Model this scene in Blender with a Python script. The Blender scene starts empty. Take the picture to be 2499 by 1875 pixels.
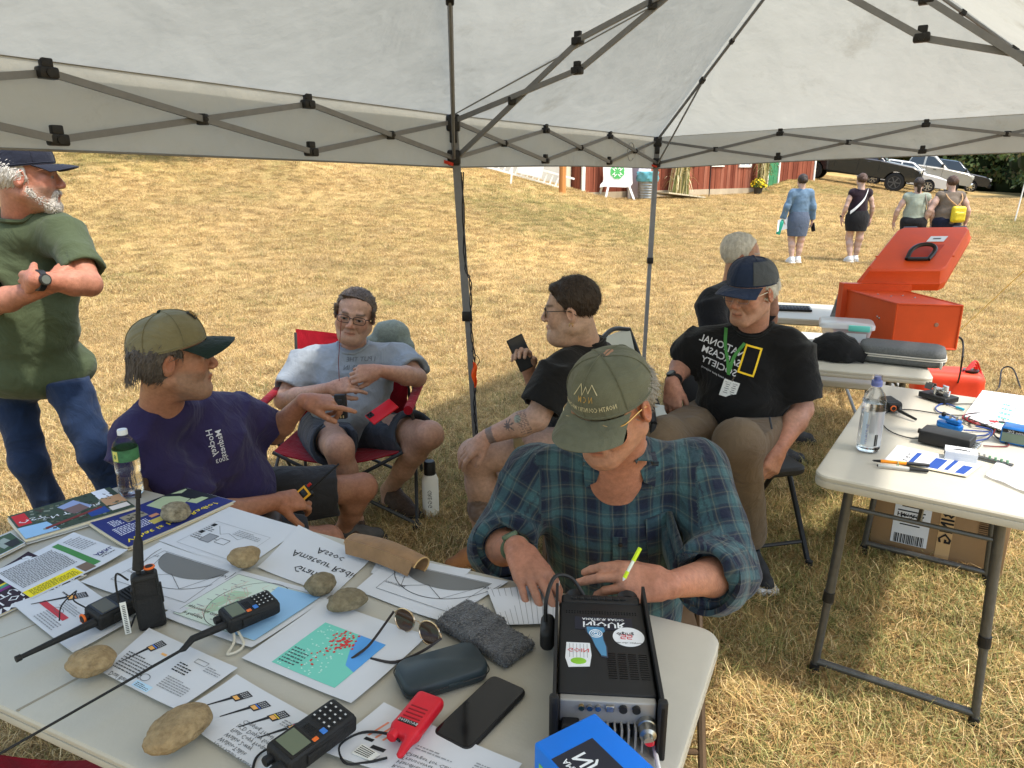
import bpy,math,random
import numpy as np
from mathutils import Vector,Matrix
from mathutils.bvhtree import BVHTree
rnd=random.Random(7)
nr=np.random.RandomState(5)
scene=bpy.context.scene
R=math.radians
PITCH=R(16.1);CAMH=1.7;FPX=1805.0
# ------------------------------------------------------------------ camera
cam_d=bpy.data.cameras.new('camera');cam=bpy.data.objects.new('camera',cam_d)
scene.collection.objects.link(cam);scene.camera=cam
cam.location=(0,0,CAMH);cam.rotation_euler=(math.pi/2-PITCH,0,0)
cam_d.sensor_width=36.0;cam_d.lens=36.0*FPX/2499.0;cam_d.clip_start=0.05;cam_d.clip_end=400
# ------------------------------------------------------------------ world, sun, exposure
SUN_EL,SUN_AZ=R(61),R(118) # azimuth clockwise from +Y (the view direction)
w=bpy.data.worlds.new('World');scene.world=w;w.use_nodes=True
nt=w.node_tree;nt.nodes.clear()
wo=nt.nodes.new('ShaderNodeOutputWorld');bg=nt.nodes.new('ShaderNodeBackground')
sk=nt.nodes.new('ShaderNodeTexSky');sk.sky_type='NISHITA';sk.sun_disc=False
sk.sun_elevation=SUN_EL;sk.sun_rotation=SUN_AZ;sk.air_density=1.6;sk.dust_density=2.5;sk.ozone_density=1.0
bg.inputs['Strength'].default_value=0.15
nt.links.new(sk.outputs[0],bg.inputs[0]);nt.links.new(bg.outputs[0],wo.inputs[0])
sun_d=bpy.data.lights.new('sun','SUN');sun=bpy.data.objects.new('sun',sun_d);scene.collection.objects.link(sun)
sun_d.energy=2.0;sun_d.angle=R(3.0);sun_d.color=(1.0,.94,.84)
sdir=Vector((math.sin(SUN_AZ)*math.cos(SUN_EL),math.cos(SUN_AZ)*math.cos(SUN_EL),math.sin(SUN_EL)))
sun.rotation_euler=(-sdir).to_track_quat('-Z','Y').to_euler();sun.location=sdir*30
vs=scene.view_settings;vs.view_transform='Standard';vs.look='None';vs.gamma=1;vs.use_curve_mapping=False
vs.exposure=1.34
scene.cycles.max_bounces=7;scene.cycles.diffuse_bounces=3;scene.cycles.glossy_bounces=2;scene.cycles.transparent_max_bounces=12
scene.cycles.caustics_reflective=False;scene.cycles.caustics_refractive=False
# ------------------------------------------------------------------ measuring the photograph: pixel + depth -> point
CP,SP=math.cos(PITCH),math.sin(PITCH)
def ray(px,py):
 a=(px-1249.5)/FPX;b=(937.5-py)/FPX
 return np.array([a,CP+b*SP,-SP+b*CP])
def T(px,py,z=.745):
 r=ray(px,py);return np.array([0,0,CAMH])+r*((z-CAMH)/r[2])
def P(px,py,Y):
 r=ray(px,py);return np.array([0,0,CAMH])+r*(Y/r[1])
V=lambda*a:np.array(a,float)
def nrm(v):
 v=np.asarray(v,float);n=np.linalg.norm(v);return v/n if n>1e-9 else v
def lerp(a,b,t):return np.asarray(a)*(1-t)+np.asarray(b)*t
def frame(x,up=(0,0,1)): # columns x, y, z: x given, z near up
 x=nrm(x);up=np.asarray(up,float)
 y=np.cross(up,x)
 if np.linalg.norm(y)<1e-5:y=np.cross((0,1,0.01),x)
 y=nrm(y);return np.stack([x,y,np.cross(x,y)],1)
def rotz(a):c,s=math.cos(a),math.sin(a);return np.array([[c,-s,0],[s,c,0],[0,0,1.]])
def rotx(a):c,s=math.cos(a),math.sin(a);return np.array([[1.,0,0],[0,c,-s],[0,s,c]])
def roty(a):c,s=math.cos(a),math.sin(a);return np.array([[c,0,s],[0,1.,0],[-s,0,c]])
def S(r,g,b,k=1.0):
 f=lambda c:((c/255+.055)/1.055)**2.4 if c>10 else c/255/12.92
 return(f(r)*k,f(g)*k,f(b)*k)
 # ------------------------------------------------------------------ materials
MATS={}
def mat(name,col=(.5,.5,.5),rough=.6,metal=0.,nz=None,bump=None,spec=.4,col2=None,trans=0,ior=1.45,coat=0,attr=None,sheen=0,alpha=1,sss=0,stretch=None):
 if name in MATS:return MATS[name]
 m=bpy.data.materials.new(name);m.use_nodes=True;MATS[name]=m
 t=m.node_tree;b=t.nodes['Principled BSDF'];L=t.links.new
 b.inputs['Base Color'].default_value=(*col,1);b.inputs['Roughness'].default_value=rough
 b.inputs['Metallic'].default_value=metal;b.inputs['Specular IOR Level'].default_value=spec
 b.inputs['Transmission Weight'].default_value=trans;b.inputs['IOR'].default_value=ior
 b.inputs['Coat Weight'].default_value=coat;b.inputs['Sheen Weight'].default_value=sheen;b.inputs['Alpha'].default_value=alpha
 if sss:b.inputs['Subsurface Weight'].default_value=sss;b.inputs['Subsurface Radius'].default_value=(.012,.005,.003);b.inputs['Subsurface Scale'].default_value=1.0
 tc=t.nodes.new('ShaderNodeTexCoord');src=tc.outputs['Object']
 if stretch:
  mp=t.nodes.new('ShaderNodeMapping');mp.inputs['Scale'].default_value=stretch;L(src,mp.inputs[0]);src=mp.outputs[0]
 base=None
 if attr:
  a=t.nodes.new('ShaderNodeAttribute');a.attribute_name=attr;base=a.outputs['Color'];L(base,b.inputs['Base Color'])
 if nz:
  n=t.nodes.new('ShaderNodeTexNoise');n.inputs['Scale'].default_value=nz[0];n.inputs['Detail'].default_value=6;n.inputs['Roughness'].default_value=.62
  L(src,n.inputs['Vector'])
  mr=t.nodes.new('ShaderNodeMapRange');mr.inputs[1].default_value=.28;mr.inputs[2].default_value=.72;L(n.outputs[0],mr.inputs[0])
  mx=t.nodes.new('ShaderNodeMix');mx.data_type='RGBA'
  L(mr.outputs[0],mx.inputs[0])
  if base is not None:
   mx.blend_type='MULTIPLY';mx.inputs[0].default_value=1
   mr.inputs[3].default_value=1-nz[1];mr.inputs[4].default_value=1+nz[1]
   t.links.remove(mx.inputs[0].links[0]);L(base,mx.inputs[6]);L(mr.outputs[0],mx.inputs[7])
  else:
   c2=col2 if col2 else tuple(c*(1-nz[1])for c in col)
   c1=col if col2 else tuple(c*(1+nz[1]*.5)for c in col)
   mx.inputs[6].default_value=(*c2,1);mx.inputs[7].default_value=(*c1,1)
  L(mx.outputs[2],b.inputs['Base Color'])
  r2=t.nodes.new('ShaderNodeMapRange');r2.inputs[3].default_value=max(0,rough-.08);r2.inputs[4].default_value=min(1,rough+.08)
  L(n.outputs[0],r2.inputs[0]);L(r2.outputs[0],b.inputs['Roughness'])
 if bump:
  n2=t.nodes.new('ShaderNodeTexNoise');n2.inputs['Scale'].default_value=bump[0];n2.inputs['Detail'].default_value=5
  L(src,n2.inputs['Vector'])
  bp=t.nodes.new('ShaderNodeBump');bp.inputs['Strength'].default_value=bump[1];bp.inputs['Distance'].default_value=bump[2]if len(bump)>2 else.01
  L(n2.outputs[0],bp.inputs['Height']);L(bp.outputs[0],b.inputs['Normal'])
 return m
 # ------------------------------------------------------------------ scene objects
COL=scene.collection
BASE={}
def tag(o,label=None,cat=None,group=None,kind=None):
 if label:o['label']=label
 if cat:o['category']=cat
 if group:o['group']=group
 if kind:o['kind']=kind
 return o
def thing(name,label,cat,loc,group=None):
 o=bpy.data.objects.new(name,None);COL.objects.link(o);o.empty_display_size=.05
 o.location=tuple(float(v)for v in loc);BASE[o]=np.asarray(o.location,float)
 return tag(o,label,cat,group)
def obj(name,v,f,m=None,parent=None,smooth=True,ang=40,colors=None,vecattr=None,floats=None):
 v=np.asarray(v,float).reshape(-1,3)
 if parent is not None:base=BASE[parent]
 else:base=np.array([v[:,0].mean(),v[:,1].mean(),v[:,2].min()])if len(v)else np.zeros(3)
 me=bpy.data.meshes.new(name)
 lv=v-base
 if isinstance(f,np.ndarray):
  k=f.shape[1];n=len(f)
  me.vertices.add(len(lv));me.vertices.foreach_set('co',lv.astype(np.float32).ravel())
  me.loops.add(n*k);me.loops.foreach_set('vertex_index',f.astype(np.int32).ravel())
  me.polygons.add(n);me.polygons.foreach_set('loop_start',np.arange(0,n*k,k,dtype=np.int32))
  me.update(calc_edges=True)
 else:
  me.from_pydata([tuple(q)for q in lv.tolist()],[],[list(map(int,q))for q in f])
 if colors is not None:
  a=me.color_attributes.new('Col','FLOAT_COLOR','POINT')
  c=np.ones((len(v),4),np.float32);c[:,:3]=colors;a.data.foreach_set('color',c.ravel())
 if vecattr is not None:
  a=me.attributes.new('pl','FLOAT_VECTOR','POINT');a.data.foreach_set('vector',np.asarray(vecattr,np.float32).ravel())
 if smooth:
  me.polygons.foreach_set('use_smooth',np.ones(len(me.polygons),bool))
  if ang<180:me.set_sharp_from_angle(angle=R(ang))
 if m:me.materials.append(m)
 me.update()
 o=bpy.data.objects.new(name,me);COL.objects.link(o)
 if parent is not None:o.parent=parent;BASE[o]=base
 else:o.location=tuple(base.tolist());BASE[o]=base
 return o
class MB:
 def __init__(s):s.v=[];s.f=[];s.n=0
 def add(s,v,f):
  v=np.asarray(v,float).reshape(-1,3);s.v.append(v);s.f+=[[i+s.n for i in q]for q in f];s.n+=len(v);return s
 def box(s,c,d,Rm=None):
  d=np.asarray(d)/2
  v=np.array([[x,y,z]for x in(-1,1)for y in(-1,1)for z in(-1,1)],float)*d
  if Rm is not None:v=v@np.asarray(Rm).T
  return s.add(v+np.asarray(c),[(0,1,3,2),(4,6,7,5),(0,4,5,1),(2,3,7,6),(0,2,6,4),(1,5,7,3)])
 def rbox(s,c,d,r,Rm=None,seg=3):
  d=np.asarray(d,float)/2;r=min(r,d.min()*.999)
  vs=[];nq=seg+1
  lats=[(-1,-90+90*i/seg)for i in range(nq)]+[(1,90*i/seg)for i in range(nq)]
  for sz,la in lats:
   for q in range(4):
    sx=1 if q in(0,3)else-1;sy=1 if q in(0,1)else-1
    for i in range(nq):
     lo=R(q*90+90*i/seg);a=R(la)
     vs.append((sx*(d[0]-r)+r*math.cos(a)*math.cos(lo),sy*(d[1]-r)+r*math.cos(a)*math.sin(lo),sz*(d[2]-r)+r*math.sin(a)))
  n=4*nq;fs=[]
  for j in range(len(lats)-1):
   for i in range(n):fs.append((j*n+i,j*n+(i+1)%n,(j+1)*n+(i+1)%n,(j+1)*n+i))
  fs.append([q*nq for q in range(4)][::-1]);fs.append([(len(lats)-1)*n+q*nq for q in range(4)])
  v=np.array(vs)
  if Rm is not None:v=v@np.asarray(Rm).T
  return s.add(v+np.asarray(c),fs)
 def rings(s,rings,closed=False,cap=True):
  n=len(rings[0]);k=len(rings);v=np.concatenate([np.asarray(r)for r in rings]);f=[]
  for j in range(k if closed else k-1):
   a,b=j*n,((j+1)%k)*n
   for i in range(n):f.append((a+i,a+(i+1)%n,b+(i+1)%n,b+i))
  if cap and not closed:f.append(list(range(n))[::-1]);f.append([(k-1)*n+i for i in range(n)])
  return s.add(v,f)
 def tube(s,pts,r,n=8,closed=False,cap=True):
  pts=[np.asarray(p,float)for p in pts];k=len(pts);rr=r if hasattr(r,'__len__')else[r]*k
  rings=[];up=None
  for i,p in enumerate(pts):
   a=pts[i-1]if i>0 else(pts[-1]if closed else p);b=pts[i+1]if i<k-1 else(pts[0]if closed else p)
   t=nrm(b-a)
   if up is None:
    up=np.array([0,0,1.])if abs(t[2])<.9 else np.array([1.,0,0])
   x=np.cross(up,t)
   if np.linalg.norm(x)<1e-4:x=np.cross((.3,.8,.5),t)
   x=nrm(x);y=np.cross(t,x);up=y
   rings.append([p+rr[i]*(math.cos(2*math.pi*q/n)*x+math.sin(2*math.pi*q/n)*y)for q in range(n)])
  return s.rings(rings,closed,cap)
 def cyl(s,a,b,r0,r1=None,n=12):return s.tube([a,b],[r0,r0 if r1 is None else r1],n)
 def bar(s,a,b,w,h,up=(0,0,1)): # rectangular bar from a to b
  a=np.asarray(a,float);b=np.asarray(b,float);F=frame(b-a,up)
  return s.box((a+b)/2,(np.linalg.norm(b-a),w,h),F)
 def lathe(s,prof,n=20,o=(0,0,0),Rm=None,cap=True):
  rings=[]
  for r,z in prof:
   q=np.array([[max(r,1e-4)*math.cos(2*math.pi*i/n),max(r,1e-4)*math.sin(2*math.pi*i/n),z]for i in range(n)])
   if Rm is not None:q=q@np.asarray(Rm).T
   rings.append(q+np.asarray(o))
  return s.rings(rings,False,cap)
 def prism(s,poly,h,o=(0,0,0),Rm=None,z0=0.):
  n=len(poly);v=np.array([[x,y,z0]for x,y in poly]+[[x,y,z0+h]for x,y in poly],float)
  if Rm is not None:v=v@np.asarray(Rm).T
  f=[list(range(n))[::-1],[n+i for i in range(n)]]+[(i,(i+1)%n,n+(i+1)%n,n+i)for i in range(n)]
  return s.add(v+np.asarray(o),f)
 def ell(s,c,r,Rm=None,n=12,m=8):
  vs=[]
  for j in range(m+1):
   a=-math.pi/2+math.pi*j/m
   for i in range(n):b=2*math.pi*i/n;vs.append((r[0]*math.cos(a)*math.cos(b),r[1]*math.cos(a)*math.sin(b),r[2]*math.sin(a)))
  v=np.array(vs)
  if Rm is not None:v=v@np.asarray(Rm).T
  return s.add(v+np.asarray(c),[(j*n+i,j*n+(i+1)%n,(j+1)*n+(i+1)%n,(j+1)*n+i)for j in range(m)for i in range(n)])
 def grid(s,fn,nu,nv):
  v=[fn(i/nu,j/nv)for j in range(nv+1)for i in range(nu+1)]
  return s.add(v,[(j*(nu+1)+i,j*(nu+1)+i+1,(j+1)*(nu+1)+i+1,(j+1)*(nu+1)+i)for j in range(nv)for i in range(nu)])
 def sheet(s,fn,nu,nv,th): # grid with thickness along its normal
  g=np.array([[fn(i/nu,j/nv)for i in range(nu+1)]for j in range(nv+1)],float)
  du=np.gradient(g,axis=1);dv=np.gradient(g,axis=0);n=np.cross(du,dv);n/=np.linalg.norm(n,axis=2,keepdims=True)+1e-12
  a=g+n*th/2;b=g-n*th/2;W=nu+1;N=W*(nv+1)
  f=[(j*W+i,j*W+i+1,(j+1)*W+i+1,(j+1)*W+i)for j in range(nv)for i in range(nu)]
  f+=[(N+j*W+i,N+(j+1)*W+i,N+(j+1)*W+i+1,N+j*W+i+1)for j in range(nv)for i in range(nu)]
  br=[i for i in range(W)]+[j*W+nu for j in range(1,nv+1)]+[nv*W+i for i in range(nu-1,-1,-1)]+[j*W for j in range(nv-1,0,-1)]
  f+=[(br[i],N+br[i],N+br[(i+1)%len(br)],br[(i+1)%len(br)])for i in range(len(br))]
  return s.add(np.concatenate([a.reshape(-1,3),b.reshape(-1,3)]),f)
 def V(s):return np.concatenate(s.v)
 def obj(s,name,m,parent=None,smooth=True,ang=40,**k):return obj(name,s.V(),s.f,m,parent,smooth,ang,**k)
def bez(pts,n=24): # Catmull-Rom through points
 p=[np.asarray(q,float)for q in pts];p=[2*p[0]-p[1]]+p+[2*p[-1]-p[-2]];out=[]
 k=len(p)-3
 for i in range(k):
  m=max(2,n//k)
  for j in range(m):
   t=j/m;a,b,c,d=p[i:i+4]
   out.append(.5*((2*b)+(-a+c)*t+(2*a-5*b+4*c-d)*t*t+(-a+3*b-3*c+d)*t**3))
 out.append(p[-2]);return out
 # ------------------------------------------------------------------ lettering: mesh in (u, v) units, then mapped onto a surface
TXT={}
def text_uv(s,size=1.,align='LEFT',res=1,bold=0):
 key=(s,align,res,bold)
 if key not in TXT:
  c=bpy.data.curves.new('lettering','FONT');c.body=s;c.size=1;c.align_x=align;c.resolution_u=res;c.offset=bold
  o=bpy.data.objects.new('lettering',c);COL.objects.link(o)
  dg=bpy.context.evaluated_depsgraph_get();me=bpy.data.meshes.new_from_object(o.evaluated_get(dg))
  vv=np.zeros(len(me.vertices)*3,np.float32);me.vertices.foreach_get('co',vv)
  TXT[key]=(vv.reshape(-1,3)[:,:2].astype(float),[list(p.vertices)for p in me.polygons])
  bpy.data.objects.remove(o);bpy.data.curves.remove(c);bpy.data.meshes.remove(me)
 v,f=TXT[key];return v*size,f
 # ------------------------------------------------------------------ soft solids: blended capsules and ellipsoids, meshed by surface nets
class SDF:
 def __init__(s):s.p=[]
 def cap(s,a,b,ra,rb=None,k=.02,op='u',flat=False):
  s.p.append(('c',np.asarray(a,float),np.asarray(b,float),ra,ra if rb is None else rb,k,op,flat));return s
 def ell(s,c,r,Rm=None,k=.02,op='u'):
  r=np.asarray(r if hasattr(r,'__len__')else(r,r,r),float);s.p.append(('e',np.asarray(c,float),r,np.eye(3)if Rm is None else np.asarray(Rm),k,op));return s
 def plane(s,c,n,rad,k=.004): # cut away the half-space on the +n side, within rad of c
  s.p.append(('p',np.asarray(c,float),nrm(n),rad,k));return s
 def box(s,c,d,r,Rm=None,k=.01,op='u'):
  s.p.append(('b',np.asarray(c,float),np.asarray(d,float)/2,r,np.eye(3)if Rm is None else np.asarray(Rm),k,op));return s
 def mesh(s,h,disp=None,bounds=None):
  lo=np.full(3,1e9);hi=-lo
  for q in s.p:
   if q[0]=='c' and q[6]=='u':m=max(q[3],q[4]);lo=np.minimum(lo,np.minimum(q[1],q[2])-m);hi=np.maximum(hi,np.maximum(q[1],q[2])+m)
   elif q[0]=='e' and q[5]=='u':m=q[2].max();lo=np.minimum(lo,q[1]-m);hi=np.maximum(hi,q[1]+m)
   elif q[0]=='b' and q[6]=='u':m=np.linalg.norm(q[2]);lo=np.minimum(lo,q[1]-m);hi=np.maximum(hi,q[1]+m)
  if bounds is not None:lo=np.maximum(lo,bounds[0]);hi=np.minimum(hi,bounds[1])
  lo-=3*h+.012;hi+=3*h+.012
  n=np.ceil((hi-lo)/h).astype(int)+1
  if n.prod()>2e7:raise ValueError("grid %s lo %s hi %s"%(n,lo,hi))
  ax=[lo[i]+h*np.arange(n[i])for i in range(3)]
  d=np.full(n,.25,np.float32)
  for q in s.p:
   t=q[0]
   k=q[5]if t in 'cb' else q[4]
   pad=max(k*1.3,3*h)+.006
   if t=='c':m=max(q[3],q[4]);a0=np.minimum(q[1],q[2])-m-pad;a1=np.maximum(q[1],q[2])+m+pad
   elif t=='e':m=(np.abs(q[3])*q[2][None,:]).sum(1);a0=q[1]-m-pad;a1=q[1]+m+pad
   elif t=='b':m=(np.abs(q[4])*q[2][None,:]).sum(1);a0=q[1]-m-pad;a1=q[1]+m+pad
   else:a0=q[1]-q[3];a1=q[1]+q[3]
   i0=np.clip(np.floor((a0-lo)/h).astype(int),0,n);i1=np.clip(np.ceil((a1-lo)/h).astype(int)+1,0,n)
   if(i1<=i0).any():continue
   X=ax[0][i0[0]:i1[0],None,None];Y=ax[1][None,i0[1]:i1[1],None];Z=ax[2][None,None,i0[2]:i1[2]]
   sl=(slice(i0[0],i1[0]),slice(i0[1],i1[1]),slice(i0[2],i1[2]))
   if t=='c':
    ba=q[2]-q[1];L2=float(ba@ba)+1e-12
    tt=((X-q[1][0])*ba[0]+(Y-q[1][1])*ba[1]+(Z-q[1][2])*ba[2])/L2;tc=np.clip(tt,0,1)
    dd=np.sqrt((X-q[1][0]-tc*ba[0])**2+(Y-q[1][1]-tc*ba[1])**2+(Z-q[1][2]-tc*ba[2])**2)
    rr=q[3]+(q[4]-q[3])*tc
    if q[7]:
     rad=np.sqrt(np.maximum((X-q[1][0]-tt*ba[0])**2+(Y-q[1][1]-tt*ba[1])**2+(Z-q[1][2]-tt*ba[2])**2,0))-rr
     e=(np.abs(tt-.5)-.5)*math.sqrt(L2);g=np.maximum(rad,e)
    else:g=dd-rr
    op=q[6]
   elif t=='e':
    M=q[3];dx,dy,dz=X-q[1][0],Y-q[1][1],Z-q[1][2]
    l=[dx*M[0,i]+dy*M[1,i]+dz*M[2,i]for i in range(3)];r=q[2]
    k0=np.sqrt((l[0]/r[0])**2+(l[1]/r[1])**2+(l[2]/r[2])**2);k1=np.sqrt((l[0]/r[0]**2)**2+(l[1]/r[1]**2)**2+(l[2]/r[2]**2)**2)+1e-9
    g=k0*(k0-1)/k1;op=q[5]
   elif t=='b':
    M=q[4];dx,dy,dz=X-q[1][0],Y-q[1][1],Z-q[1][2]
    l=[np.abs(dx*M[0,i]+dy*M[1,i]+dz*M[2,i])-(q[2][i]-q[3])for i in range(3)]
    g=np.sqrt(sum(np.maximum(a,0)**2 for a in l))+np.minimum(np.maximum(np.maximum(l[0],l[1]),l[2]),0)-q[3];op=q[6]
   else:
    g=(X-q[1][0])*q[2][0]+(Y-q[1][1])*q[2][1]+(Z-q[1][2])*q[2][2];op='p'
   c=d[sl]
   if op=='u':
    hh=np.maximum(k-np.abs(c-g),0)/max(k,1e-6);d[sl]=np.minimum(c,g)-hh*hh*k*.25
   elif op=='s':
    g=-g;hh=np.maximum(k-np.abs(c-g),0)/max(k,1e-6);d[sl]=np.maximum(c,g)+hh*hh*k*.25
   elif op=='p':
    R2=(X-q[1][0])**2+(Y-q[1][1])**2+(Z-q[1][2])**2
    d[sl]=np.where(R2<q[3]**2,np.maximum(c,g),c)
  if disp is not None:d+=disp(ax[0][:,None,None],ax[1][None,:,None],ax[2][None,None,:]).astype(np.float32)
  return nets(d,lo,h)
def nets(d,lo,h):
 ins=d<0
 n=np.array(d.shape)
 cnt=np.zeros(n-1,np.int8)
 for i in(0,1):
  for j in(0,1):
   for k in(0,1):cnt+=ins[i:n[0]-1+i,j:n[1]-1+j,k:n[2]-1+k]
 act=(cnt>0)&(cnt<8)
 I=np.argwhere(act);idx=np.full(act.shape,-1,np.int64);idx[act]=np.arange(len(I))
 co=np.zeros((len(I),3));num=np.zeros(len(I))
 cs=[(a,b,c)for a in(0,1)for b in(0,1)for c in(0,1)]
 dv={c:d[I[:,0]+c[0],I[:,1]+c[1],I[:,2]+c[2]]for c in cs}
 for c in cs:
  for axn in range(3):
   if c[axn]==0:
    e=list(c);e[axn]=1;e=tuple(e)
    a,b=dv[c],dv[e];m=(a<0)!=(b<0)
    t=np.where(m,a/np.where(m,a-b,1),0)
    p=np.tile(np.array(c,float),(len(I),1));p[:,axn]=t
    co+=p*m[:,None];num+=m
 co=(I+co/np.maximum(num,1)[:,None])*h+lo
 F=[]
 for axn in range(3):
  o1,o2=(axn+1)%3,(axn+2)%3
  A=np.take(ins,range(0,n[axn]-1),axn);B=np.take(ins,range(1,n[axn]),axn)
  E=np.argwhere(A!=B);E=E[(E[:,o1]>0)&(E[:,o2]>0)&(E[:,o1]<n[o1]-1)&(E[:,o2]<n[o2]-1)]
  q=[]
  for u,v in((0,0),(1,0),(1,1),(0,1)):
   c=E.copy();c[:,o1]-=u;c[:,o2]-=v;q.append(idx[c[:,0],c[:,1],c[:,2]])
  q=np.stack(q,1);fl=ins[E[:,0],E[:,1],E[:,2]]
  q[~fl]=q[~fl][:,::-1];F.append(q)
 F=np.concatenate(F);F=F[(F>=0).all(1)]
 return co,F
def relax(v,f,it=2,lam=.5):
 e=np.concatenate([f[:,[0,1]],f[:,[1,2]],f[:,[2,3]],f[:,[3,0]]])
 for _ in range(it):
  s=np.zeros_like(v);c=np.zeros(len(v))
  np.add.at(s,e[:,0],v[e[:,1]]);np.add.at(c,e[:,0],1);np.add.at(s,e[:,1],v[e[:,0]]);np.add.at(c,e[:,1],1)
  v=v*(1-lam)+lam*s/np.maximum(c,1)[:,None]
 return v
def join(parts):
 vs,fs,n=[],[],0
 for v,f in parts:vs.append(v);fs.append(f+n);n+=len(v)
 return np.concatenate(vs),np.concatenate(fs)
def folds(seed,amp,freq=28,dirs=5):
 g=np.random.RandomState(seed);ws=[]
 for i in range(dirs):
  a=g.normal(size=3);a/=np.linalg.norm(a);ws.append((a*freq*g.uniform(.6,1.7),g.uniform(0,6.3),a[[1,2,0]]*freq*.5*g.uniform(.5,1.3),g.uniform(0,6.3),g.uniform(.5,1)))
 def fn(X,Y,Z):
  o=0
  for k,ph,k2,ph2,am in ws:
   wv=np.sin(X*k2[0]+Y*k2[1]+Z*k2[2]+ph2)
   s_=np.sin(X*k[0]+Y*k[1]+Z*k[2]+ph+1.6*wv)
   o=o+am*(1-np.sqrt(np.abs(s_)+.02))*(.5+.5*wv)
  return-amp*o
 return fn
def vnoise(v,seed,freq): # cheap smooth noise on points, about -1..1
 g=np.random.RandomState(seed);o=np.zeros(len(v))
 for i in range(6):
  a=g.normal(size=3)*freq*(1+.35*i);o+=np.sin(v@a+g.uniform(0,6.3))/(1+.4*i)
 return o/2.2
 # ------------------------------------------------------------------ ground and grass
def sstep(a,b,x):t=np.clip((np.asarray(x,float)-a)/(b-a),0,1);return t*t*(3-2*t)
def gz(x,y):
 x=np.asarray(x,float);y=np.asarray(y,float)
 wv=sstep(27,33,y)*sstep(10,13,x);pl=np.clip(.02-.129*x+.0835*y,.1,1.6)
 return(1-wv)*(.72*sstep(8,28,y)+.27*np.clip(3.5-x,0,14)*sstep(6,26,y)+.02*np.sin(x*1.1+.5*np.sin(y*.7))*np.sin(y*.9)*sstep(4,9,y))+wv*pl
def G(px,py): # ground point under a pixel
 t=np.linspace(.8,70,7000);r=ray(px,py);pz=CAMH+r[2]/r[1]*t;gx=r[0]/r[1]*t
 i=np.argmax(pz<gz(gx,t));return np.array([gx[i],t[i],float(gz(gx[i],t[i]))])
def grass_mat():
 m=bpy.data.materials.new('dry_lawn');m.use_nodes=True;t=m.node_tree;b=t.nodes['Principled BSDF'];L=t.links.new
 b.inputs['Roughness'].default_value=.9;b.inputs['Specular IOR Level'].default_value=.1
 tc=t.nodes.new('ShaderNodeTexCoord')
 def noise(sc,det=6,st=None):
  n=t.nodes.new('ShaderNodeTexNoise');n.inputs['Scale'].default_value=sc;n.inputs['Detail'].default_value=det;n.inputs['Roughness'].default_value=.65
  if st:
   mp=t.nodes.new('ShaderNodeMapping');mp.inputs['Scale'].default_value=st;L(tc.outputs['Object'],mp.inputs[0]);L(mp.outputs[0],n.inputs['Vector'])
  else:L(tc.outputs['Object'],n.inputs['Vector'])
  return n.outputs[0]
 def ramp(src,stops):
  r=t.nodes.new('ShaderNodeValToRGB');e=r.color_ramp.elements
  e[0].position,e[0].color=stops[0][0],(*stops[0][1],1);e[1].position,e[1].color=stops[-1][0],(*stops[-1][1],1)
  for p,c in stops[1:-1]:q=e.new(p);q.color=(*c,1)
  L(src,r.inputs[0]);return r.outputs[0]
 def mix(f,a,c,mode='MIX'):
  x=t.nodes.new('ShaderNodeMix');x.data_type='RGBA';x.blend_type=mode
  if isinstance(f,float):x.inputs[0].default_value=f
  else:L(f,x.inputs[0])
  L(a,x.inputs[6]);L(c,x.inputs[7]);return x.outputs[2]
 fine=ramp(noise(38,8),[(.28,(.17,.105,.042)),(.45,(.41,.275,.11)),(.6,(.58,.41,.175)),(.78,(.74,.57,.29))])
 green=ramp(noise(30,8),[(.28,(.045,.05,.014)),(.5,(.16,.15,.045)),(.75,(.35,.30,.11))])
 soil=ramp(noise(24,8),[(.3,(.15,.09,.04)),(.5,(.36,.24,.11)),(.75,(.60,.45,.25))])
 gm=ramp(noise(.42,5),[(.44,(0,0,0)),(.68,(.75,.75,.75))])
 sm=ramp(noise(.75,6),[(.5,(0,0,0)),(.68,(.8,.8,.8))])
 c=mix(sm,mix(gm,fine,green),soil)
 big=ramp(noise(.16,4),[(.3,(.78,.78,.78)),(.7,(1.15,1.12,1.05))])
 c=mix(1.0,c,big,'MULTIPLY')
 L(c,b.inputs['Base Color'])
 bp=t.nodes.new('ShaderNodeBump');bp.inputs['Strength'].default_value=.9;bp.inputs['Distance'].default_value=.03
 L(noise(26,8),bp.inputs['Height']);L(bp.outputs[0],b.inputs['Normal'])
 return m
def build_ground():
 ys=np.concatenate([np.arange(-12,12,.5),np.arange(12,45,1.),np.arange(45,161,8.)]);xs=np.concatenate([np.arange(-100,-24,8.),np.arange(-24,24,.6),np.arange(24,101,8.)])
 X,Y=np.meshgrid(xs,ys);v=np.stack([X,Y,gz(X,Y)],2).reshape(-1,3);W=len(xs)
 j,i=np.meshgrid(np.arange(len(ys)-1),np.arange(W-1),indexing='ij');a=(j*W+i).ravel()
 o=obj('ground',v,np.stack([a,a+1,a+W+1,a+W],1),grass_mat(),ang=180);tag(o,kind='structure');return o
build_ground()
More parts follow.
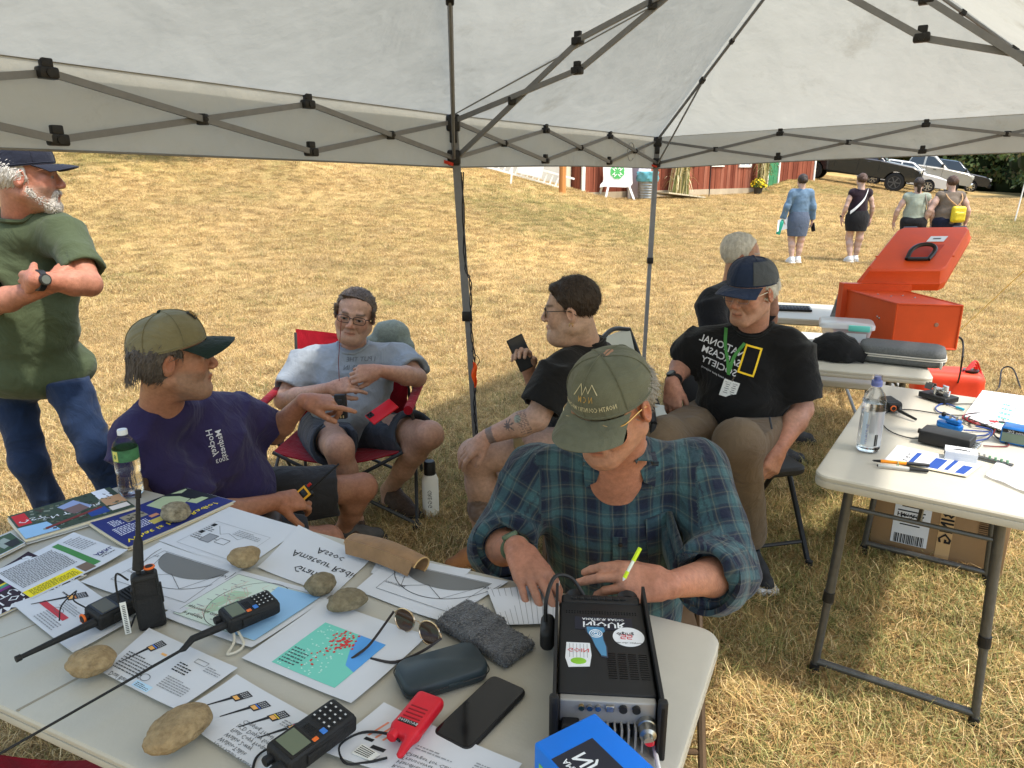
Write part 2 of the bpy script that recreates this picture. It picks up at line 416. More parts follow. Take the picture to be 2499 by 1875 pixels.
def clump(name,n,rad,hmin,hmax,wid,seed,green):
 g=np.random.RandomState(seed);v=[];f=[];col=[]
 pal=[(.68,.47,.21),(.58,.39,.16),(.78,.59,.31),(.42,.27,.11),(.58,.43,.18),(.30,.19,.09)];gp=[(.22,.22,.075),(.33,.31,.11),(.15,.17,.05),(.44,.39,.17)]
 for i in range(n):
  a=g.uniform(0,6.28);r=rad*math.sqrt(g.uniform());p=np.array([r*math.cos(a),r*math.sin(a),0.])
  b=g.uniform(0,6.28);d=np.array([math.cos(b),math.sin(b),0]);s=np.array([-d[1],d[0],0])
  hgt=g.uniform(hmin,hmax);lie=g.uniform()<.5
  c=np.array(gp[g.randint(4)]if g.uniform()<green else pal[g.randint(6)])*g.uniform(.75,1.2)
  n0=len(v)
  for k in range(4):
   t=k/3
   if lie:q=p+d*hgt*1.5*t+np.array([0,0,.006+.022*math.sin(t*2.6+.3)*g.uniform(.4,1.3)])+s*g.normal()*.006
   else:q=p+d*hgt*g.uniform(.35,.8)*t*t+np.array([0,0,hgt*(t-.3*t*t)])
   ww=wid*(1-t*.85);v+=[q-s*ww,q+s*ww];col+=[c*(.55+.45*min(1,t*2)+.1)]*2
  f+=[(n0+2*k,n0+2*k+1,n0+2*k+3,n0+2*k+2)for k in range(3)]
 me=bpy.data.meshes.new(name);me.from_pydata([tuple(q)for q in v],[],f)
 ca=me.color_attributes.new('Col','FLOAT_COLOR','POINT');c4=np.ones((len(v),4),np.float32);c4[:,:3]=col;ca.data.foreach_set('color',c4.ravel())
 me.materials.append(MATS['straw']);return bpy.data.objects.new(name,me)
def straw_mat():
 m=mat('straw',rough=.75,spec=.15,attr='Col');t=m.node_tree;b=t.nodes['Principled BSDF'];L=t.links.new
 at=[n for n in t.nodes if n.type=='ATTRIBUTE'][0];oi=t.nodes.new('ShaderNodeObjectInfo')
 hs=t.nodes.new('ShaderNodeHueSaturation');mr=t.nodes.new('ShaderNodeMapRange');mr.inputs[3].default_value=.65;mr.inputs[4].default_value=1.25
 L(oi.outputs['Random'],mr.inputs[0]);L(mr.outputs[0],hs.inputs['Value']);L(at.outputs['Color'],hs.inputs['Color']);L(hs.outputs[0],b.inputs['Base Color'])
 tr=t.nodes.new('ShaderNodeBsdfTranslucent');L(hs.outputs[0],tr.inputs[0]);ms=t.nodes.new('ShaderNodeMixShader');ms.inputs[0].default_value=.25
 out=t.nodes['Material Output'];L(b.outputs[0],ms.inputs[1]);L(tr.outputs[0],ms.inputs[2]);L(ms.outputs[0],out.inputs[0])
def build_grass():
 straw_mat()
 cols=[]
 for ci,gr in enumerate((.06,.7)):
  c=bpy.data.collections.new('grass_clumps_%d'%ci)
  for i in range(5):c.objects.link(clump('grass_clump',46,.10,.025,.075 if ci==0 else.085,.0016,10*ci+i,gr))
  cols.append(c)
  # emitter following the ground, with density and scale per vertex
 st=.5;xs=np.arange(-24,26,st);ys=np.arange(.6,46,st);X,Y=np.meshgrid(xs,ys);W=len(xs)
 Z=gz(X,Y)
 vis=(np.abs(X)<.76*Y+1.2)
 # patchiness
 pt=np.sin(X*1.3+2*np.sin(Y*.6))+np.sin(Y*1.7+1.3*np.sin(X*.9));pt2=np.sin(X*.55+1.0)+np.sin(Y*.43+.6*np.sin(X*.5))
 dens=np.where(Y<5,330,np.where(Y<9,190,np.where(Y<18,95,34)))*vis*(1-.4*sstep(.8,1.8,pt))
 scl=np.where(Y<5,1.,np.where(Y<9,1.0,np.where(Y<18,1.15,1.5)))
 gfr=(sstep(.5,1.9,pt2+.3*pt)*.8+.06)*(.35+.65*sstep(5,9,Y))+.5*sstep(.4,1.4,X)*sstep(5,3,Y)  # near right greener: green tufts there, plus soft shade put into the colour
 v=np.stack([X,Y,Z],2).reshape(-1,3);j,i=np.meshgrid(np.arange(len(ys)-1),np.arange(W-1),indexing='ij');a=(j*W+i).ravel()
 ok=vis.ravel();F=np.stack([a,a+1,a+W+1,a+W],1);F=F[ok[F].any(1)]
 used=np.unique(F);mp=-np.ones(len(v),int);mp[used]=np.arange(len(used));v=v[used];F=mp[F]
 o=obj('dry_grass',v,F,MATS['straw'],ang=180);tag(o,kind='stuff');o['label']='short dry straw-coloured grass covering the field';o['category']='grass'
 me=o.data
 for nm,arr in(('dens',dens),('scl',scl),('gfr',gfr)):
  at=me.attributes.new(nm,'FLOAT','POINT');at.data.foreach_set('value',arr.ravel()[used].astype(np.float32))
 ng=bpy.data.node_groups.new('scatter_grass','GeometryNodeTree');ng.is_modifier=True
 ng.interface.new_socket('Geometry',in_out='INPUT',socket_type='NodeSocketGeometry');ng.interface.new_socket('Geometry',in_out='OUTPUT',socket_type='NodeSocketGeometry')
 N=ng.nodes.new;L=ng.links.new
 gi=N('NodeGroupInput');go=N('NodeGroupOutput');jn=N('GeometryNodeJoinGeometry')
 def attr(n):
  q=N('GeometryNodeInputNamedAttribute');q.data_type='FLOAT';q.inputs[0].default_value=n;return q.outputs[0]
 for ci,c in enumerate(cols):
  dp=N('GeometryNodeDistributePointsOnFaces');L(gi.outputs[0],dp.inputs['Mesh']);dp.inputs['Seed'].default_value=ci+3
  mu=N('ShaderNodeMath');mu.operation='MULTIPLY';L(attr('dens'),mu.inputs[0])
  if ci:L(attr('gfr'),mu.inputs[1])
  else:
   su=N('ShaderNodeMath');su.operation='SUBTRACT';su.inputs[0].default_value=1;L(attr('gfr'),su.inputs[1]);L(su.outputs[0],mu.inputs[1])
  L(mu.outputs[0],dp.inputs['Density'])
  info=N('GeometryNodeCollectionInfo');info.inputs['Collection'].default_value=c;info.inputs['Separate Children'].default_value=True;info.inputs['Reset Children'].default_value=True
  ip=N('GeometryNodeInstanceOnPoints');L(dp.outputs['Points'],ip.inputs['Points']);L(info.outputs[0],ip.inputs['Instance']);ip.inputs['Pick Instance'].default_value=True
  rv=N('FunctionNodeRandomValue');rv.data_type='FLOAT_VECTOR';rv.inputs[0].default_value=(-.12,-.12,0);rv.inputs[1].default_value=(.12,.12,6.28)
  L(rv.outputs[0],ip.inputs['Rotation'])
  rs=N('FunctionNodeRandomValue');rs.data_type='FLOAT';rs.inputs[2].default_value=.6;rs.inputs[3].default_value=1.3;rs.inputs['Seed'].default_value=5
  m2=N('ShaderNodeMath');m2.operation='MULTIPLY';L(rs.outputs[1],m2.inputs[0]);L(attr('scl'),m2.inputs[1]);L(m2.outputs[0],ip.inputs['Scale'])
  L(ip.outputs[0],jn.inputs[0])
 L(jn.outputs[0],go.inputs[0])
 md=o.modifiers.new('scatter_grass','NODES');md.node_group=ng
build_grass()
# ------------------------------------------------------------------ canopy tent: two square bays, posts P0 P1 P2 along the left, P5 P4 P3 along the right
P1=V(-.27,3.6,0);P2=V(1.11,5.94,0);SD=P2-P1;P0=P1-SD*4/3;NR=V(.861,-.508,0)*2.5;P4=P1+NR;P3=P2+NR*1.08+V(0,0,.10);P5=P0+NR;P0=P0+V(0,0,.05);P4=P4+V(0,0,.05)
ZE,ZV=1.945,1.722
def canopy():
 fab=mat('canopy_cloth',S(174,173,163),.7,nz=(3.0,.07),bump=(6,.35,.04),spec=.2)
 t=fab.node_tree;b=t.nodes['Principled BSDF'];L=t.links.new;out=t.nodes['Material Output']
 src=b.inputs['Base Color'].links[0].from_socket
 st=t.nodes.new('ShaderNodeTexNoise');st.inputs['Scale'].default_value=1.6;st.inputs['Detail'].default_value=9;st.inputs['Roughness'].default_value=.75
 L(t.nodes['Texture Coordinate'].outputs['Object'],st.inputs['Vector'])
 rp=t.nodes.new('ShaderNodeValToRGB');rp.color_ramp.elements[0].position=.58;rp.color_ramp.elements[0].color=(1,1,1,1);rp.color_ramp.elements[1].position=.8;rp.color_ramp.elements[1].color=(.55,.5,.42,1)
 L(st.outputs[0],rp.inputs[0]);mx=t.nodes.new('ShaderNodeMix');mx.data_type='RGBA';mx.blend_type='MULTIPLY';mx.inputs[0].default_value=.7
 L(src,mx.inputs[6]);L(rp.outputs[0],mx.inputs[7]);L(mx.outputs[2],b.inputs['Base Color'])
 tr=t.nodes.new('ShaderNodeBsdfTranslucent');L(mx.outputs[2],tr.inputs[0]);ms=t.nodes.new('ShaderNodeMixShader');ms.inputs[0].default_value=.52
 L(b.outputs[0],ms.inputs[1]);L(tr.outputs[0],ms.inputs[2]);L(ms.outputs[0],out.inputs[0])
 # creases as real relief too
 w2=t.nodes.new('ShaderNodeTexNoise');w2.inputs['Scale'].default_value=2.2;w2.inputs['Detail'].default_value=3;w2.inputs['Distortion'].default_value=1.1
 L(t.nodes['Texture Coordinate'].outputs['Object'],w2.inputs['Vector'])
 b2=t.nodes.new('ShaderNodeBump');b2.inputs['Strength'].default_value=.35;b2.inputs['Distance'].default_value=.05;L(w2.outputs[0],b2.inputs['Height'])
 bp=[n for n in t.nodes if n.type=='BUMP'][0];L(bp.outputs[0],b2.inputs['Normal']);L(b2.outputs[0],b.inputs['Normal']);L(b2.outputs[0],tr.inputs['Normal'])
 met=mat('grey_steel',S(122,124,127),.45,.2,nz=(30,.12));blk=mat('black_plastic',(.012,.012,.013),.45,nz=(60,.3))
 edge=mat('canopy_binding',S(120,120,118),.7)
 root=thing('canopy_tent','pale grey pop-up canopy tent with scissor truss frame over everyone','tent',P1)
 zz=V(0,0,1)
 def bay(A,B,C,D,peakz,sides):
  pk=(A+B+C+D)/4+zz*peakz;cs=[A,B,C,D]
  for i in range(4):
   a,b_=cs[i]+zz*ZE,cs[(i+1)%4]+zz*ZE
   ph=rnd.uniform(0,6)
   shared={0:False};sh_=all(any(np.allclose(c_,q_)for q_ in(P1,P4))for c_ in(cs[i],cs[(i+1)%4]))
   def fn(u,v,a=a,b_=b_,sh_=sh_):
    e=lerp(a,b_,u)+zz*(.66*(1-abs(2*u-1))**.9 if sh_ else 0);q=lerp(e,pk,v)
    s=math.sin(math.pi*u)*math.sin(math.pi*min(1,v*1.1))
    crease=.012*math.sin(9*u+5*v+ph+2*math.sin(4*v+3*u))*math.sin(math.pi*u)*(1-v)*min(1,v*5)
    return q+zz*(-.09*s*(1-v*.5)+crease)
   m=MB();m.grid(fn,36,24);m.obj('roof_panel',fab,root,ang=180)
 bay(P0,P1,P4,P5,2.93,None);bay(P1,P2,P3,P4,2.93,None)
 for a,b_ in((P0,P1),(P1,P2),(P2,P3),(P3,P4),(P4,P5),(P5,P0)):
  d=nrm(b_-a);nrmv=np.cross(d,zz);ph=rnd.uniform(0,6)
  def fv(u,v,a=a,b_=b_):return lerp(a,b_,u)+zz*(lerp(ZE,ZV+.012*math.sin(3.1*u)-.008,v))+nrmv*(.006*math.sin(u*22+ph+2*v)*v+.012*math.sin(u*7+ph)*v-.018)
  m=MB();m.grid(fv,60,8);va=m.obj('valance',fab,root,ang=180)
  m=MB();m.tube([fv(i/30,0)+zz*.004 for i in range(31)],.0045,5);m.tube([fv(i/30,1)for i in range(31)],.0035,5);m.obj('hem',edge,va)
 hub=lambda p:MB().rbox(p,(.034,.03,.034),.005,seg=2)
 def scissor(a,b_,lev=None,n=3,w=.019,th=.011):
  d=b_-a;fr=nrm(d);nv=np.cross(fr,zz)
  up=lambda t:lerp(a,b_,t)+zz*((ZE-.03)if lev is None else lev(t)[0]);lo=lambda t:lerp(a,b_,t)+zz*((ZV+.03)if lev is None else lev(t)[1])
  for i in range(n):
   t0,t1=i/n,(i+1)/n
   MB().bar(up(t0)+nv*.009,lo(t1)+nv*.009,th,w).obj('truss_bar',met,root);MB().bar(lo(t0)-nv*.009,up(t1)-nv*.009,th,w).obj('truss_bar',met,root)
   c=(up(t0)+lo(t1)+lo(t0)+up(t1))/4
   m=hub(c);m.cyl(c-nv*.022,c+nv*.022,.007,n=8);m.obj('truss_pivot',blk,root)
   if i<n-1:
    for q in(up(t1),lo(t1)):
     m=MB().rbox(q,(.05,.032,.03),.006,np.stack([fr,nv,zz],1),2);m.cyl(q-nv*.02,q+nv*.02,.011,n=10);m.rbox(q+(zz*.022 if q is not lo else 0),(.03,.02,.03),.004,np.stack([fr,nv,zz],1),2)
     m.obj('truss_joint',blk,root)
 scissor(P1,P0,n=4);scissor(P1,P2);scissor(P2,P3,th=.011,w=.019)
 # truss across between the bays: climbs to the middle and down again
 lv=lambda t:(ZE-.03+.56*(1-abs(t-.5)*2),ZV+.03+.66*(1-abs(t-.5)*2))
 scissor(P1,P4,lv,4,w=.021,th=.012)
 # hip rods with struts
 for c,pk in((P1,(P0+P1+P4+P5)/4),(P1,(P1+P2+P3+P4)/4),(P2,(P1+P2+P3+P4)/4),(P3,(P1+P2+P3+P4)/4),(P0,(P0+P1+P4+P5)/4)):
  a=c+zz*(ZE-.02);b_=pk+zz*2.86
  if c is P1 and pk[1]>3:
   MB().tube([a+zz*.02,lerp(a,b_,.5)+zz*.02,b_+zz*.05],.004,6).obj('roof_seam',edge,root);continue
  o_=nrm(b_-a);mid=lerp(a,b_,.36)
  MB().tube([a,mid,b_],[.010,.010,.009],8).obj('hip_rod',met,root)
  MB().tube([c+zz*(ZV+.03)+nrm(pk-c)*.03,mid-zz*.012],.007,6).obj('strut',met,root)
  MB().rbox(mid,(.05,.03,.032),.006,frame(o_),2).obj('rod_joint',blk,root);MB().rbox(lerp(a,b_,.55),(.035,.024,.026),.005,frame(o_),2).obj('rod_joint',blk,root)
  # posts
 red=mat('red_release',S(200,50,25),.5)
 for c,lean in((P1,V(.10,0,0)),(P2,V(-.02,0,0)),(P3,V(0,0,0)),(P4,V(.45,-.1,-.05)),(P0,V(0,0,0))):
  top=c+zz*ZE;bot=c+lean;mid=lerp(bot,top,.52)
  MB().bar(mid,top,.036,.036,(0,1,0)).obj('post',met,root);q=MB().bar(bot+zz*.01,mid+zz*.05,.028,.028,(0,1,0)).obj('lower_post',met,root)
  MB().rbox(mid,(.048,.048,.05),.006,seg=2).obj('collar',blk,root);MB().box(bot+zz*.006,(.09,.09,.012)).obj('foot_plate',met,root)
  MB().rbox(top-zz*.035,(.062,.062,.075),.01,seg=2).obj('bracket',blk,root)
  s_=MB().rbox(c+zz*(ZV+.035),(.06,.06,.07),.01,seg=2).obj('slider',blk,root)
  MB().box(c+zz*(ZV+.012)+V(-.025,-.033,0),(.05,.02,.014),roty(.3)).obj('release_lever',red,s_)
  MB().rbox(c+zz*(ZV+.13)+V(0,-.02,0),(.034,.014,.06),.004,seg=2).obj('catch',blk,root)
  # printed name on the far valance (mirrored as in the photograph)
 d=nrm(SD);v,f=text_uv('portal',.085,'CENTER',2);c=lerp(P1,P2,.865)+zz*(ZV+.085)
 side=np.cross(d,zz);q=c+v[:,:1]*(-d)*-1+v[:,1:]*zz+side*.004
 obj('maker_name',q,f,mat('print_grey',S(150,150,148),.7),root,False)
 m=MB();m.tube([c-d*.17+zz*(.02)+.062*(math.cos(a)*d+math.sin(a)*zz)+side*.004 for a in np.linspace(0,5.6,26)],.003,4);m.obj('maker_mark',MATS['print_grey'],root)
canopy()
# cord tied along the centre post, with an orange streamer
def guy():
 blk=mat('cord_black',(.02,.02,.022),.8);org=mat('orange_tape',S(255,90,10),.5,nz=(20,.2))
 pts=bez([P(1128,420,3.5),P(1135,640,3.52),P(1148,690,3.5),P(1150,800,3.52),P(1160,900,3.52),P(1158,1000,3.53),P(1166,1080,3.53)],40)
 c=MB();
 for k in(0,1):c.tube([p+V(.005*math.cos(i*1.3+3.1*k),.005*math.sin(i*1.3+3.1*k),0)for i,p in enumerate(pts)],.0032,5)
 c.tube(bez([P(1150,856,3.5),P(1170,878,3.5),P(1160,895,3.5),P(1152,880,3.5)],16),.002,5)
 t=tag(c.obj('tie_cord',blk),'black twisted cord hanging down along the centre tent post','cord')
 m=MB();a=P(1157,885,3.49);b_=P(1159,945,3.49)
 def fn(u,v):q=lerp(a,b_,v);w_=.012*math.sin(math.pi*min(1,.15+v*.8));return q+V((u-.5)*2*w_+.004*math.sin(v*9),.01*math.sin(u*6+v*5),0)
 m.sheet(fn,6,14,.002);tag(m.obj('orange_streamer',org),'bright orange tape streamer tied to the centre tent post','streamer')
 y=mat('yellow_rope',S(226,200,120),.8);m=MB();m.tube([P(2500,660,5.6),G(2330,828)+V(0,0,.05)],.004,5)
 tag(m.obj('guy_rope',y),'thin yellow guy rope slanting to the grass at the right edge','rope')
 pk=G(2330,828);m=MB();m.cyl(pk+V(0,0,-.03),pk+V(.01,0,.06),.006,n=8);m.box(pk+V(.012,0,.055),(.03,.01,.012));tag(m.obj('tent_peg',org),'small orange tent peg holding the yellow guy rope','peg')
guy()
# ------------------------------------------------------------------ folding tables
def rrect(w_,d,r,n=6):
 o=[]
 for cx,cy,a0 in((w_/2-r,d/2-r,0),(-w_/2+r,d/2-r,90),(-w_/2+r,-d/2+r,180),(w_/2-r,-d/2+r,270)):
  o+=[(cx+r*math.cos(R(a0+90*i/n)),cy+r*math.sin(R(a0+90*i/n)))for i in range(n+1)]
 return np.array(o)
def plate(m,w_,d,r,prof,o,F): # stacked outlines: prof = [(inset, z)...]
 rings=[]
 for ins,z in prof:
  q=rrect(w_-2*ins,d-2*ins,max(r-ins,.003));q=np.column_stack([q,np.full(len(q),z)]);rings.append(q@F.T+np.asarray(o))
 m.rings(rings)
def table_plastic():
 m=mat('table_plastic',S(186,181,167),.45,nz=(5,.07),bump=(140,.12,.004),spec=.35);t=m.node_tree;b=t.nodes['Principled BSDF'];L=t.links.new
 src=b.inputs['Base Color'].links[0].from_socket;n=t.nodes.new('ShaderNodeTexNoise');n.inputs['Scale'].default_value=9;n.inputs['Detail'].default_value=10;n.inputs['Roughness'].default_value=.8
 mp=t.nodes.new('ShaderNodeMapping');mp.inputs['Scale'].default_value=(1,5,1);mp.inputs['Rotation'].default_value=(0,0,.7);L(t.nodes['Texture Coordinate'].outputs['Object'],mp.inputs[0]);L(mp.outputs[0],n.inputs['Vector'])
 rp=t.nodes.new('ShaderNodeValToRGB');e=rp.color_ramp.elements;e[0].position=.64;e[0].color=(1,1,1,1);e[1].position=.80;e[1].color=(.6,.53,.42,1)
 L(n.outputs[0],rp.inputs[0]);mx=t.nodes.new('ShaderNodeMix');mx.data_type='RGBA';mx.blend_type='MULTIPLY';mx.inputs[0].default_value=.55;L(src,mx.inputs[6]);L(rp.outputs[0],mx.inputs[7]);L(mx.outputs[2],b.inputs['Base Color'])
 return m
table_plastic()
def ftable(label,c,ex,Lx,Wy,z,legs,seam=False,th=.042,color='table_plastic',fold=False):
 ex=nrm(V(*ex,0));ey=V(-ex[1],ex[0],0);F=np.stack([ex,ey,V(0,0,1)],1);c=np.asarray(c,float)
 gzc=0.
 root=thing('folding_table',label,'table',V(c[0],c[1],gzc),'white folding tables')
 m=MB();halves=[(0,Lx)]if not seam else[(-Lx/4-.0015,Lx/2-.003),(Lx/4+.0015,Lx/2-.003)]
 prof=[(.012,-th),(.003,-th+.004),(0,-th+.012),(.001,-.020),(.004,-.0195),(.004,-.017),(.001,-.016),(0,-.007),(.003,-.002),(.009,0)]
 for off,ln in halves:
  plate(m,ln,Wy,.05 if not seam else.045,prof,V(c[0],c[1],z)+ex*off,F)
 m.obj('tabletop',MATS[color],root,ang=30)
 st=mat('leg_steel',S(96,96,94),.4,.6,nz=(40,.2));blk=MATS['black_plastic']
 for off,sp in legs:
  for sgn in(-1,1):
   top=V(c[0],c[1],z-th)+ex*off+ey*sgn*(Wy/2-.10);bot=V(c[0],c[1],gzc)+ex*off*1.0+ey*sgn*(Wy/2-sp)
   mid=lerp(bot,top,.42)
   l=MB().cyl(mid-V(0,0,.02),top,.0155,n=12).obj('leg',st,root)
   MB().cyl(bot+V(0,0,.03),mid,.0128,n=12).obj('lower_leg',st,l);MB().cyl(lerp(bot,top,.405),lerp(bot,top,.455),.0185,n=12).obj('collar',blk,l)
   MB().cyl(bot,bot+V(0,0,.045),.017,.016,10).obj('foot',blk,l)
   MB().cyl(lerp(bot,top,.6)+ex*.012,lerp(bot,top,.6)+ex*.022,.004,n=8).obj('pin',st,l)
  a=V(c[0],c[1],.055)+ex*off-ey*(Wy/2-sp);b_=V(c[0],c[1],.055)+ex*off+ey*(Wy/2-sp)
  MB().cyl(a,b_,.0125,n=12).obj('crossbar',st,root)
  s=-1 if off>0 else 1
  MB().tube([V(c[0],c[1],z-th)+ex*(off+s*.28),V(c[0],c[1],z-.13)+ex*off],.007,6).obj('brace',st,root)
  MB().cyl(V(c[0],c[1],z-.13)+ex*off-ey*(Wy/2-.085),V(c[0],c[1],z-.13)+ex*off+ey*(Wy/2-.085),.008,n=8).obj('spreader',st,root)
 return root
MT_E=nrm(V(-.907,.42,0));MT_N=V(-.42,-.907,0) # main table: along its far edge to the left, and towards the camera
MT_C=V(.455,1.385,0)+MT_E*.935+MT_N*.40
ftable('long white folding table in the foreground strewn with papers and radios',MT_C,-MT_E[:2],1.87,.80,.745,[(-.68,.1),(.68,.1)])
fs_=MB();fs_.bar(T(-80,1588,.7452),T(300,1442,.7452),.0022,.0008);fs_.bar(T(40,1735,.7452),T(190,1655,.7452),.006,.0008);o_=fs_.obj('fold_seam',mat('seam_buff',S(150,142,124),.7),[q for q in scene.objects if q.name=='folding_table'][0])
RT_A=V(.955,2.165,0);rt_e=nrm(V(.55,.835,0));rt_n=V(rt_e[1],-rt_e[0],0)
RT_C=RT_A+rt_e*.62+rt_n*.30
ftable('white adjustable folding table at the right with cables, pens and a black box',RT_C,rt_e[:2],1.24,.61,.78,[(-.52,.065),(.5,.065)],th=.046)
md_e=nrm(V(-.93,.36,0));md_n=V(.36,.93,0)/np.linalg.norm((.36,.93))
MD_C=V(2.03,3.42,0)+md_e*.56+md_n*.36
ftable('white folding table carrying the grey zipped case, black hat and plastic bin',MD_C,md_e[:2],1.12,.72,.74,[(-.44,.07),(.44,.07)],th=.04)
# ------------------------------------------------------------------ people
def headframe(fd,up=(0,0,1),roll=0):
 y=nrm(fd);x=nrm(np.cross(y,np.asarray(up,float)));z=np.cross(x,y)
 M=np.stack([x,y,z],1);return M@roty(roll)
def add_head(F,c,M,s=1.,wide=1.,jowl=0.,neck=None,nr_=.058,gaunt=0.,smile=0.):
 p=lambda x,y,z:c+M@(np.array([x*wide,y,z])*s)
 E=lambda q,r,k,op='u',Rm=None:F.ell(p(*q),np.array(r)*s*np.array([wide,1,1]),M if Rm is None else M@Rm,k*s,op)
 C=lambda a,b,ra,rb,k,op='u':F.cap(p(*a),p(*b),ra*s,rb*s,k*s,op)
 if neck is not None:F.cap(p(0,-.032,-.045),neck,nr_*s*.98,nr_*s*1.1,.03)
 E((0,-.014,.040),(.077,.098,.083),.02);E((0,.024,-.035),(.063-.004*gaunt,.069,.088),.03)
 E((0,.066,-.098),(.026,.022,.020),.03)
 for sg in(-1,1):
  C((sg*.054,-.004,-.055),(sg*.022,.068,-.098),.020+.01*jowl,.017+.008*jowl,.03)
  E((sg*.043,.060,-.026),(.024,.022,.026),.025)
  E((sg*.046,.068,.0),(.016,.012,.010),.02)
 if jowl:E((0,.030,-.108),(.052*jowl,.052,.034*jowl),.03)
 C((-.034,.078,.027),(.034,.078,.027),.0115,.0115,.018)
 for sg in(-1,1):
  E((sg*.032,.098,.006),(.018,.015,.012),.012,'s')
  E((sg*.032,.0745,.006),(.0135,.0135,.0125),.002)
  C((sg*.044,.0805,.010),(sg*.021,.0865,.0125),.0045,.0045,.004) # upper lid
  C((sg*.043,.0805,-.003),(sg*.022,.0855,-.003),.0038,.0038,.004) # lower lid / pouch
  E((sg*.080,-.010,-.004),(.009,.020,.033),.006,'u',rotx(-.2)@rotz(sg*-.35))
  E((sg*.087,-.004,-.001),(.006,.010,.018),.004,'s',rotx(-.2))
  E((sg*.013,.1005,-.031),(.0085,.010,.008),.006)
  E((sg*.0075,.108,-.0395),(.0035,.004,.003),.002,'s')
  C((sg*.021,.090,-.038),(sg*.034,.079,-.064),.0016,.0012,.008,'s') # nasolabial fold
 C((0,.086,.014),(0,.1075,-.022),.008,.0112,.009);E((0,.107,-.028),(.0118,.0105,.0098),.006)
 C((-.021,.083,-.061+.004*smile),(0,.0935,-.060),.005,.0065,.006);C((.021,.083,-.061+.004*smile),(0,.0935,-.060),.005,.0065,.006)
 C((-.018,.083,-.071),(.018,.083,-.071),.007,.007,.008);E((0,.089,-.0705),(.014,.007,.0065),.006)
 C((-.023,.093,-.0655+.004*smile),(0,.1005,-.0655),.0016,.0016,.003,'s');C((.023,.093,-.0655+.004*smile),(0,.1005,-.0655),.0016,.0016,.003,'s')
def head_color(v,c,M,s,wide,skin,brow=(.06,.05,.045),iris=(.035,.035,.035),stubble=None,ruddy=.25,hairc=None,hairline=None):
 l=(v-c)@M/s;x,y,z=l[:,0]/wide,l[:,1],l[:,2];n=len(v)
 col=np.tile(np.array(skin,float),(n,1))
 def blend(mk,cc,a=1.):
  m=(np.clip(mk,0,1)*a)[:,None];col[:]=col*(1-m)+np.array(cc)*m
 g=lambda cx,cy,cz,r:np.exp(-((np.abs(x)-cx)**2+(y-cy)**2+(z-cz)**2)/(r*r))
 red=np.array(skin)*np.array([1.02,.68,.62])
 blend(g(.045,.065,-.02,.028),red,ruddy*1.6);blend(g(0,.112,-.028,.02),red,ruddy*1.8);blend(g(.082,-.01,0,.035),red,ruddy*1.8)
 blend(sstep(-.08,-.14,z)*(y<.08),red,ruddy*.8)
 fz=y>.05
 if stubble is not None:
  mk=sstep(-.03,-.05,z-.25*(np.abs(x)-.03))*sstep(-.01,.02,y)*sstep(-.16,-.12,z)*(1-g(0,.1,-.066,.018)*1.2)
  mk=np.clip(np.maximum(mk,np.exp(-((z+.048)/.008)**2)*(np.abs(x)<.028)*fz),0,1);blend(mk,stubble[0],stubble[1]*(.75+.25*np.sin(l[:,0]*900)*np.sin(l[:,2]*800)))
 lips=np.exp(-((z+.066)/.0085)**2)*sstep(.026,.018,np.abs(x))*sstep(.078,.084,y);blend(lips,np.array(skin)*np.array([.9,.55,.52]),.75)
 slit=np.exp(-((z+.0655)/.0022)**2)*sstep(.026,.02,np.abs(x))*sstep(.078,.083,y);blend(slit,np.array(skin)*.25,.8)
 bw=np.exp(-((z-.028-.1*(.04-np.abs(np.abs(x)-.034)))/.0055)**2)*sstep(.056,.048,np.abs(x))*sstep(.012,.018,np.abs(x))*fz;blend(bw,brow,.8)
 ey=np.hypot((np.abs(x)-.032)/1.0,(z-.003)/.40);near=sstep(.0145,.0125,ey)*(y>.076)
 blend(near,(.36,.31,.28),.9);blend(near*sstep(.0068,.0056,np.hypot(np.abs(x)-.032,z-.003)),iris);blend(near*sstep(.0034,.0024,np.hypot(np.abs(x)-.032,z-.003)),(.005,.005,.005))
 lid=np.exp(-((ey-.0145)/.0022)**2)*(y>.07)*fz;blend(lid,np.array(skin)*.38,.65)
 blend(g(.0075,.108,-.0395,.0045),np.array(skin)*.2,.8)
 if hairc is not None:blend(hairline(l),hairc,.9)
 return col
def add_arm(F,sh,el,wr,r=1.):
 F.cap(lerp(sh,el,.16),lerp(sh,el,.5),.046*r,.051*r,.02);F.cap(lerp(sh,el,.45),el,.050*r,.041*r,.02)
 F.cap(el,lerp(el,wr,.3),.041*r,.043*r,.02);F.cap(lerp(el,wr,.3),lerp(el,wr,.97),.043*r,.0275*r,.02)
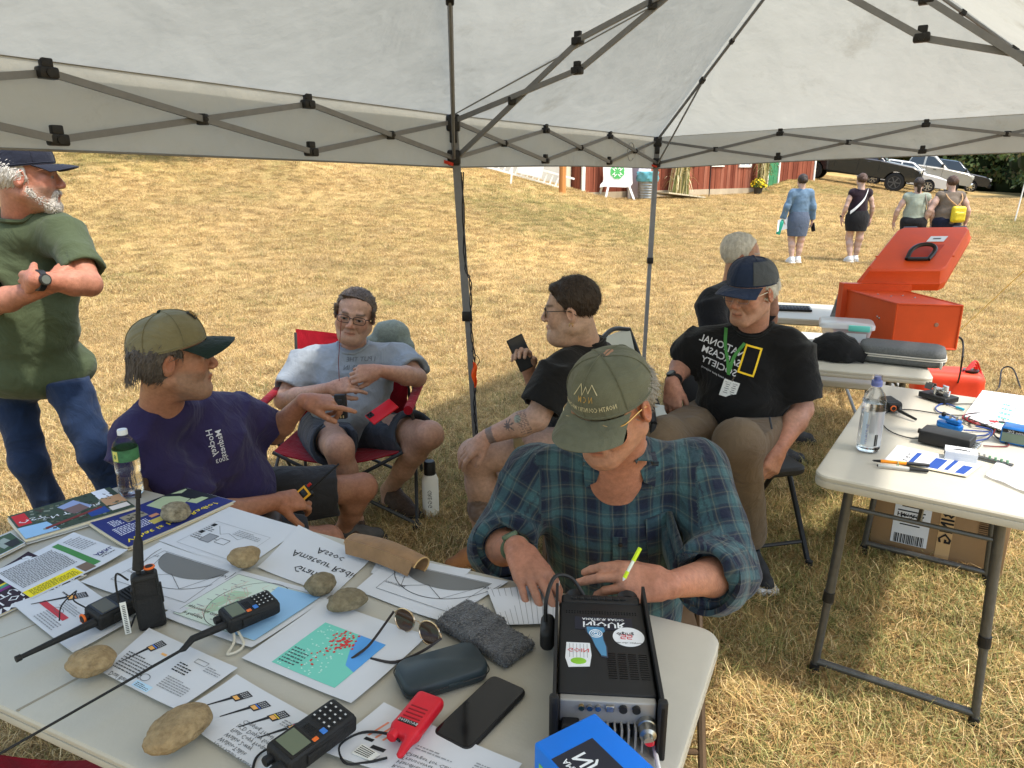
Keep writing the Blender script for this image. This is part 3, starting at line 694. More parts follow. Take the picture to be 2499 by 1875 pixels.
def add_hand(F,wr,d,back,thumb=1,curls=None,spread=.0,tcurl=(.3,.3),tdir=.6,s=1.):
 """wrist, finger direction, back-of-hand normal; thumb=+1: thumb on cross(back, d) side"""
 x=nrm(d);z=nrm(np.asarray(back)-x*np.dot(back,x));y=np.cross(z,x)*thumb
 q=lambda a,b,c:wr+(x*a+y*b+z*c)*s
 curls=curls or[(.25,.3,.2)]*4
 F.cap(wr,q(.03,0,0),.0255*s,.025*s,.012)
 base=[(.092,.030,.004),(.095,.010,.006),(.090,-.011,.004),(.081,-.030,0)]
 for bx,by,bz in base:F.cap(q(.022,by*.6,0),q(bx,by,bz-.003),.0165*s,.0125*s,.014)
 F.cap(q(.02,.012,-.006),q(.065,.022,-.010),.018*s,.014*s,.014)
 lens=[(.042,.026,.021),(.047,.029,.022),(.044,.027,.022),(.034,.021,.019)]
 tips=[]
 for i,(bx,by,bz)in enumerate(base):
  p0=q(bx,by,bz-.003);ang=0;sp=spread*(1.5-i)/1.5;rad=(.0103,.0105,.0100,.0088)[i]
  ch=[p0]
  for j in range(3):
   ang+=curls[i][j];dv=x*math.cos(ang)*math.cos(sp)+y*math.sin(sp)*math.cos(ang)-z*math.sin(ang)
   p1=p0+dv*lens[i][j]*s;F.cap(p0,p1,rad*s*(1-.08*j),rad*s*(1-.08*(j+1)),.003 if j else.005);p0=p1;ch.append(p1)
  tips.append(ch)
 a=q(.022,.024,-.006);td=nrm(x*math.cos(tdir)+y*math.sin(tdir)-z*.35)
 b=a+td*.046*s;F.cap(a,b,.0165*s,.0125*s,.012);t2=nrm(td*math.cos(tcurl[0])+(x*.7-y*.5-z*.5)*math.sin(tcurl[0]));c=b+t2*.033*s;F.cap(b,c,.0122*s,.011*s,.004)
 t3=nrm(t2*math.cos(tcurl[1])+(x*.6-y*.7-z*.4)*math.sin(tcurl[1]));F.cap(c,c+t3*.024*s,.011*s,.0095*s,.003);tips.append([a,b,c,c+t3*.024*s])
 return tips
def torso(F,J,g=1.,k=.05,grow=0.,hemdrop=None,belly=1.,chest=1.,hip=1.):
 sl,sr,hl,hr,nk,fr=J['sl'],J['sr'],J['hl'],J['hr'],J['neck'],nrm(J['fr'])
 pel=(hl+hr)/2;top=(sl+sr)/2;up=nrm(top-pel);rt=nrm(np.cross(fr,up));fr=np.cross(up,rt);M=np.stack([rt,fr,up],1)
 hw=np.linalg.norm(sr-sl)/2;Lh=np.linalg.norm(top-pel)
 F.ell(lerp(pel,top,.70)+fr*.012,(hw*.86+grow,.112*g*chest+grow,Lh*.40),M,k);F.ell(lerp(pel,top,.36)+fr*.03*belly,(.158*g+grow,.125*g*belly+grow,Lh*.36),M,k)
 F.ell(pel+up*.02,(.165*g*hip+grow,.118*g*hip+grow,.12),M,k)
 c_=(sl+sr)/2;F.cap(lerp(sl,c_,.10)-up*.022,lerp(sr,c_,.10)-up*.022,.058+grow,None,k);F.cap(nk-up*.03,lerp(nk,sl,.85),.05+grow,.052+grow,k);F.cap(nk-up*.03,lerp(nk,sr,.85),.05+grow,.052+grow,k)
 return M,pel,up
def add_leg(F,hp,kn,an,g=1.):
 F.cap(hp,lerp(hp,kn,.5),.085*g,.074*g,.03);F.cap(lerp(hp,kn,.45),kn,.074*g,.056*g,.03);F.ell(kn,.056*g,None,.02)
 c=lerp(kn,an,.32);d=nrm(np.cross(np.cross(an-kn,hp-kn),an-kn));b=d*.012*g
 F.cap(kn,c+b,.052*g,.055*g,.03);F.cap(c+b,lerp(kn,an,.62),.055*g,.044*g,.03);F.cap(lerp(kn,an,.6),an,.044*g,.034*g,.03);
def shoe(parent,an,d,L=.28,mats=None,h=.11,boot=False,s=1.,sole_mat=None):
 d=nrm(V(d[0],d[1],0));sd=V(-d[1],d[0],0);b=V(an[0],an[1],min(an[2],.12)-.09);F=SDF()
 b=np.array([an[0],an[1],GZ(an)+.0]);p=lambda x,y,z:b+d*x*s+sd*y*s+V(0,0,z*s)
 F.cap(p(-.05,0,.05),p(.06,0,.052),.040*s,.042*s,.03);F.cap(p(.06,0,.045),p(.155,.004,.036),.043*s,.034*s,.03);F.cap(p(0,0,.06),p(-.005,0,.105+(.07 if boot else 0)),.042*s,.044*s,.03)
 F.cap(p(.03,0,.075),p(.09,0,.055),.035*s,.034*s,.03);F.plane(p(0,0,.016),(0,0,-1),.4);F.cap(p(-.004,0,.10+(.07 if boot else 0)),p(-.004,0,.2),.036*s,.040*s,.01,'s')
 v,f=F.mesh(.006*max(s,1));o=obj('boot' if boot else 'shoe',relax(v,f,2),f,mats,parent,ang=180)
 F=SDF();F.box(p(.05,0,.014),(.30*s,.094*s,.028*s),.012*s,np.stack([d,sd,V(0,0,1)],1));F.cap(p(.0,0,.016),p(.16,.004,.016),.045*s,.04*s,.02);F.plane(p(0,0,.028*s),(0,0,1),.4);F.plane(p(0,0,.001),(0,0,-1),.4)
 v,f=F.mesh(.007);obj('sole',v,f,sole_mat or mat('sole_dark',(.02,.018,.016),.8),o,ang=40)
 m=MB()
 for i in range(5):
  x=.03+.02*i;z=.112-.011*i
  m.tube(bez([p(x,-.022,z-.006),p(x+.008,0,z+.004),p(x,.022,z-.006)],8),.0028*s,5)
 m.obj('lace',mat('lace_grey',(.12,.11,.10),.8),o)
 return o
def GZ(p):return float(gz(p[0],p[1]))
SKINK=np.array([.62,.70,.75])
def skin_mat():
 m=mat('skin',rough=.5,spec=.35,attr='Col',nz=(70,.2),bump=(240,.35,.004),sss=.12);return m
skin_mat()
def cloth(name,col,nzs=(6,.14),bump=(8,.4,.045),rough=.85,sheen=.1,fine=420):
 m=mat(name,tuple(c*.66 for c in col),rough,nz=nzs,bump=bump,spec=.15,sheen=sheen);t=m.node_tree;L=t.links.new
 [q for q in t.nodes if q.type=='TEX_NOISE'][-1].inputs['Distortion'].default_value=1.2
 n=t.nodes.new('ShaderNodeTexNoise');n.inputs['Scale'].default_value=fine;L(t.nodes['Texture Coordinate'].outputs['Object'],n.inputs['Vector'])
 b2=t.nodes.new('ShaderNodeBump');b2.inputs['Strength'].default_value=.35;b2.inputs['Distance'].default_value=.002;L(n.outputs[0],b2.inputs['Height'])
 bp=[q for q in t.nodes if q.type=='BUMP'][0];L(bp.outputs[0],b2.inputs['Normal']);L(b2.outputs[0],t.nodes['Principled BSDF'].inputs['Normal']);return m
def build_body(root,J,skin,h_arm=.0042,h_head=.0031,arms=True,legs=None,hand_fn=None,legr=1.,armr=1.,head_kw=None,col_kw=None,paint=None,extra=None):
 """one continuous skin mesh: head and neck, arms with hands, legs where they show"""
 parts=[];cols=[];sk=np.array(skin)
 hk=dict(s=1.,wide=1.,jowl=0.);hk.update(head_kw or{})
 F=SDF();add_head(F,J['head'],J['hM'],neck=J['neck']-V(0,0,.03),**hk);F.cap(J['neck']-V(0,0,.03),J['neck']-V(0,0,.07)-nrm(J['fr'])*.005,.062,.068,.03)
 if extra:extra(F)
 v,f=F.mesh(h_head,bounds=(J['neck']-V(.24,.24,.29),J['neck']+V(.24,.24,.5))if extra else None);v=relax(v,f,1,.35);parts.append((v,f));ck=dict(col_kw or{});cols.append(head_color(v,J['head'],J['hM'],hk['s'],hk['wide'],skin,**ck))
 if arms:
  for sd in('l','r'):
   if J.get('w'+sd)is None:continue
   F=SDF();add_arm(F,J['s'+sd],J['e'+sd],J['w'+sd],armr);
   if hand_fn:hand_fn(F,sd)
   v,f=F.mesh(h_arm);v=relax(v,f,1,.3);c=np.tile(sk*np.array([.98,.92,.9]),(len(v),1));c*=(1+.10*vnoise(v,3,14)+.06*vnoise(v,9,60))[:,None]
   dw=np.linalg.norm(v-J['w'+sd],axis=1);c*=np.array([1,1,1])-np.array([.0,.10,.12])*sstep(.16,.03,dw)[:,None]
   if paint:paint(v,c,sd)
   parts.append((v,f));cols.append(c)
 for sd in(legs or()):
  F=SDF();add_leg(F,J['h'+sd],J['k'+sd],J['a'+sd],legr);F.cap(J['a'+sd],J['a'+sd]-V(0,0,.07),.036*legr,.04,.02)
  v,f=F.mesh(.0075);v=relax(v,f,2);c=np.tile(sk*np.array([1.0,.96,.95]),(len(v),1));c*=(1+.09*vnoise(v,4,10)+.05*vnoise(v,8,50))[:,None]
  kd=np.linalg.norm(v-J['k'+sd],axis=1);c*=1-np.array([.02,.12,.13])*sstep(.10,.03,kd)[:,None]
  if paint:paint(v,c,'k'+sd)
  parts.append((v,f));cols.append(c)
 v,f=join(parts);return obj('body',v,f,MATS['skin'],root,ang=180,colors=np.clip(np.concatenate(cols)*SKINK,0.003,1))
def shirt(root,J,m,name='t_shirt',g=1.,sleeve=.62,hem=.07,grow=.010,h=.0078,seed=1,amp=.0045,belly=1.,chest=1.,arm_r=1.15,skipsl=(),hip=1.,vec=None,collar=.071,freq=26,sl_in=True,cut=None,cup=.045):
 F=SDF();M,pel,up=torso(F,J,g,.05,grow,None,belly,chest,hip)
 for sd in('l','r'):
  if sd in skipsl:continue
  s_,e,w_=J['s'+sd],J['e'+sd],J.get('w'+sd)
  if sleeve<=1:
   F.cap(lerp(s_,e,.04),lerp(s_,e,sleeve),.062*arm_r,.068*arm_r,.06,'u',True)
   if sl_in:F.cap(lerp(s_,e,sleeve-.14),lerp(s_,e,sleeve+.1),.056*arm_r,.061*arm_r,.004,'s',True)
  else:
   F.cap(s_,e,.070*arm_r,.062*arm_r,.045);F.cap(lerp(s_,e,.8),lerp(e,w_,sleeve-1),.062*arm_r,.068*arm_r,.03,'u',True)
   F.cap(lerp(e,w_,sleeve-1.12),lerp(e,w_,sleeve-.9),.050*arm_r,.057*arm_r,.004,'s',True)
 F.plane(pel-up*hem,-up,.5);nk=J['neck']
 if not cut and 'l' not in skipsl:F.ell(nk-up*.058+nrm(J['fr'])*.022,(.088,.076,.052),M,.04)
 F.ell(nk+nrm(J['fr'])*.012+up*cup,(collar,collar*1.05,.082),M,.012,'s')
 if cut:cut(F,M,pel,up)
 v,f=F.mesh(h,folds(seed,amp*1.25,freq));v=relax(v,f,1,.3)
 va=vec(v,M,pel,up)if vec else None
 o=obj(name,v,f,m,root,ang=180,vecattr=va)
 return o,M,pel,up
def collar_band(root,J,m,M,up,parent,r=.071):
 nk=J['neck'];fr=nrm(J['fr']);c=nk+fr*.012+up*.002;bv=BVHTree.FromPolygons([tuple(q)for q in ovs(parent)],[tuple(p.vertices)for p in parent.data.polygons])
 pts=[]
 for i in range(40):
  a=2*math.pi*i/40;d=M[:,0]*math.cos(a)*r*1.05+M[:,1]*math.sin(a)*r*1.15;o=c+d*1.0+up*.09;hit=bv.ray_cast(Vector(o),Vector(-up),.3)
  pts.append(np.array(hit[0])+up*.002 if hit[0]else o-up*.09)
 pts=np.array(pts);hh=(pts-c)@up;md=np.median(hh);nh=np.clip(hh,md-.022,md+.03);nh=(np.roll(nh,1)+nh+np.roll(nh,-1))/3;pts=pts+(nh-hh)[:,None]*up
 MB().tube(list(pts),.0075,6,True).obj('neckband',m,parent)
def ovs(o):
 a=np.zeros(len(o.data.vertices)*3,np.float32);o.data.vertices.foreach_get('co',a);return a.reshape(-1,3).astype(float)+BASE[o]
def project(o,uv,c,ux,uy,d,off=.003): # lay flat print on a cloth surface
 bv=BVHTree.FromPolygons([tuple(q)for q in ovs(o)],[tuple(p.vertices)for p in o.data.polygons]);out=[]
 for u,v in uv:
  q=c+ux*u+uy*v+d*.35;hit=bv.ray_cast(Vector(q),Vector(-d),.8)
  out.append(np.array(hit[0])+d*off if hit[0]else q-d*.35)
 return np.array(out)
def hitpx(o,px,py,off=.0):
 bv=BVHTree.FromPolygons([tuple(q)for q in ovs(o)],[tuple(p.vertices)for p in o.data.polygons]);d=nrm(ray(px,py));h=bv.ray_cast(Vector((0,0,CAMH)),Vector(d),20)
 return np.array(h[0])-d*off if h[0]else P(px,py,3.)
def subdiv_text(v,f,mx): # refine lettering so that it can drape
 v=[tuple(q)for q in v];out=[]
 tri=[(p[0],p[i],p[i+1])for p in f for i in range(1,len(p)-1)]
 cache={}
 def mid(a,b):
  k=(min(a,b),max(a,b))
  if k not in cache:v.append(((v[a][0]+v[b][0])/2,(v[a][1]+v[b][1])/2));cache[k]=len(v)-1
  return cache[k]
 st=tri
 while st:
  a,b,c=st.pop();e=[math.dist(v[a],v[b]),math.dist(v[b],v[c]),math.dist(v[c],v[a])]
  if max(e)<mx:out.append((a,b,c));continue
  if e[0]==max(e):m_=mid(a,b);st+=[(a,m_,c),(m_,b,c)]
  elif e[1]==max(e):m_=mid(b,c);st+=[(a,b,m_),(a,m_,c)]
  else:m_=mid(c,a);st+=[(a,b,m_),(m_,b,c)]
 return np.array(v),out
def print_on(o,s,size,c,ux,uy,d,m,name='lettering',align='CENTER',bold=0.,mx=.02,off=.003):
 v,f=text_uv(s,size,align,2,bold);v,f=subdiv_text(v,f,mx);return obj(name,project(o,v,c,ux,uy,d,off),f,m,o,False)
def pants(root,J,m,name='trousers',cover=2.,g=1.,h=.0085,seed=3,amp=.005,waist=.10,hip=1.,r=1.22,sides=('l','r'),freq=24):
 F=SDF();fr=nrm(J['fr']);pel=(J['hl']+J['hr'])/2;up=nrm((J['sl']+J['sr'])/2-pel);rt=nrm(np.cross(fr,up));M=np.stack([rt,np.cross(up,rt),up],1)
 F.ell(pel+up*.02,(.170*g*hip,.124*g*hip,.13),M,.05);F.cap(J['hl'],J['hr'],.085*g,None,.05)
 for sd in sides:
  hp,kn,an=J['h'+sd],J['k'+sd],J['a'+sd]
  if cover<=1:
   e=lerp(hp,kn,cover);F.cap(hp,e,.094*r*g,.080*r*g,.04,'u',True);F.cap(lerp(hp,kn,cover-.12),lerp(hp,kn,cover+.1),.066*r*g,.074*r*g,.004,'s',True)
  else:
   F.cap(hp,kn,.090*r*g,.068*r*g,.04);F.cap(kn,lerp(kn,an,min(1,cover-1)),.068*r*g,.056*r*g,.04,'u',False)
   F.plane(lerp(kn,an,min(1.02,cover-1+.06)),an-kn,.12)
 F.plane(pel+up*waist,up,.4)
 v,f=F.mesh(h,folds(seed,amp*1.25,freq));v=relax(v,f,1,.3);return obj(name,v,f,m,root,ang=180)
def hair(root,J,m,spec,h=.0038,s=1.,wide=1.,name='hair',amp=.003,freq=90,n_st=1500,ln=.03):
 F=SDF();c,M=J['head'],J['hM'];p=lambda q:c+M@(np.array([q[0]*wide,q[1],q[2]])*s)
 for q in spec:
  if q[0]=='e':F.ell(p(q[1]),np.array(q[2])*s*np.array([wide,1,1]),M,q[3]*s,q[4]if len(q)>4 else 'u')
  elif q[0]=='c':F.cap(p(q[1]),p(q[2]),q[3]*s,q[4]*s,q[5]*s,q[6]if len(q)>6 else 'u')
  elif q[0]=='p':F.plane(p(q[1]),M@np.array(q[2],float),q[3])
 v,f=F.mesh(h,folds(11,amp,freq,6));o=obj(name,v,f,m,root,ang=180)
 if n_st:
  nn=np.zeros((len(v),3));fn=np.cross(v[f[:,2]]-v[f[:,0]],v[f[:,3]]-v[f[:,1]])
  for k in range(4):np.add.at(nn,f[:,k],fn)
  nn/=np.linalg.norm(nn,axis=1,keepdims=True)+1e-9;g=np.random.RandomState(n_st);ii=g.randint(len(v),size=n_st);l=(v[ii]-c)@M
  fl=np.stack([l[:,0]*0,-.75+0*l[:,0],-.35-2.5*np.clip(-l[:,1]+.02,0,.1)/.1*.5],1)
  if name=='beard':fl=np.stack([l[:,0]*0,.25+0*l[:,0],-1+0*l[:,0]],1)
  fl=fl+g.normal(size=fl.shape)*.28;fl=fl@M.T;N=nn[ii];fl-=N*(fl*N).sum(1,keepdims=True);fl/=np.linalg.norm(fl,axis=1,keepdims=True)+1e-9
  L=(ln*g.uniform(.5,1.2,n_st))[:,None]*s;sd=np.cross(N,fl)*.0011*s;p0=v[ii]-N*.001;p1=p0+fl*L*.5+N*.0045*s;p2=p0+fl*L+N*(.001+.004*g.uniform(-.6,1.2,(n_st,1)))*s
  V_=np.stack([p0-sd,p0+sd,p1-sd,p1+sd,p2],1).reshape(-1,3);b=np.arange(n_st)*5;Fq=np.concatenate([np.stack([b,b+1,b+3,b+2],1),np.stack([b+2,b+3,b+4,b+4],1)])
  fs=obj('strands',V_,[list(q[:4])if q[2]!=q[3]else list(q[:3])for q in Fq],m,o,False);fs['kind']='stuff'
 return o
def strands(m,J,n,seed,fn,s=1.,r=.0009): # loose locks: fn(rng) -> list of local points
 g=np.random.RandomState(seed);mb=MB()
 for i in range(n):
  pts=fn(g);mb.tube([J['head']+J['hM']@(np.array(q)*s)for q in pts],[r]*(len(pts)-1)+[r*.3],3,cap=False)
 return mb
def cap_hat(root,J,crown,brimm,s=1.,tilt=0.,brim=.075,seam=True,button=None,wide=1.,h0=.045,front=None,name='cap',up=0.0,bandz=None,droop=.022):
 """crown shell plus curved brim in the head's own frame"""
 c=J['head'];M=J['hM']@rotx(tilt);q=lambda x,y,z:c+M@(np.array([x*wide,y,z])*s)
 m=MB();rx,ry,hz=.086,.107,.088;nu,nv=48,12
 def dome(u,v,off=0.):
  a=2*math.pi*u;t=v*math.pi/2;r=math.cos(t)**.72
  flat=1+.04*math.cos(2*a);pl=1-.012*abs(math.sin(3*a))**.3*0
  z=h0+hz*math.sin(t)**.9*(1+.06*math.sin(a))-.012*(1-v)*(1-math.sin(a))*.8
  return q((rx+off)*r*math.cos(a)*flat,-.012+(ry+off)*r*math.sin(a),z+off)
 m.sheet(lambda u,v:dome(u,min(v,.995)),nu,nv,.004);o=m.obj(name,crown,root,ang=60)
 sm=MB()
 for k in range(6):
  a=(k+.5)/6;sm.tube([dome(a,v/14,.0025)for v in range(15)],.0016,4)
 sm.tube([dome(i/40,.02,.002)for i in range(40)],.002,4,True);sm.obj('seam',crown,o)
 MB().ell(dome(0,1.0),(.009*s,)*3,M,10,6).obj('button',button or crown,o)
 def bf(u,v):
  a=(u-.5)*2.25;bx=(rx+.002)*math.sin(a);by=-.012+(ry+.002)*math.cos(a)
  k=v*brim*max(0,math.cos(a*.80))**.55
  return q(bx*(1+.10*v),by+k,h0-.004-.030*v*v*.3-droop*(abs(math.sin(a))**2)*(.25+v)+up*v)
 m=MB();m.sheet(bf,24,8,.004);b_=m.obj('brim',brimm,o,ang=60)
 sm=MB()
 for vv in(.35,.6,.85):sm.tube([bf(.08+.84*i/20,vv)+M[:,2]*.0022 for i in range(21)],.0008,3)
 sm.obj('stitching',brimm,b_)
 return o,q,dome
def glasses(root,J,m,lens,s=1.,w_=.026,h=.018,y=.098,z=.004,wide=1.,full=True):
 c,M=J['head'],J['hM'];q=lambda x,y_,z_:c+M@(np.array([x*wide,y_,z_])*s);mb=MB();lm=MB()
 for sg in(-1,1):
  pts=[q(sg*.033+w_*np.sign(math.cos(a))*abs(math.cos(a))**.6,y-.35*(abs(sg*.033+w_*math.cos(a))-.01)**2*6,z+h*np.sign(math.sin(a))*abs(math.sin(a))**.7)for a in np.linspace(0,2*math.pi,28,False)]
  mb.tube(pts,.0016*s if full else.0009*s,5,True);cc=sum(pts)/len(pts);lm.add(pts,[list(range(len(pts)))])
  mb.tube(bez([q(sg*(.033+w_),y-.012,z+.008),q(sg*.078,y-.03,z+.010),q(sg*.083,.02,z+.010),q(sg*.084,-.01,z+.004),q(sg*.082,-.03,z-.012)],12),.0018*s,5)
 mb.tube(bez([q(-.008,y+.002,z+.006),q(0,y+.005,z+.009),q(.008,y+.002,z+.006)],6),.0016*s,5)
 o=mb.obj('glasses',m,root);lm.obj('lens',lens,o,False);return o
def watch(root,wr,d,back,strap,face,r=.031,s=1.):
 x=nrm(d);z=nrm(np.asarray(back)-x*np.dot(back,x));y=np.cross(z,x);m=MB()
 m.rings([[wr+x*t*s+(y*math.cos(a)*r+z*math.sin(a)*r*.86)*s*e for a in np.linspace(0,2*math.pi,24,False)]for t,e in((-.011,1),(-.010,1.09),(.010,1.09),(.011,1))]);o=m.obj('watch',strap,root)
 F=np.stack([x,y,z],1);MB().lathe([(.0,0),(.02*s,0),(.021*s,.004*s),(.019*s,.010*s),(.016*s,.0105*s)],20,wr+z*r*.86*s,F).obj('case',face[0],o)
 MB().lathe([(.0,.0108*s),(.015*s,.0108*s),(.0,.0115*s)],16,wr+z*r*.86*s,F).obj('dial',face[1],o);return o
LIGHT=S(214,160,134);RUDDY=S(208,140,112);TAN=S(200,138,106);PALE=S(222,178,156)
GREYHAIR=mat('hair_grey',S(150,146,140),.55,nz=(60,.45),bump=(160,.8,.01),stretch=(1,1,.25));WHITEHAIR=mat('hair_white',S(214,210,202),.55,nz=(60,.3),bump=(160,.8,.01),stretch=(1,1,.25))
DARKHAIR=mat('hair_dark',S(58,46,38),.5,nz=(70,.5),bump=(180,.8,.01),stretch=(1,1,.25));SALTHAIR=mat('hair_salt',S(92,84,78),.55,nz=(90,.6),bump=(160,.9,.01),stretch=(1,1,.25))
BLACKM=mat('frame_black',(.01,.01,.01),.3);GOLD=mat('gold_wire',S(190,160,110),.25,1);SILV=mat('silver_wire',S(170,168,165),.25,1)
LENS=mat('clear_lens',(1,1,1),.02,trans=1,ior=1.05,alpha=.22);WBLK=mat('watch_black',(.014,.014,.015),.5,nz=(80,.3));WFACE=mat('watch_face',S(90,96,92),.25)
def local(c,M):return lambda x,y,z:c+M@V(x,y,z)
# ---- standing man in the green t-shirt
def green_man():
 J=dict(head=P(66,432,2.80),hM=headframe((.90,.34,-.04)),neck=P(52,535,2.84),fr=V(.42,-.9,0),sl=P(-78,560,2.92),sr=P(158,566,2.82),
 el=P(-25,745,2.66),wl=P(128,696,2.60),er=P(218,694,2.68),wr=P(88,684,2.52),hl=P(18,915,2.92),hr=P(152,905,2.87))
 J['kl']=P(72,1130,2.86);J['kr']=P(238,1110,2.78);J['al']=V(J['kl'][0]+.04,2.95,.10);J['ar']=V(J['kr'][0]+.10,2.86,.10)
 t=thing('person','standing man in green t-shirt, jeans and navy cap with folded arms','person',V(-1.75,2.88,0))
 def hands(F,sd):
  if sd=='r':add_hand(F,J['wr'],nrm(P(20,700,2.66)-J['wr']),(-.2,-1,.15),-1,[(.2,.4,.3)]*4)
  else:add_hand(F,J['wl'],nrm(P(195,660,2.70)-J['wl']),(.15,-1,-.1),1,[(.15,.35,.3)]*4,tcurl=(.2,.2),tdir=.35)
 hl=lambda l:sstep(.03,-.005,l[:,1])*sstep(.02,.05,l[:,2]+.02*0)
 build_body(t,J,RUDDY,hand_fn=hands,legs=None,head_kw=dict(s=1.02,gaunt=.6),col_kw=dict(brow=S(190,180,170),stubble=(S(206,180,160),.5),ruddy=.45))
 hair(t,J,WHITEHAIR,[('e',(0,-.030,.020),(.086,.088,.075),.01),('p',(0,.012,0),(0,1,.15),.3),('p',(0,0,.075),(0,.2,1),.3),('p',(0,-.03,-.035),(0,.3,-1),.3)],s=1.02)
 hair(t,J,mat('beard_white',S(206,200,190),.7,nz=(120,.35),bump=(200,1,.01)),[('c',(-.056,.008,-.05),(-.024,.068,-.100),.018,.021,.02),('c',(.056,.008,-.05),(.024,.068,-.100),.018,.021,.02),('e',(0,.070,-.104),(.035,.027,.024),.02),
 ('c',(-.024,.091,-.052),(.024,.091,-.052),.006,.006,.006),('c',(-.028,.082,-.055),(-.032,.072,-.09),.008,.012,.01),('c',(.028,.082,-.055),(.032,.072,-.09),.008,.012,.01),('e',(0,.098,-.067),(.019,.014,.007),.004,'s')],s=1.02,name='beard',ln=.012,amp=.0025,freq=220,h=.003)
 navy=cloth('cap_navy',S(42,46,60));cap_hat(t,J,navy,navy,1.02,tilt=.06,brim=.072,droop=.016)
 g=cloth('green_jersey',S(86,98,72),(5,.12));o,M,pel,up=shirt(t,J,g,g=1.06,sleeve=.74,hem=.075,seed=21,amp=.006,belly=1.05,arm_r=1.04,collar=.066,hip=1.22)
 collar_band(t,J,g,M,up,o);fr=M[:,1];rt=M[:,0]
 pc=hitpx(o,15,600)+rt*.02;uv=[(-.16,0),(-.03,0)]
 pts=project(o,[(x,0)for x in np.linspace(-.02,-.13,9)]+[(-.13,-y)for y in np.linspace(.01,.13,8)],pc,rt*-1,up,fr,.002);MB().tube(list(pts),.002,4).obj('pocket_seam',g,o)
 j=cloth('blue_denim',S(38,56,88),(12,.3));pants(t,J,j,'jeans',1.96,seed=9,amp=.007,r=1.02,waist=.0,g=.88)
 for sd in 'lr':shoe(t,J['a'+sd],(.5,-.8),mats=mat('shoe_brown',S(70,52,40),.7,nz=(30,.3)))
 watch(t,lerp(J['wr'],J['er'],.06),J['wr']-J['er'],(-.1,-1,.25),WBLK,(WBLK,WFACE),.034)
 return t
green_man()
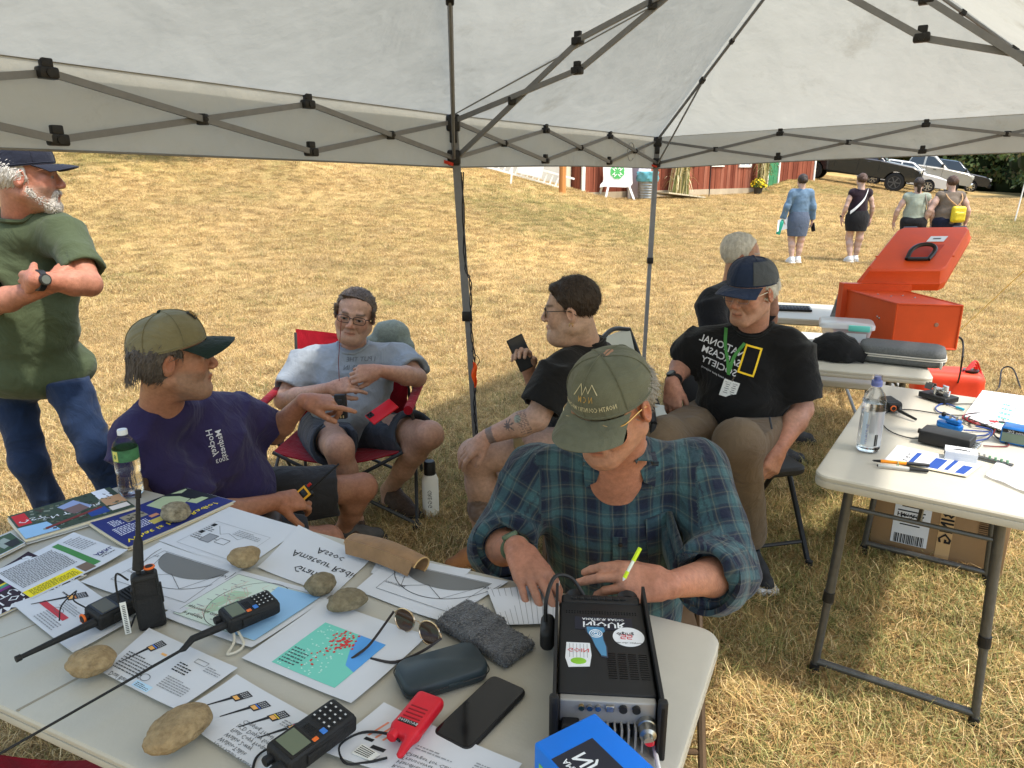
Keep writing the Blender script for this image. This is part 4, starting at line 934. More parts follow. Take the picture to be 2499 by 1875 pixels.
# ---- man in the purple t-shirt, pointing
def purple_man():
 J=dict(head=P(424,872,2.34),hM=headframe((.93,.34,-.03)),neck=P(392,985,2.39),fr=V(.80,-.42,.28),sl=P(318,1075,2.29),sr=P(566,1000,2.73),
 el=P(505,1265,2.33),wl=P(672,1225,2.51),er=P(668,1058,2.89),wr=P(742,978,2.77),hl=P(470,1330,2.55),hr=P(560,1220,2.89))
 J['kl']=P(800,1320,2.79);J['kr']=P(885,1190,3.03);J['al']=V(J['kl'][0]+.02,2.90,.10);J['ar']=V(J['kr'][0]-.12,3.12,.10)
 t=thing('person','seated man in purple t-shirt and khaki cap pointing at the grey-shirted man','person',V(-1.0,2.62,0))
 def hands(F,sd):
  if sd=='r':add_hand(F,J['wr'],nrm(P(862,985,2.79)-J['wr']),(.12,-.35,1),-1,[(.05,.18,.1),(.9,1.1,.5),(1.0,1.2,.6),(1.1,1.2,.6)],tcurl=(.25,.25),tdir=.45,s=1.12)
  else:add_hand(F,J['wl'],nrm(P(770,1215,2.63)-J['wl']),(-.1,-.75,.65),-1,[(.5,.6,.4),(.5,.7,.4),(.55,.7,.5),(.6,.8,.5)],tcurl=(.2,.3),tdir=.8,s=1.1)
 build_body(t,J,TAN,hand_fn=hands,legs=('l','r'),legr=1.06,armr=1.10,head_kw=dict(s=1.12,wide=1.06,jowl=.45,smile=1.),col_kw=dict(brow=S(90,75,65),stubble=(S(160,140,125),.5),ruddy=.35))
 hair(t,J,SALTHAIR,[('e',(0,-.028,.010),(.090,.094,.085),.01),('p',(0,.030,.03),(0,1,-.25),.3),('p',(0,0,.07),(0,.1,1),.3),('p',(0,-.03,-.070),(0,.45,-1),.3),('e',(.09,.005,-.012),(.035,.030,.040),.01,'s'),('e',(-.09,.005,-.012),(.035,.030,.040),.01,'s')],s=1.12,wide=1.06,amp=.005,freq=120)
 def lk(g):
  sg=1 if g.uniform()<.5 else-1;y=g.uniform(-.11,-.05);a=math.sqrt(max(0,1-((y+.03)/.1)**2));x=sg*a*g.uniform(.2,1)*.085
  yy=-.028-math.sqrt(max(.0,1-(x/.09)**2))*.094;z0=g.uniform(-.02,.03)
  return[(x,yy,z0),(x*1.02,yy-.004,z0-.03),(x*1.0+g.normal()*.004,yy-.006,min(z0-.04,-.035)),(x+g.normal()*.006,yy+g.normal()*.006-.010,-.062-g.uniform(0,.022))]
 strands(None,J,110,3,lk,1.12,.0016).obj('hair_locks',SALTHAIR,t)
 kh=cloth('cap_khaki',S(148,140,106),(14,.2));dg=cloth('brim_green',S(36,52,46));o,q,dome=cap_hat(t,J,kh,dg,1.12,tilt=.10,brim=.078,wide=1.06,button=dg,droop=.03)
 badge=mat('patch_dark',(.03,.028,.018),.8);pg=mat('patch_gold',S(150,120,60),.7)
 bp=lambda u,v,off:dome(u,v,off)
 # embroidered badge on the front panel
 m=MB();m.sheet(lambda u,v:bp(.205+.10*u,.40+.22*v,.0035),8,6,.002);b_=m.obj('badge',badge,o)
 m=MB();m.tube([bp(.255+.035*math.cos(a),.53+.08*math.sin(a),.006)for a in np.linspace(0,6.28,22)],.0018,4,True);m.tube([bp(.212+.086*i/8,.43,.006)for i in range(9)],.0018,4);m.tube([bp(.212+.086*i/8,.48,.006)for i in range(9)],.0018,4);m.obj('emblem',pg,b_)
 pu=cloth('purple_jersey',S(58,50,92),(5,.14));o,M,pel,up=shirt(t,J,pu,g=1.42,sleeve=.80,hem=.05,seed=5,amp=.008,belly=1.30,arm_r=1.30,chest=1.1,collar=.068,cup=.058)
 wh=mat('print_white',S(205,205,210),.8);d=nrm(V(.35,-.9,.12));ux=nrm(P(520,1125,2.3)-P(505,1050,2.3));ux=nrm(V(.12,-.02,-1));uy=-nrm(np.cross(d,ux))
 c=hitpx(o,535,1090)-ux*.02
 print_on(o,'Hockey',.030,c+uy*.012,ux,uy,d,wh,bold=.006);print_on(o,'Madness',.028,c-uy*.016+ux*.012,ux,uy,d,wh,bold=.006);print_on(o,'2003',.022,c+uy*.0+ux*.075,uy,ux*-1,d,wh)
 m=cloth('shorts_charcoal',S(62,62,64),(10,.2));pants(t,J,m,'shorts',.80,seed=8,amp=.006,g=1.12)
 for sd in 'lr':shoe(t,J['a'+sd],(.7,.3),mats=mat('shoe_grey',S(80,78,76),.7,nz=(30,.3)))
 # handheld radio in the near hand
 r=thing('handheld_radio','small black and yellow handheld radio held by the man in purple','radio',P(735,1200,2.61));a=P(745,1205,2.60);ax=nrm(P(850,1112,2.65)-a);F=frame(ax,(0,-.8,.6));yl=mat('radio_yellow',S(235,175,40),.5)
 b_=MB().rbox(a-ax*.03,(.11,.052,.028),.006,F).obj('body',MATS['black_plastic'],r);MB().rbox(a-ax*.005+F[:,2]*.0155,(.05,.046,.003),.001,F).obj('faceplate',yl,b_);MB().rbox(a+F[:,2]*.0175,(.025,.03,.003),.001,F).obj('screen',mat('screen_dark',(.02,.022,.02),.15),b_)
 MB().tube([a+ax*.02,a+ax*.04,a+ax*.17],[.007,.006,.0035],8).obj('antenna',MATS['black_plastic'],r);MB().cyl(a+ax*.02+F[:,1]*.016,a+ax*.04+F[:,1]*.016,.006,n=10).obj('knob',mat('knob_red',S(190,40,30),.5),r)
 return t
purple_man()
# ---- man in the grey t-shirt in the camp chair
def grey_man():
 J=dict(head=P(866,770,3.66),hM=headframe((.02,-.99,-.08),roll=-.20),neck=P(862,852,3.74),fr=V(-.02,-.93,.36),sl=P(748,878,3.74),sr=P(972,872,3.74),
 el=P(692,978,3.56),wl=P(806,948,3.36),er=P(1018,922,3.58),wr=P(925,905,3.38),hl=P(790,1055,3.70),hr=P(920,1050,3.70))
 J['kl']=P(828,1095,3.16);J['kr']=P(1048,1062,3.30);J['al']=V(J['kl'][0]+.04,3.20,.10);J['ar']=P(948,1195,3.55)
 t=thing('person','seated man in pale grey t-shirt and glasses fiddling with a wire antenna','person',V(-.75,3.6,0))
 def hands(F,sd):
  if sd=='l':add_hand(F,J['wl'],nrm(P(868,935,3.33)-J['wl']),(.05,-.75,.65),-1,[(.5,.5,.2),(1.0,1.1,.5),(1.1,1.1,.5),(1.2,1.1,.5)],tcurl=(.3,.3),tdir=.5,s=1.05)
  else:add_hand(F,J['wr'],nrm(P(862,915,3.34)-J['wr']),(-.1,-.9,.4),1,[(.7,.8,.4),(.8,.9,.4),(.8,.9,.5),(.9,.9,.5)],tcurl=(.3,.3),tdir=.5,s=1.05)
 build_body(t,J,S(212,160,132),hand_fn=hands,legs=('l','r'),legr=1.12,armr=1.08,head_kw=dict(s=1.03,wide=1.13,jowl=1.),col_kw=dict(brow=S(70,58,50),ruddy=.4,stubble=(S(150,120,105),.2)))
 hair(t,J,mat('hair_brown_grey',S(88,76,66),.55,nz=(80,.5),bump=(160,.9,.01),stretch=(1,1,.3)),[('e',(0,-.024,.044),(.081,.098,.086),.01),('c',(-.05,.066,.092),(.05,.060,.096),.011,.013,.02),('p',(0,-.004,.03),(0,1,-.80),.3),('p',(0,-.03,-.05),(0,.7,-1),.3),('c',(-.081,.03,.045),(-.079,.02,-.015),.008,.004,.01),('c',(.081,.03,.045),(.079,.02,-.015),.008,.004,.01)],s=1.03,wide=1.13,amp=.004,freq=130)
 glasses(t,J,BLACKM,LENS,1.03,wide=1.13)
 g=cloth('grey_heather',S(168,176,184),(40,.10));o,M,pel,up=shirt(t,J,g,g=1.18,sleeve=.74,hem=.05,seed=12,amp=.008,belly=1.25,arm_r=1.22,collar=.072)
 collar_band(t,J,g,M,up,o,.078);ink=mat('print_ink',S(92,98,106),.8);rt=V(-1,0,0);d=M[:,1]
 c=P(878,882,3.6);print_on(o,'I PUT THE',.032,hitpx(o,880,882),rt,up,d,ink);print_on(o,'AMATEUR IN',.032,hitpx(o,884,902),rt,up,d,ink)
 m=cloth('shorts_slate',S(72,78,88),(10,.2));pants(t,J,m,'shorts',.72,seed=18,amp=.006,g=1.15)
 br=mat('shoe_brown_mesh',S(74,58,48),.8,nz=(60,.4),bump=(120,.6,.01));shoe(t,V(J['ar'][0]+.03,J['ar'][1]-.02,.1),(.72,-.70),mats=br);shoe(t,J['al'],(.1,-1),mats=br)
 # radio on his lap with a long whip
 r=thing('handheld_radio','black handheld radio with a thin whip antenna on the lap of the man in grey','radio',P(830,1000,3.25));c=P(832,992,3.24);up2=nrm(V(-.03,.12,1));F=frame(up2,(0,-1,.1))
 MB().rbox(c,(.115,.054,.032),.006,F).obj('body',MATS['black_plastic'],r);MB().rbox(c+F[:,2]*.018,(.07,.022,.010),.004,F).obj('belt_clip',MATS['black_plastic'],r)
 for i in range(3):MB().box(c-F[:,0]*.046+F[:,1]*(-.012+.012*i)+F[:,2]*.017,(.012,.005,.002),F).obj('contact',mat('brass',S(220,200,150),.3,.8),r)
 MB().tube([P(828,930,3.28),P(826,880,3.26),P(833,780,3.2)],.0016,5).obj('whip_antenna',mat('whip_red',S(120,40,35),.5),r)
 # red phone lying on his thigh
 pc=P(932,1005,3.38);F=frame(nrm(P(962,985,3.42)-P(905,1025,3.34)),(0,-.55,.83));rd=mat('phone_red',S(205,20,34),.4)
 ph=thing('phone','red phone lying on the thigh of the man in grey','phone',pc);b_=MB().rbox(pc,(.150,.076,.011),.008,F).obj('case',rd,ph)
 MB().rbox(pc-F[:,0]*.055+F[:,1]*.018+F[:,2]*.006,(.032,.030,.004),.003,F,2).obj('camera_block',MATS['black_plastic'],b_)
 for a,b2 in((-.062,.024),(-.048,.024),(-.055,.012)):MB().lathe([(0,.0075),(.005,.0075),(.0045,.0095),(0,.0095)],10,pc+F[:,0]*a+F[:,1]*b2,F).obj('lens',mat('lens_black',(.01,.01,.015),.05),b_)
 return t
grey_man()
# ---- person in black t-shirt with cropped hair
def black_shirt():
 J=dict(head=P(1392,758,2.88),hM=headframe((-.96,.14,-.08)),neck=P(1432,838,2.95),fr=V(-.86,-.10,.0),sl=P(1368,905,2.80),sr=P(1470,875,3.22),
 el=P(1310,1022,2.72),wl=P(1188,1066,2.74),er=P(1330,985,3.2),wr=P(1288,900,3.08),hl=P(1470,1090,2.88),hr=P(1500,1060,3.12))
 J['kl']=P(1160,1112,2.86);J['kr']=P(1230,1100,3.25);J['al']=V(J['kl'][0]+.03,2.96,.12);J['ar']=V(J['kr'][0]+.02,3.2,.12)
 t=thing('person','seated person in black t-shirt and khaki shorts with cropped dark hair in profile','person',V(.2,2.9,0))
 def hands(F,sd):
  if sd=='l':add_hand(F,J['wl'],nrm(P(1118,1120,2.76)-J['wl']),(-.25,-.55,.8),1,[(.2,.35,.2)]*4,spread=.05,tdir=.5)
  else:add_hand(F,J['wr'],nrm(P(1270,850,3.02)-J['wr']),(.2,.8,.2),1,[(.5,.8,.5)]*4)
 ax=nrm(J['wl']-J['el'])
 def paint(v,c,sd):
  if sd=='l': # tattoos: wrist band, compass rose, lines of script
   l=v-J['el'];t_=l@ax/np.linalg.norm(J['wl']-J['el']);side=nrm(np.cross(ax,V(0,-.8,.6)));a=l@side
   fd=(l@V(0,-.8,.6))>0
   band=(t_>.84)&(t_<.97);c[band]=c[band]*.3+np.array([.12,.12,.13])*.7
   rr=np.hypot((t_-.52)*.27,a);th=np.arctan2((t_-.52)*.27,a);star=(rr<.012+.026*np.abs(np.cos(4*th))**6)&fd;c[star]=c[star]*.25+np.array([.03,.05,.07])*.75
   aq=(np.hypot((t_-.30)*.27,a-.01)<.017)&fd;c[aq]=c[aq]*.45+np.array([.20,.42,.36])*.55
   scr=(np.abs(np.sin((a)*420))>.55)&(t_>.12)&(t_<.32)&fd&(np.sin(t_*210)*np.sin(a*900)>-.35);c[scr]=c[scr]*.4+np.array([.06,.06,.07])*.6
   scr=(np.abs(np.sin((a)*420))>.6)&(t_>.66)&(t_<.82)&fd&(np.sin(t_*260)*np.sin(a*800)>-.2);c[scr]=c[scr]*.45+np.array([.06,.06,.07])*.55
  if sd=='kl':
   q=J['kl']*.42+J['al']*.58;r=np.hypot(v[:,0]-q[0]-.0,v[:,2]-q[2]);fd=v[:,1]<q[1];ring=(r<.062)&fd
   k=.5+.5*np.sin(r*260+2*np.sin(v[:,0]*120));c[ring]=c[ring]*.35+(np.array([.10,.10,.11])*.65+np.array([.25,.25,.25])*.0)*(.4+.9*k[ring])[:,None]
   lo=(np.hypot(v[:,0]-q[0]-.04,(v[:,2]-q[2]+.12)*1.2)<.03)&fd;c[lo]=c[lo]*.5+np.array([.06,.10,.06])*.5
 build_body(t,J,S(216,170,145),hand_fn=hands,legs=('l','r'),legr=1.2,armr=1.12,head_kw=dict(s=1.0,wide=1.05,jowl=1.1),col_kw=dict(brow=S(52,40,34),ruddy=.25),paint=paint)
 hair(t,J,DARKHAIR,[('e',(0,-.022,.050),(.083,.100,.088),.01),('c',(-.04,.064,.094),(.04,.064,.094),.012,.012,.025),('p',(0,.028,.03),(0,1,-.72),.3),('p',(0,-.05,-.052),(0,.6,-1),.3),('e',(.088,.0,-.008),(.02,.026,.034),.006,'s'),('e',(-.088,.0,-.008),(.02,.026,.034),.006,'s')],wide=1.05,amp=.003,freq=160)
 glasses(t,J,BLACKM,LENS,1.,wide=1.05)
 q=local(J['head'],J['hM']);MB().tube([q(sg*.086,-.006+.007*math.cos(a),-.043+.008*math.sin(a))for sg in(-1,)for a in np.linspace(0,6.28,12)],.0018,5).obj('earring',GOLD,t);MB().tube([q(.086,-.006+.007*math.cos(a),-.043+.008*math.sin(a))for a in np.linspace(0,6.28,12)],.0018,5).obj('earring',GOLD,t)
 bk=cloth('black_jersey',(.016,.015,.015),(5,.2));o,M,pel,up=shirt(t,J,bk,g=1.25,sleeve=.78,hem=.06,seed=32,amp=.005,belly=1.15,arm_r=1.35,collar=.074);collar_band(t,J,bk,M,up,o,.075)
 m=cloth('shorts_khaki',S(164,142,102),(10,.15));pants(t,J,m,'shorts',.70,seed=28,amp=.005,g=1.16)
 bt=mat('boot_tan',S(146,96,56),.75,nz=(14,.3));
 for sd in 'lr':shoe(t,J['a'+sd],(-.85,-.35),mats=bt,boot=True)
 pc=P(1272,862,3.02);F=frame(nrm(P(1290,900,3.02)-P(1258,830,3.02)),(.2,-.95,.2));ph=thing('phone','dark phone held up by the seated person in the black t-shirt','phone',pc)
 b_=MB().rbox(pc,(.150,.074,.010),.008,F).obj('case',MATS['black_plastic'],ph);MB().rbox(pc+F[:,2]*.0052,(.140,.066,.001),.0004,F,2).obj('screen',mat('screen_grey',S(60,62,66),.12),b_)
 return t
black_shirt()
# ---- man in the plaid shirt writing at the table
def plaid_mat():
 m=bpy.data.materials.new('plaid_flannel');m.use_nodes=True;t=m.node_tree;b=t.nodes['Principled BSDF'];L=t.links.new;b.inputs['Roughness'].default_value=.9;b.inputs['Sheen Weight'].default_value=.15;b.inputs['Specular IOR Level'].default_value=.1
 a=t.nodes.new('ShaderNodeAttribute');a.attribute_name='pl';sp=t.nodes.new('ShaderNodeSeparateXYZ');L(a.outputs['Vector'],sp.inputs[0])
 nw=t.nodes.new('ShaderNodeTexNoise');nw.inputs['Scale'].default_value=9;L(t.nodes.new('ShaderNodeTexCoord').outputs['Object'],nw.inputs['Vector'])
 teal,navy,tan,mid=S(62,92,98),S(32,38,56),S(100,100,90),S(46,62,72)
 def stripe(sock,period):
  wv=t.nodes.new('ShaderNodeMath');wv.operation='MULTIPLY_ADD';L(nw.outputs[0],wv.inputs[0]);wv.inputs[1].default_value=.014;L(sock,wv.inputs[2])
  d=t.nodes.new('ShaderNodeMath');d.operation='DIVIDE';L(wv.outputs[0],d.inputs[0]);d.inputs[1].default_value=period
  fr=t.nodes.new('ShaderNodeMath');fr.operation='FRACT';L(d.outputs[0],fr.inputs[0])
  r=t.nodes.new('ShaderNodeValToRGB');r.color_ramp.interpolation='LINEAR';e=r.color_ramp.elements
  st=[(0,navy),(.26,navy),(.30,mid),(.33,tan),(.36,mid),(.42,mid),(.46,teal),(.70,teal),(.74,mid),(.80,mid),(.83,tan),(.86,mid),(.92,mid),(.97,navy)]
  e[0].position=0;e[0].color=(*navy,1);e[1].position=1;e[1].color=(*navy,1)
  for p,c in st[1:]:q=e.new(p);q.color=(*c,1)
  L(fr.outputs[0],r.inputs[0]);return r.outputs[0]
 mx=t.nodes.new('ShaderNodeMix');mx.data_type='RGBA';mx.inputs[0].default_value=.42;L(stripe(sp.outputs[0],.066),mx.inputs[6]);L(stripe(sp.outputs[1],.072),mx.inputs[7])
 n=t.nodes.new('ShaderNodeTexNoise');n.inputs['Scale'].default_value=300;L([q for q in t.nodes if q.type=='TEX_COORD'][0].outputs['Object'],n.inputs['Vector'])
 hs=t.nodes.new('ShaderNodeHueSaturation');mr=t.nodes.new('ShaderNodeMapRange');mr.inputs[3].default_value=.75;mr.inputs[4].default_value=1.25;L(n.outputs[0],mr.inputs[0]);L(mr.outputs[0],hs.inputs['Value']);L(mx.outputs[2],hs.inputs['Color']);L(hs.outputs[0],b.inputs['Base Color'])
 bp=t.nodes.new('ShaderNodeBump');bp.inputs['Strength'].default_value=.3;bp.inputs['Distance'].default_value=.003;L(n.outputs[0],bp.inputs['Height'])
 n3=t.nodes.new('ShaderNodeTexNoise');n3.inputs['Scale'].default_value=14;n3.inputs['Distortion'].default_value=1.5;L([q for q in t.nodes if q.type=='TEX_COORD'][0].outputs['Object'],n3.inputs['Vector']);b3=t.nodes.new('ShaderNodeBump');b3.inputs['Strength'].default_value=.45;b3.inputs['Distance'].default_value=.03;L(n3.outputs[0],b3.inputs['Height']);L(bp.outputs[0],b3.inputs['Normal']);L(b3.outputs[0],b.inputs['Normal'])
 return m
PLAID=plaid_mat()
def plaid_man():
 J=dict(head=P(1492,985,1.60),hM=headframe((-.60,-.70,-.36),(0,-.15,1),roll=.08),neck=P(1510,1100,1.78),fr=V(-.08,-.96,-.22),sl=P(1310,1165,1.86),sr=P(1700,1150,1.84),
 el=P(1215,1335,1.82),wl=P(1262,1338,1.62),er=P(1775,1400,1.66),wr=P(1632,1428,1.44),hl=P(1400,1600,1.98),hr=P(1610,1600,1.96))
 J['kl']=V(.02,1.62,.5);J['kr']=V(.38,1.58,.5);J['al']=V(.03,1.75,.1);J['ar']=V(.38,1.72,.1)
 t=thing('person','man in blue-green plaid shirt and olive cap writing at the foreground table','person',V(.2,1.85,0))
 tipstore={}
 def hands(F,sd):
  if sd=='l':add_hand(F,J['wl'],nrm(T(1322,1445,.775)-J['wl']),(.05,-.35,1),1,[(.16,.28,.3),(.13,.26,.3),(.15,.28,.3),(.2,.3,.3)],spread=.10,tcurl=(.2,.2),tdir=.45,s=1.08)
  else:tipstore['t']=add_hand(F,J['wr'],nrm(P(1520,1420,1.43)-J['wr']),(-.05,-.62,.78),-1,[(.30,.55,.25),(.42,.30,.15),(.65,.6,.3),(.7,.8,.4)],spread=.05,tcurl=(.35,.2),tdir=.42,s=1.1)
 def chest(F):
  torso(F,J,1.10,.05,.004,None,1.1);up=nrm((J['sl']+J['sr'])/2-(J['hl']+J['hr'])/2);F.plane(J['neck']-up*.27,-up,.5)
  for a,b in((.68,1),(.32,-1)):F.plane(lerp(J['sl'],J['sr'],a)-up*.15,(J['sr']-J['sl'])*b,.34)
 build_body(t,J,S(214,150,120),h_arm=.0032,h_head=.0028,hand_fn=hands,armr=1.06,head_kw=dict(s=1.03,wide=1.02,jowl=.3,gaunt=.3),col_kw=dict(brow=S(150,130,115),ruddy=.5),extra=chest)
 hair(t,J,GREYHAIR,[('e',(0,-.030,.018),(.085,.086,.072),.01),('p',(0,.015,0),(0,1,.1),.3),('p',(0,0,.07),(0,.1,1),.3),('p',(0,-.03,-.042),(0,.3,-1),.3),('e',(.09,.002,-.01),(.03,.028,.038),.01,'s'),('e',(-.09,.002,-.01),(.03,.028,.038),.01,'s')],s=1.03)
 ol=cloth('cap_olive',S(122,126,110),(18,.22));o,q,dome=cap_hat(t,J,ol,ol,1.0,tilt=-.12,brim=.084,droop=.030,h0=.040,button=cloth('cap_button',S(104,104,96)))
 ln=mat('thread_pale',S(196,190,160),.8);gd=mat('thread_gold',S(170,140,80),.8)
 fp=lambda x,z:dome((90-x*520)/360,.30+z*8.5,.004) # front panel coordinates, x to the wearer's left
 m=MB();m.tube([fp(x,z)for x,z in((-.050,.010),(-.034,.030),(-.022,.014),(-.012,.026),(-.002,.010),(.010,.030),(.026,.010),(.030,.006))],.0013,4);m.obj('embroidered_peaks',ln,o)
 def em(s,size,x0,z0,m_,nm,sx=1):
  v,f=text_uv(s,size,'CENTER',1,.004);obj(nm,np.array([fp(x0+a*sx,z0+b)for a,b in v]),f,m_,o,False)
 em('N C M',.017,-.012,-.004,gd,'embroidered_letters',1);em('NORTH COUNTRY MACHINE',.0125,-.010,-.022,ln,'embroidered_lettering',1)
 def vec(v,M,pel,up):
  out=np.zeros((len(v),3));l=v-pel;out[:,0]=l@M[:,0];out[:,1]=l@up;hw=np.linalg.norm(J['sr']-J['sl'])/2
  for sd in 'lr':
   s_,e,w_=J['s'+sd],J['e'+sd],J['w'+sd];sg=np.sign((s_-pel)@M[:,0]);best=np.full(len(v),1e9);off=0
   for a,b in((s_,e),(e,w_)):
    d=b-a;Ld=np.linalg.norm(d);d=d/Ld;tt=np.clip((v-a)@d,0,Ld);r=v-a-tt[:,None]*d;ds=np.linalg.norm(r,axis=1)
    x=nrm(np.cross(d,M[:,1]));y=np.cross(d,x);ang=np.arctan2(r@x,r@y)
    far=(l@M[:,0])*sg>hw*.93
    mk=(ds<.10)&far&(ds<best);best=np.where(mk,ds,best);out[mk,0]=ang[mk]*.075;out[mk,1]=-(off+tt[mk]);off+=Ld
  return out
 def vcut(F,M,pel,up):
  nk=J['neck'];fr=M[:,1]
  for a,b,ra,rb in((.0,.10,.066,.046),(.10,.23,.046,.008)):F.cap(nk+fr*.115-up*a,nk+fr*.165-up*b,ra,rb,.004,'s')
 o,M,pel,up=shirt(t,J,PLAID,'plaid_shirt',g=1.10,sleeve=1.42,hem=.16,grow=.012,h=.0065,seed=44,amp=.0075,belly=1.12,arm_r=1.20,vec=vec,collar=.074,freq=22,cut=vcut)
 fr,rt=M[:,1],M[:,0];nk=J['neck'];ch=nk+fr*.1
 def patch(name,cor,off,nu=8,nv=8,m_=None):
  uv=[tuple(lerp(lerp(cor[0],cor[1],i/nu),lerp(cor[3],cor[2],i/nu),j/nv))for j in range(nv+1)for i in range(nu+1)]
  p=project(o,uv,ch,rt,up,fr,off);g=p.reshape(nv+1,nu+1,3);mb=MB();mb.sheet(lambda u,v:g[int(round(v*nv)),int(round(u*nu))],nu,nv,.003)
  vv=mb.V()-pel;return mb.obj(name,m_ or PLAID,o,ang=60,vecattr=np.stack([vv@rt+.02,vv@up+.01,vv@fr],1))
 for sg in(-1,1):patch('collar',[(sg*.035,.035),(sg*.092,.030),(sg*.088,-.070),(sg*.060,-.050)],.010)
 patch('pocket',[(-.065,-.165),(-.175,-.150),(-.170,-.295),(-.075,-.31)],.005);patch('placket',[(-.018,-.205),(.020,-.205),(.020,-.46),(-.018,-.46)],.005,4,16)
 bt=mat('button_dark',(.02,.02,.025),.25)
 for z in(-.225,-.30,-.375,-.44):
  q=project(o,[(0,z)],ch,rt,up,fr,.009)[0];MB().lathe([(0,-.002),(.0058,-.002),(.006,.001),(.004,.002),(0,.0015)],12,q,np.stack([rt,np.cross(fr,rt),fr],1)).obj('button',bt,o)
 for sd,tt in(('l',.40),('r',.42)):
  a=lerp(J['e'+sd],J['w'+sd],tt-.02);b=lerp(J['e'+sd],J['w'+sd],tt-.22);mb=MB();d=nrm(b-a);F=frame(d)
  mb.rings([[a+d*x+(F[:,1]*math.cos(q)+F[:,2]*math.sin(q))*r*(1+.04*math.sin(3*q+x*40))for q in np.linspace(0,6.283,28,False)]for x,r in((0,.074),(-.006,.087),(.03,.092),(.062,.089),(.066,.080))],cap=False)
  vv=mb.V();ang=np.arctan2((vv-a)@F[:,1],(vv-a)@F[:,2]);mb.obj('cuff',PLAID,o,ang=70,vecattr=np.stack([ang*.085,(vv-a)@d,ang*0],1))
 watch(t,lerp(J['wl'],J['el'],.10),J['wl']-J['el'],(-.05,-.5,.85),mat('watch_green',S(70,86,62),.6),(mat('watch_bezel',S(90,104,80),.5),mat('watch_dial_green',S(70,92,60),.3)),.033)
 glasses(t,J,GOLD,LENS,1.03,full=False)
 b0=P(1335,1400,1.56)
 tp=tipstore['t']if 'tipstore' not in()else None
 return t,J,o,M,pel,up,tipstore
PL=plaid_man()
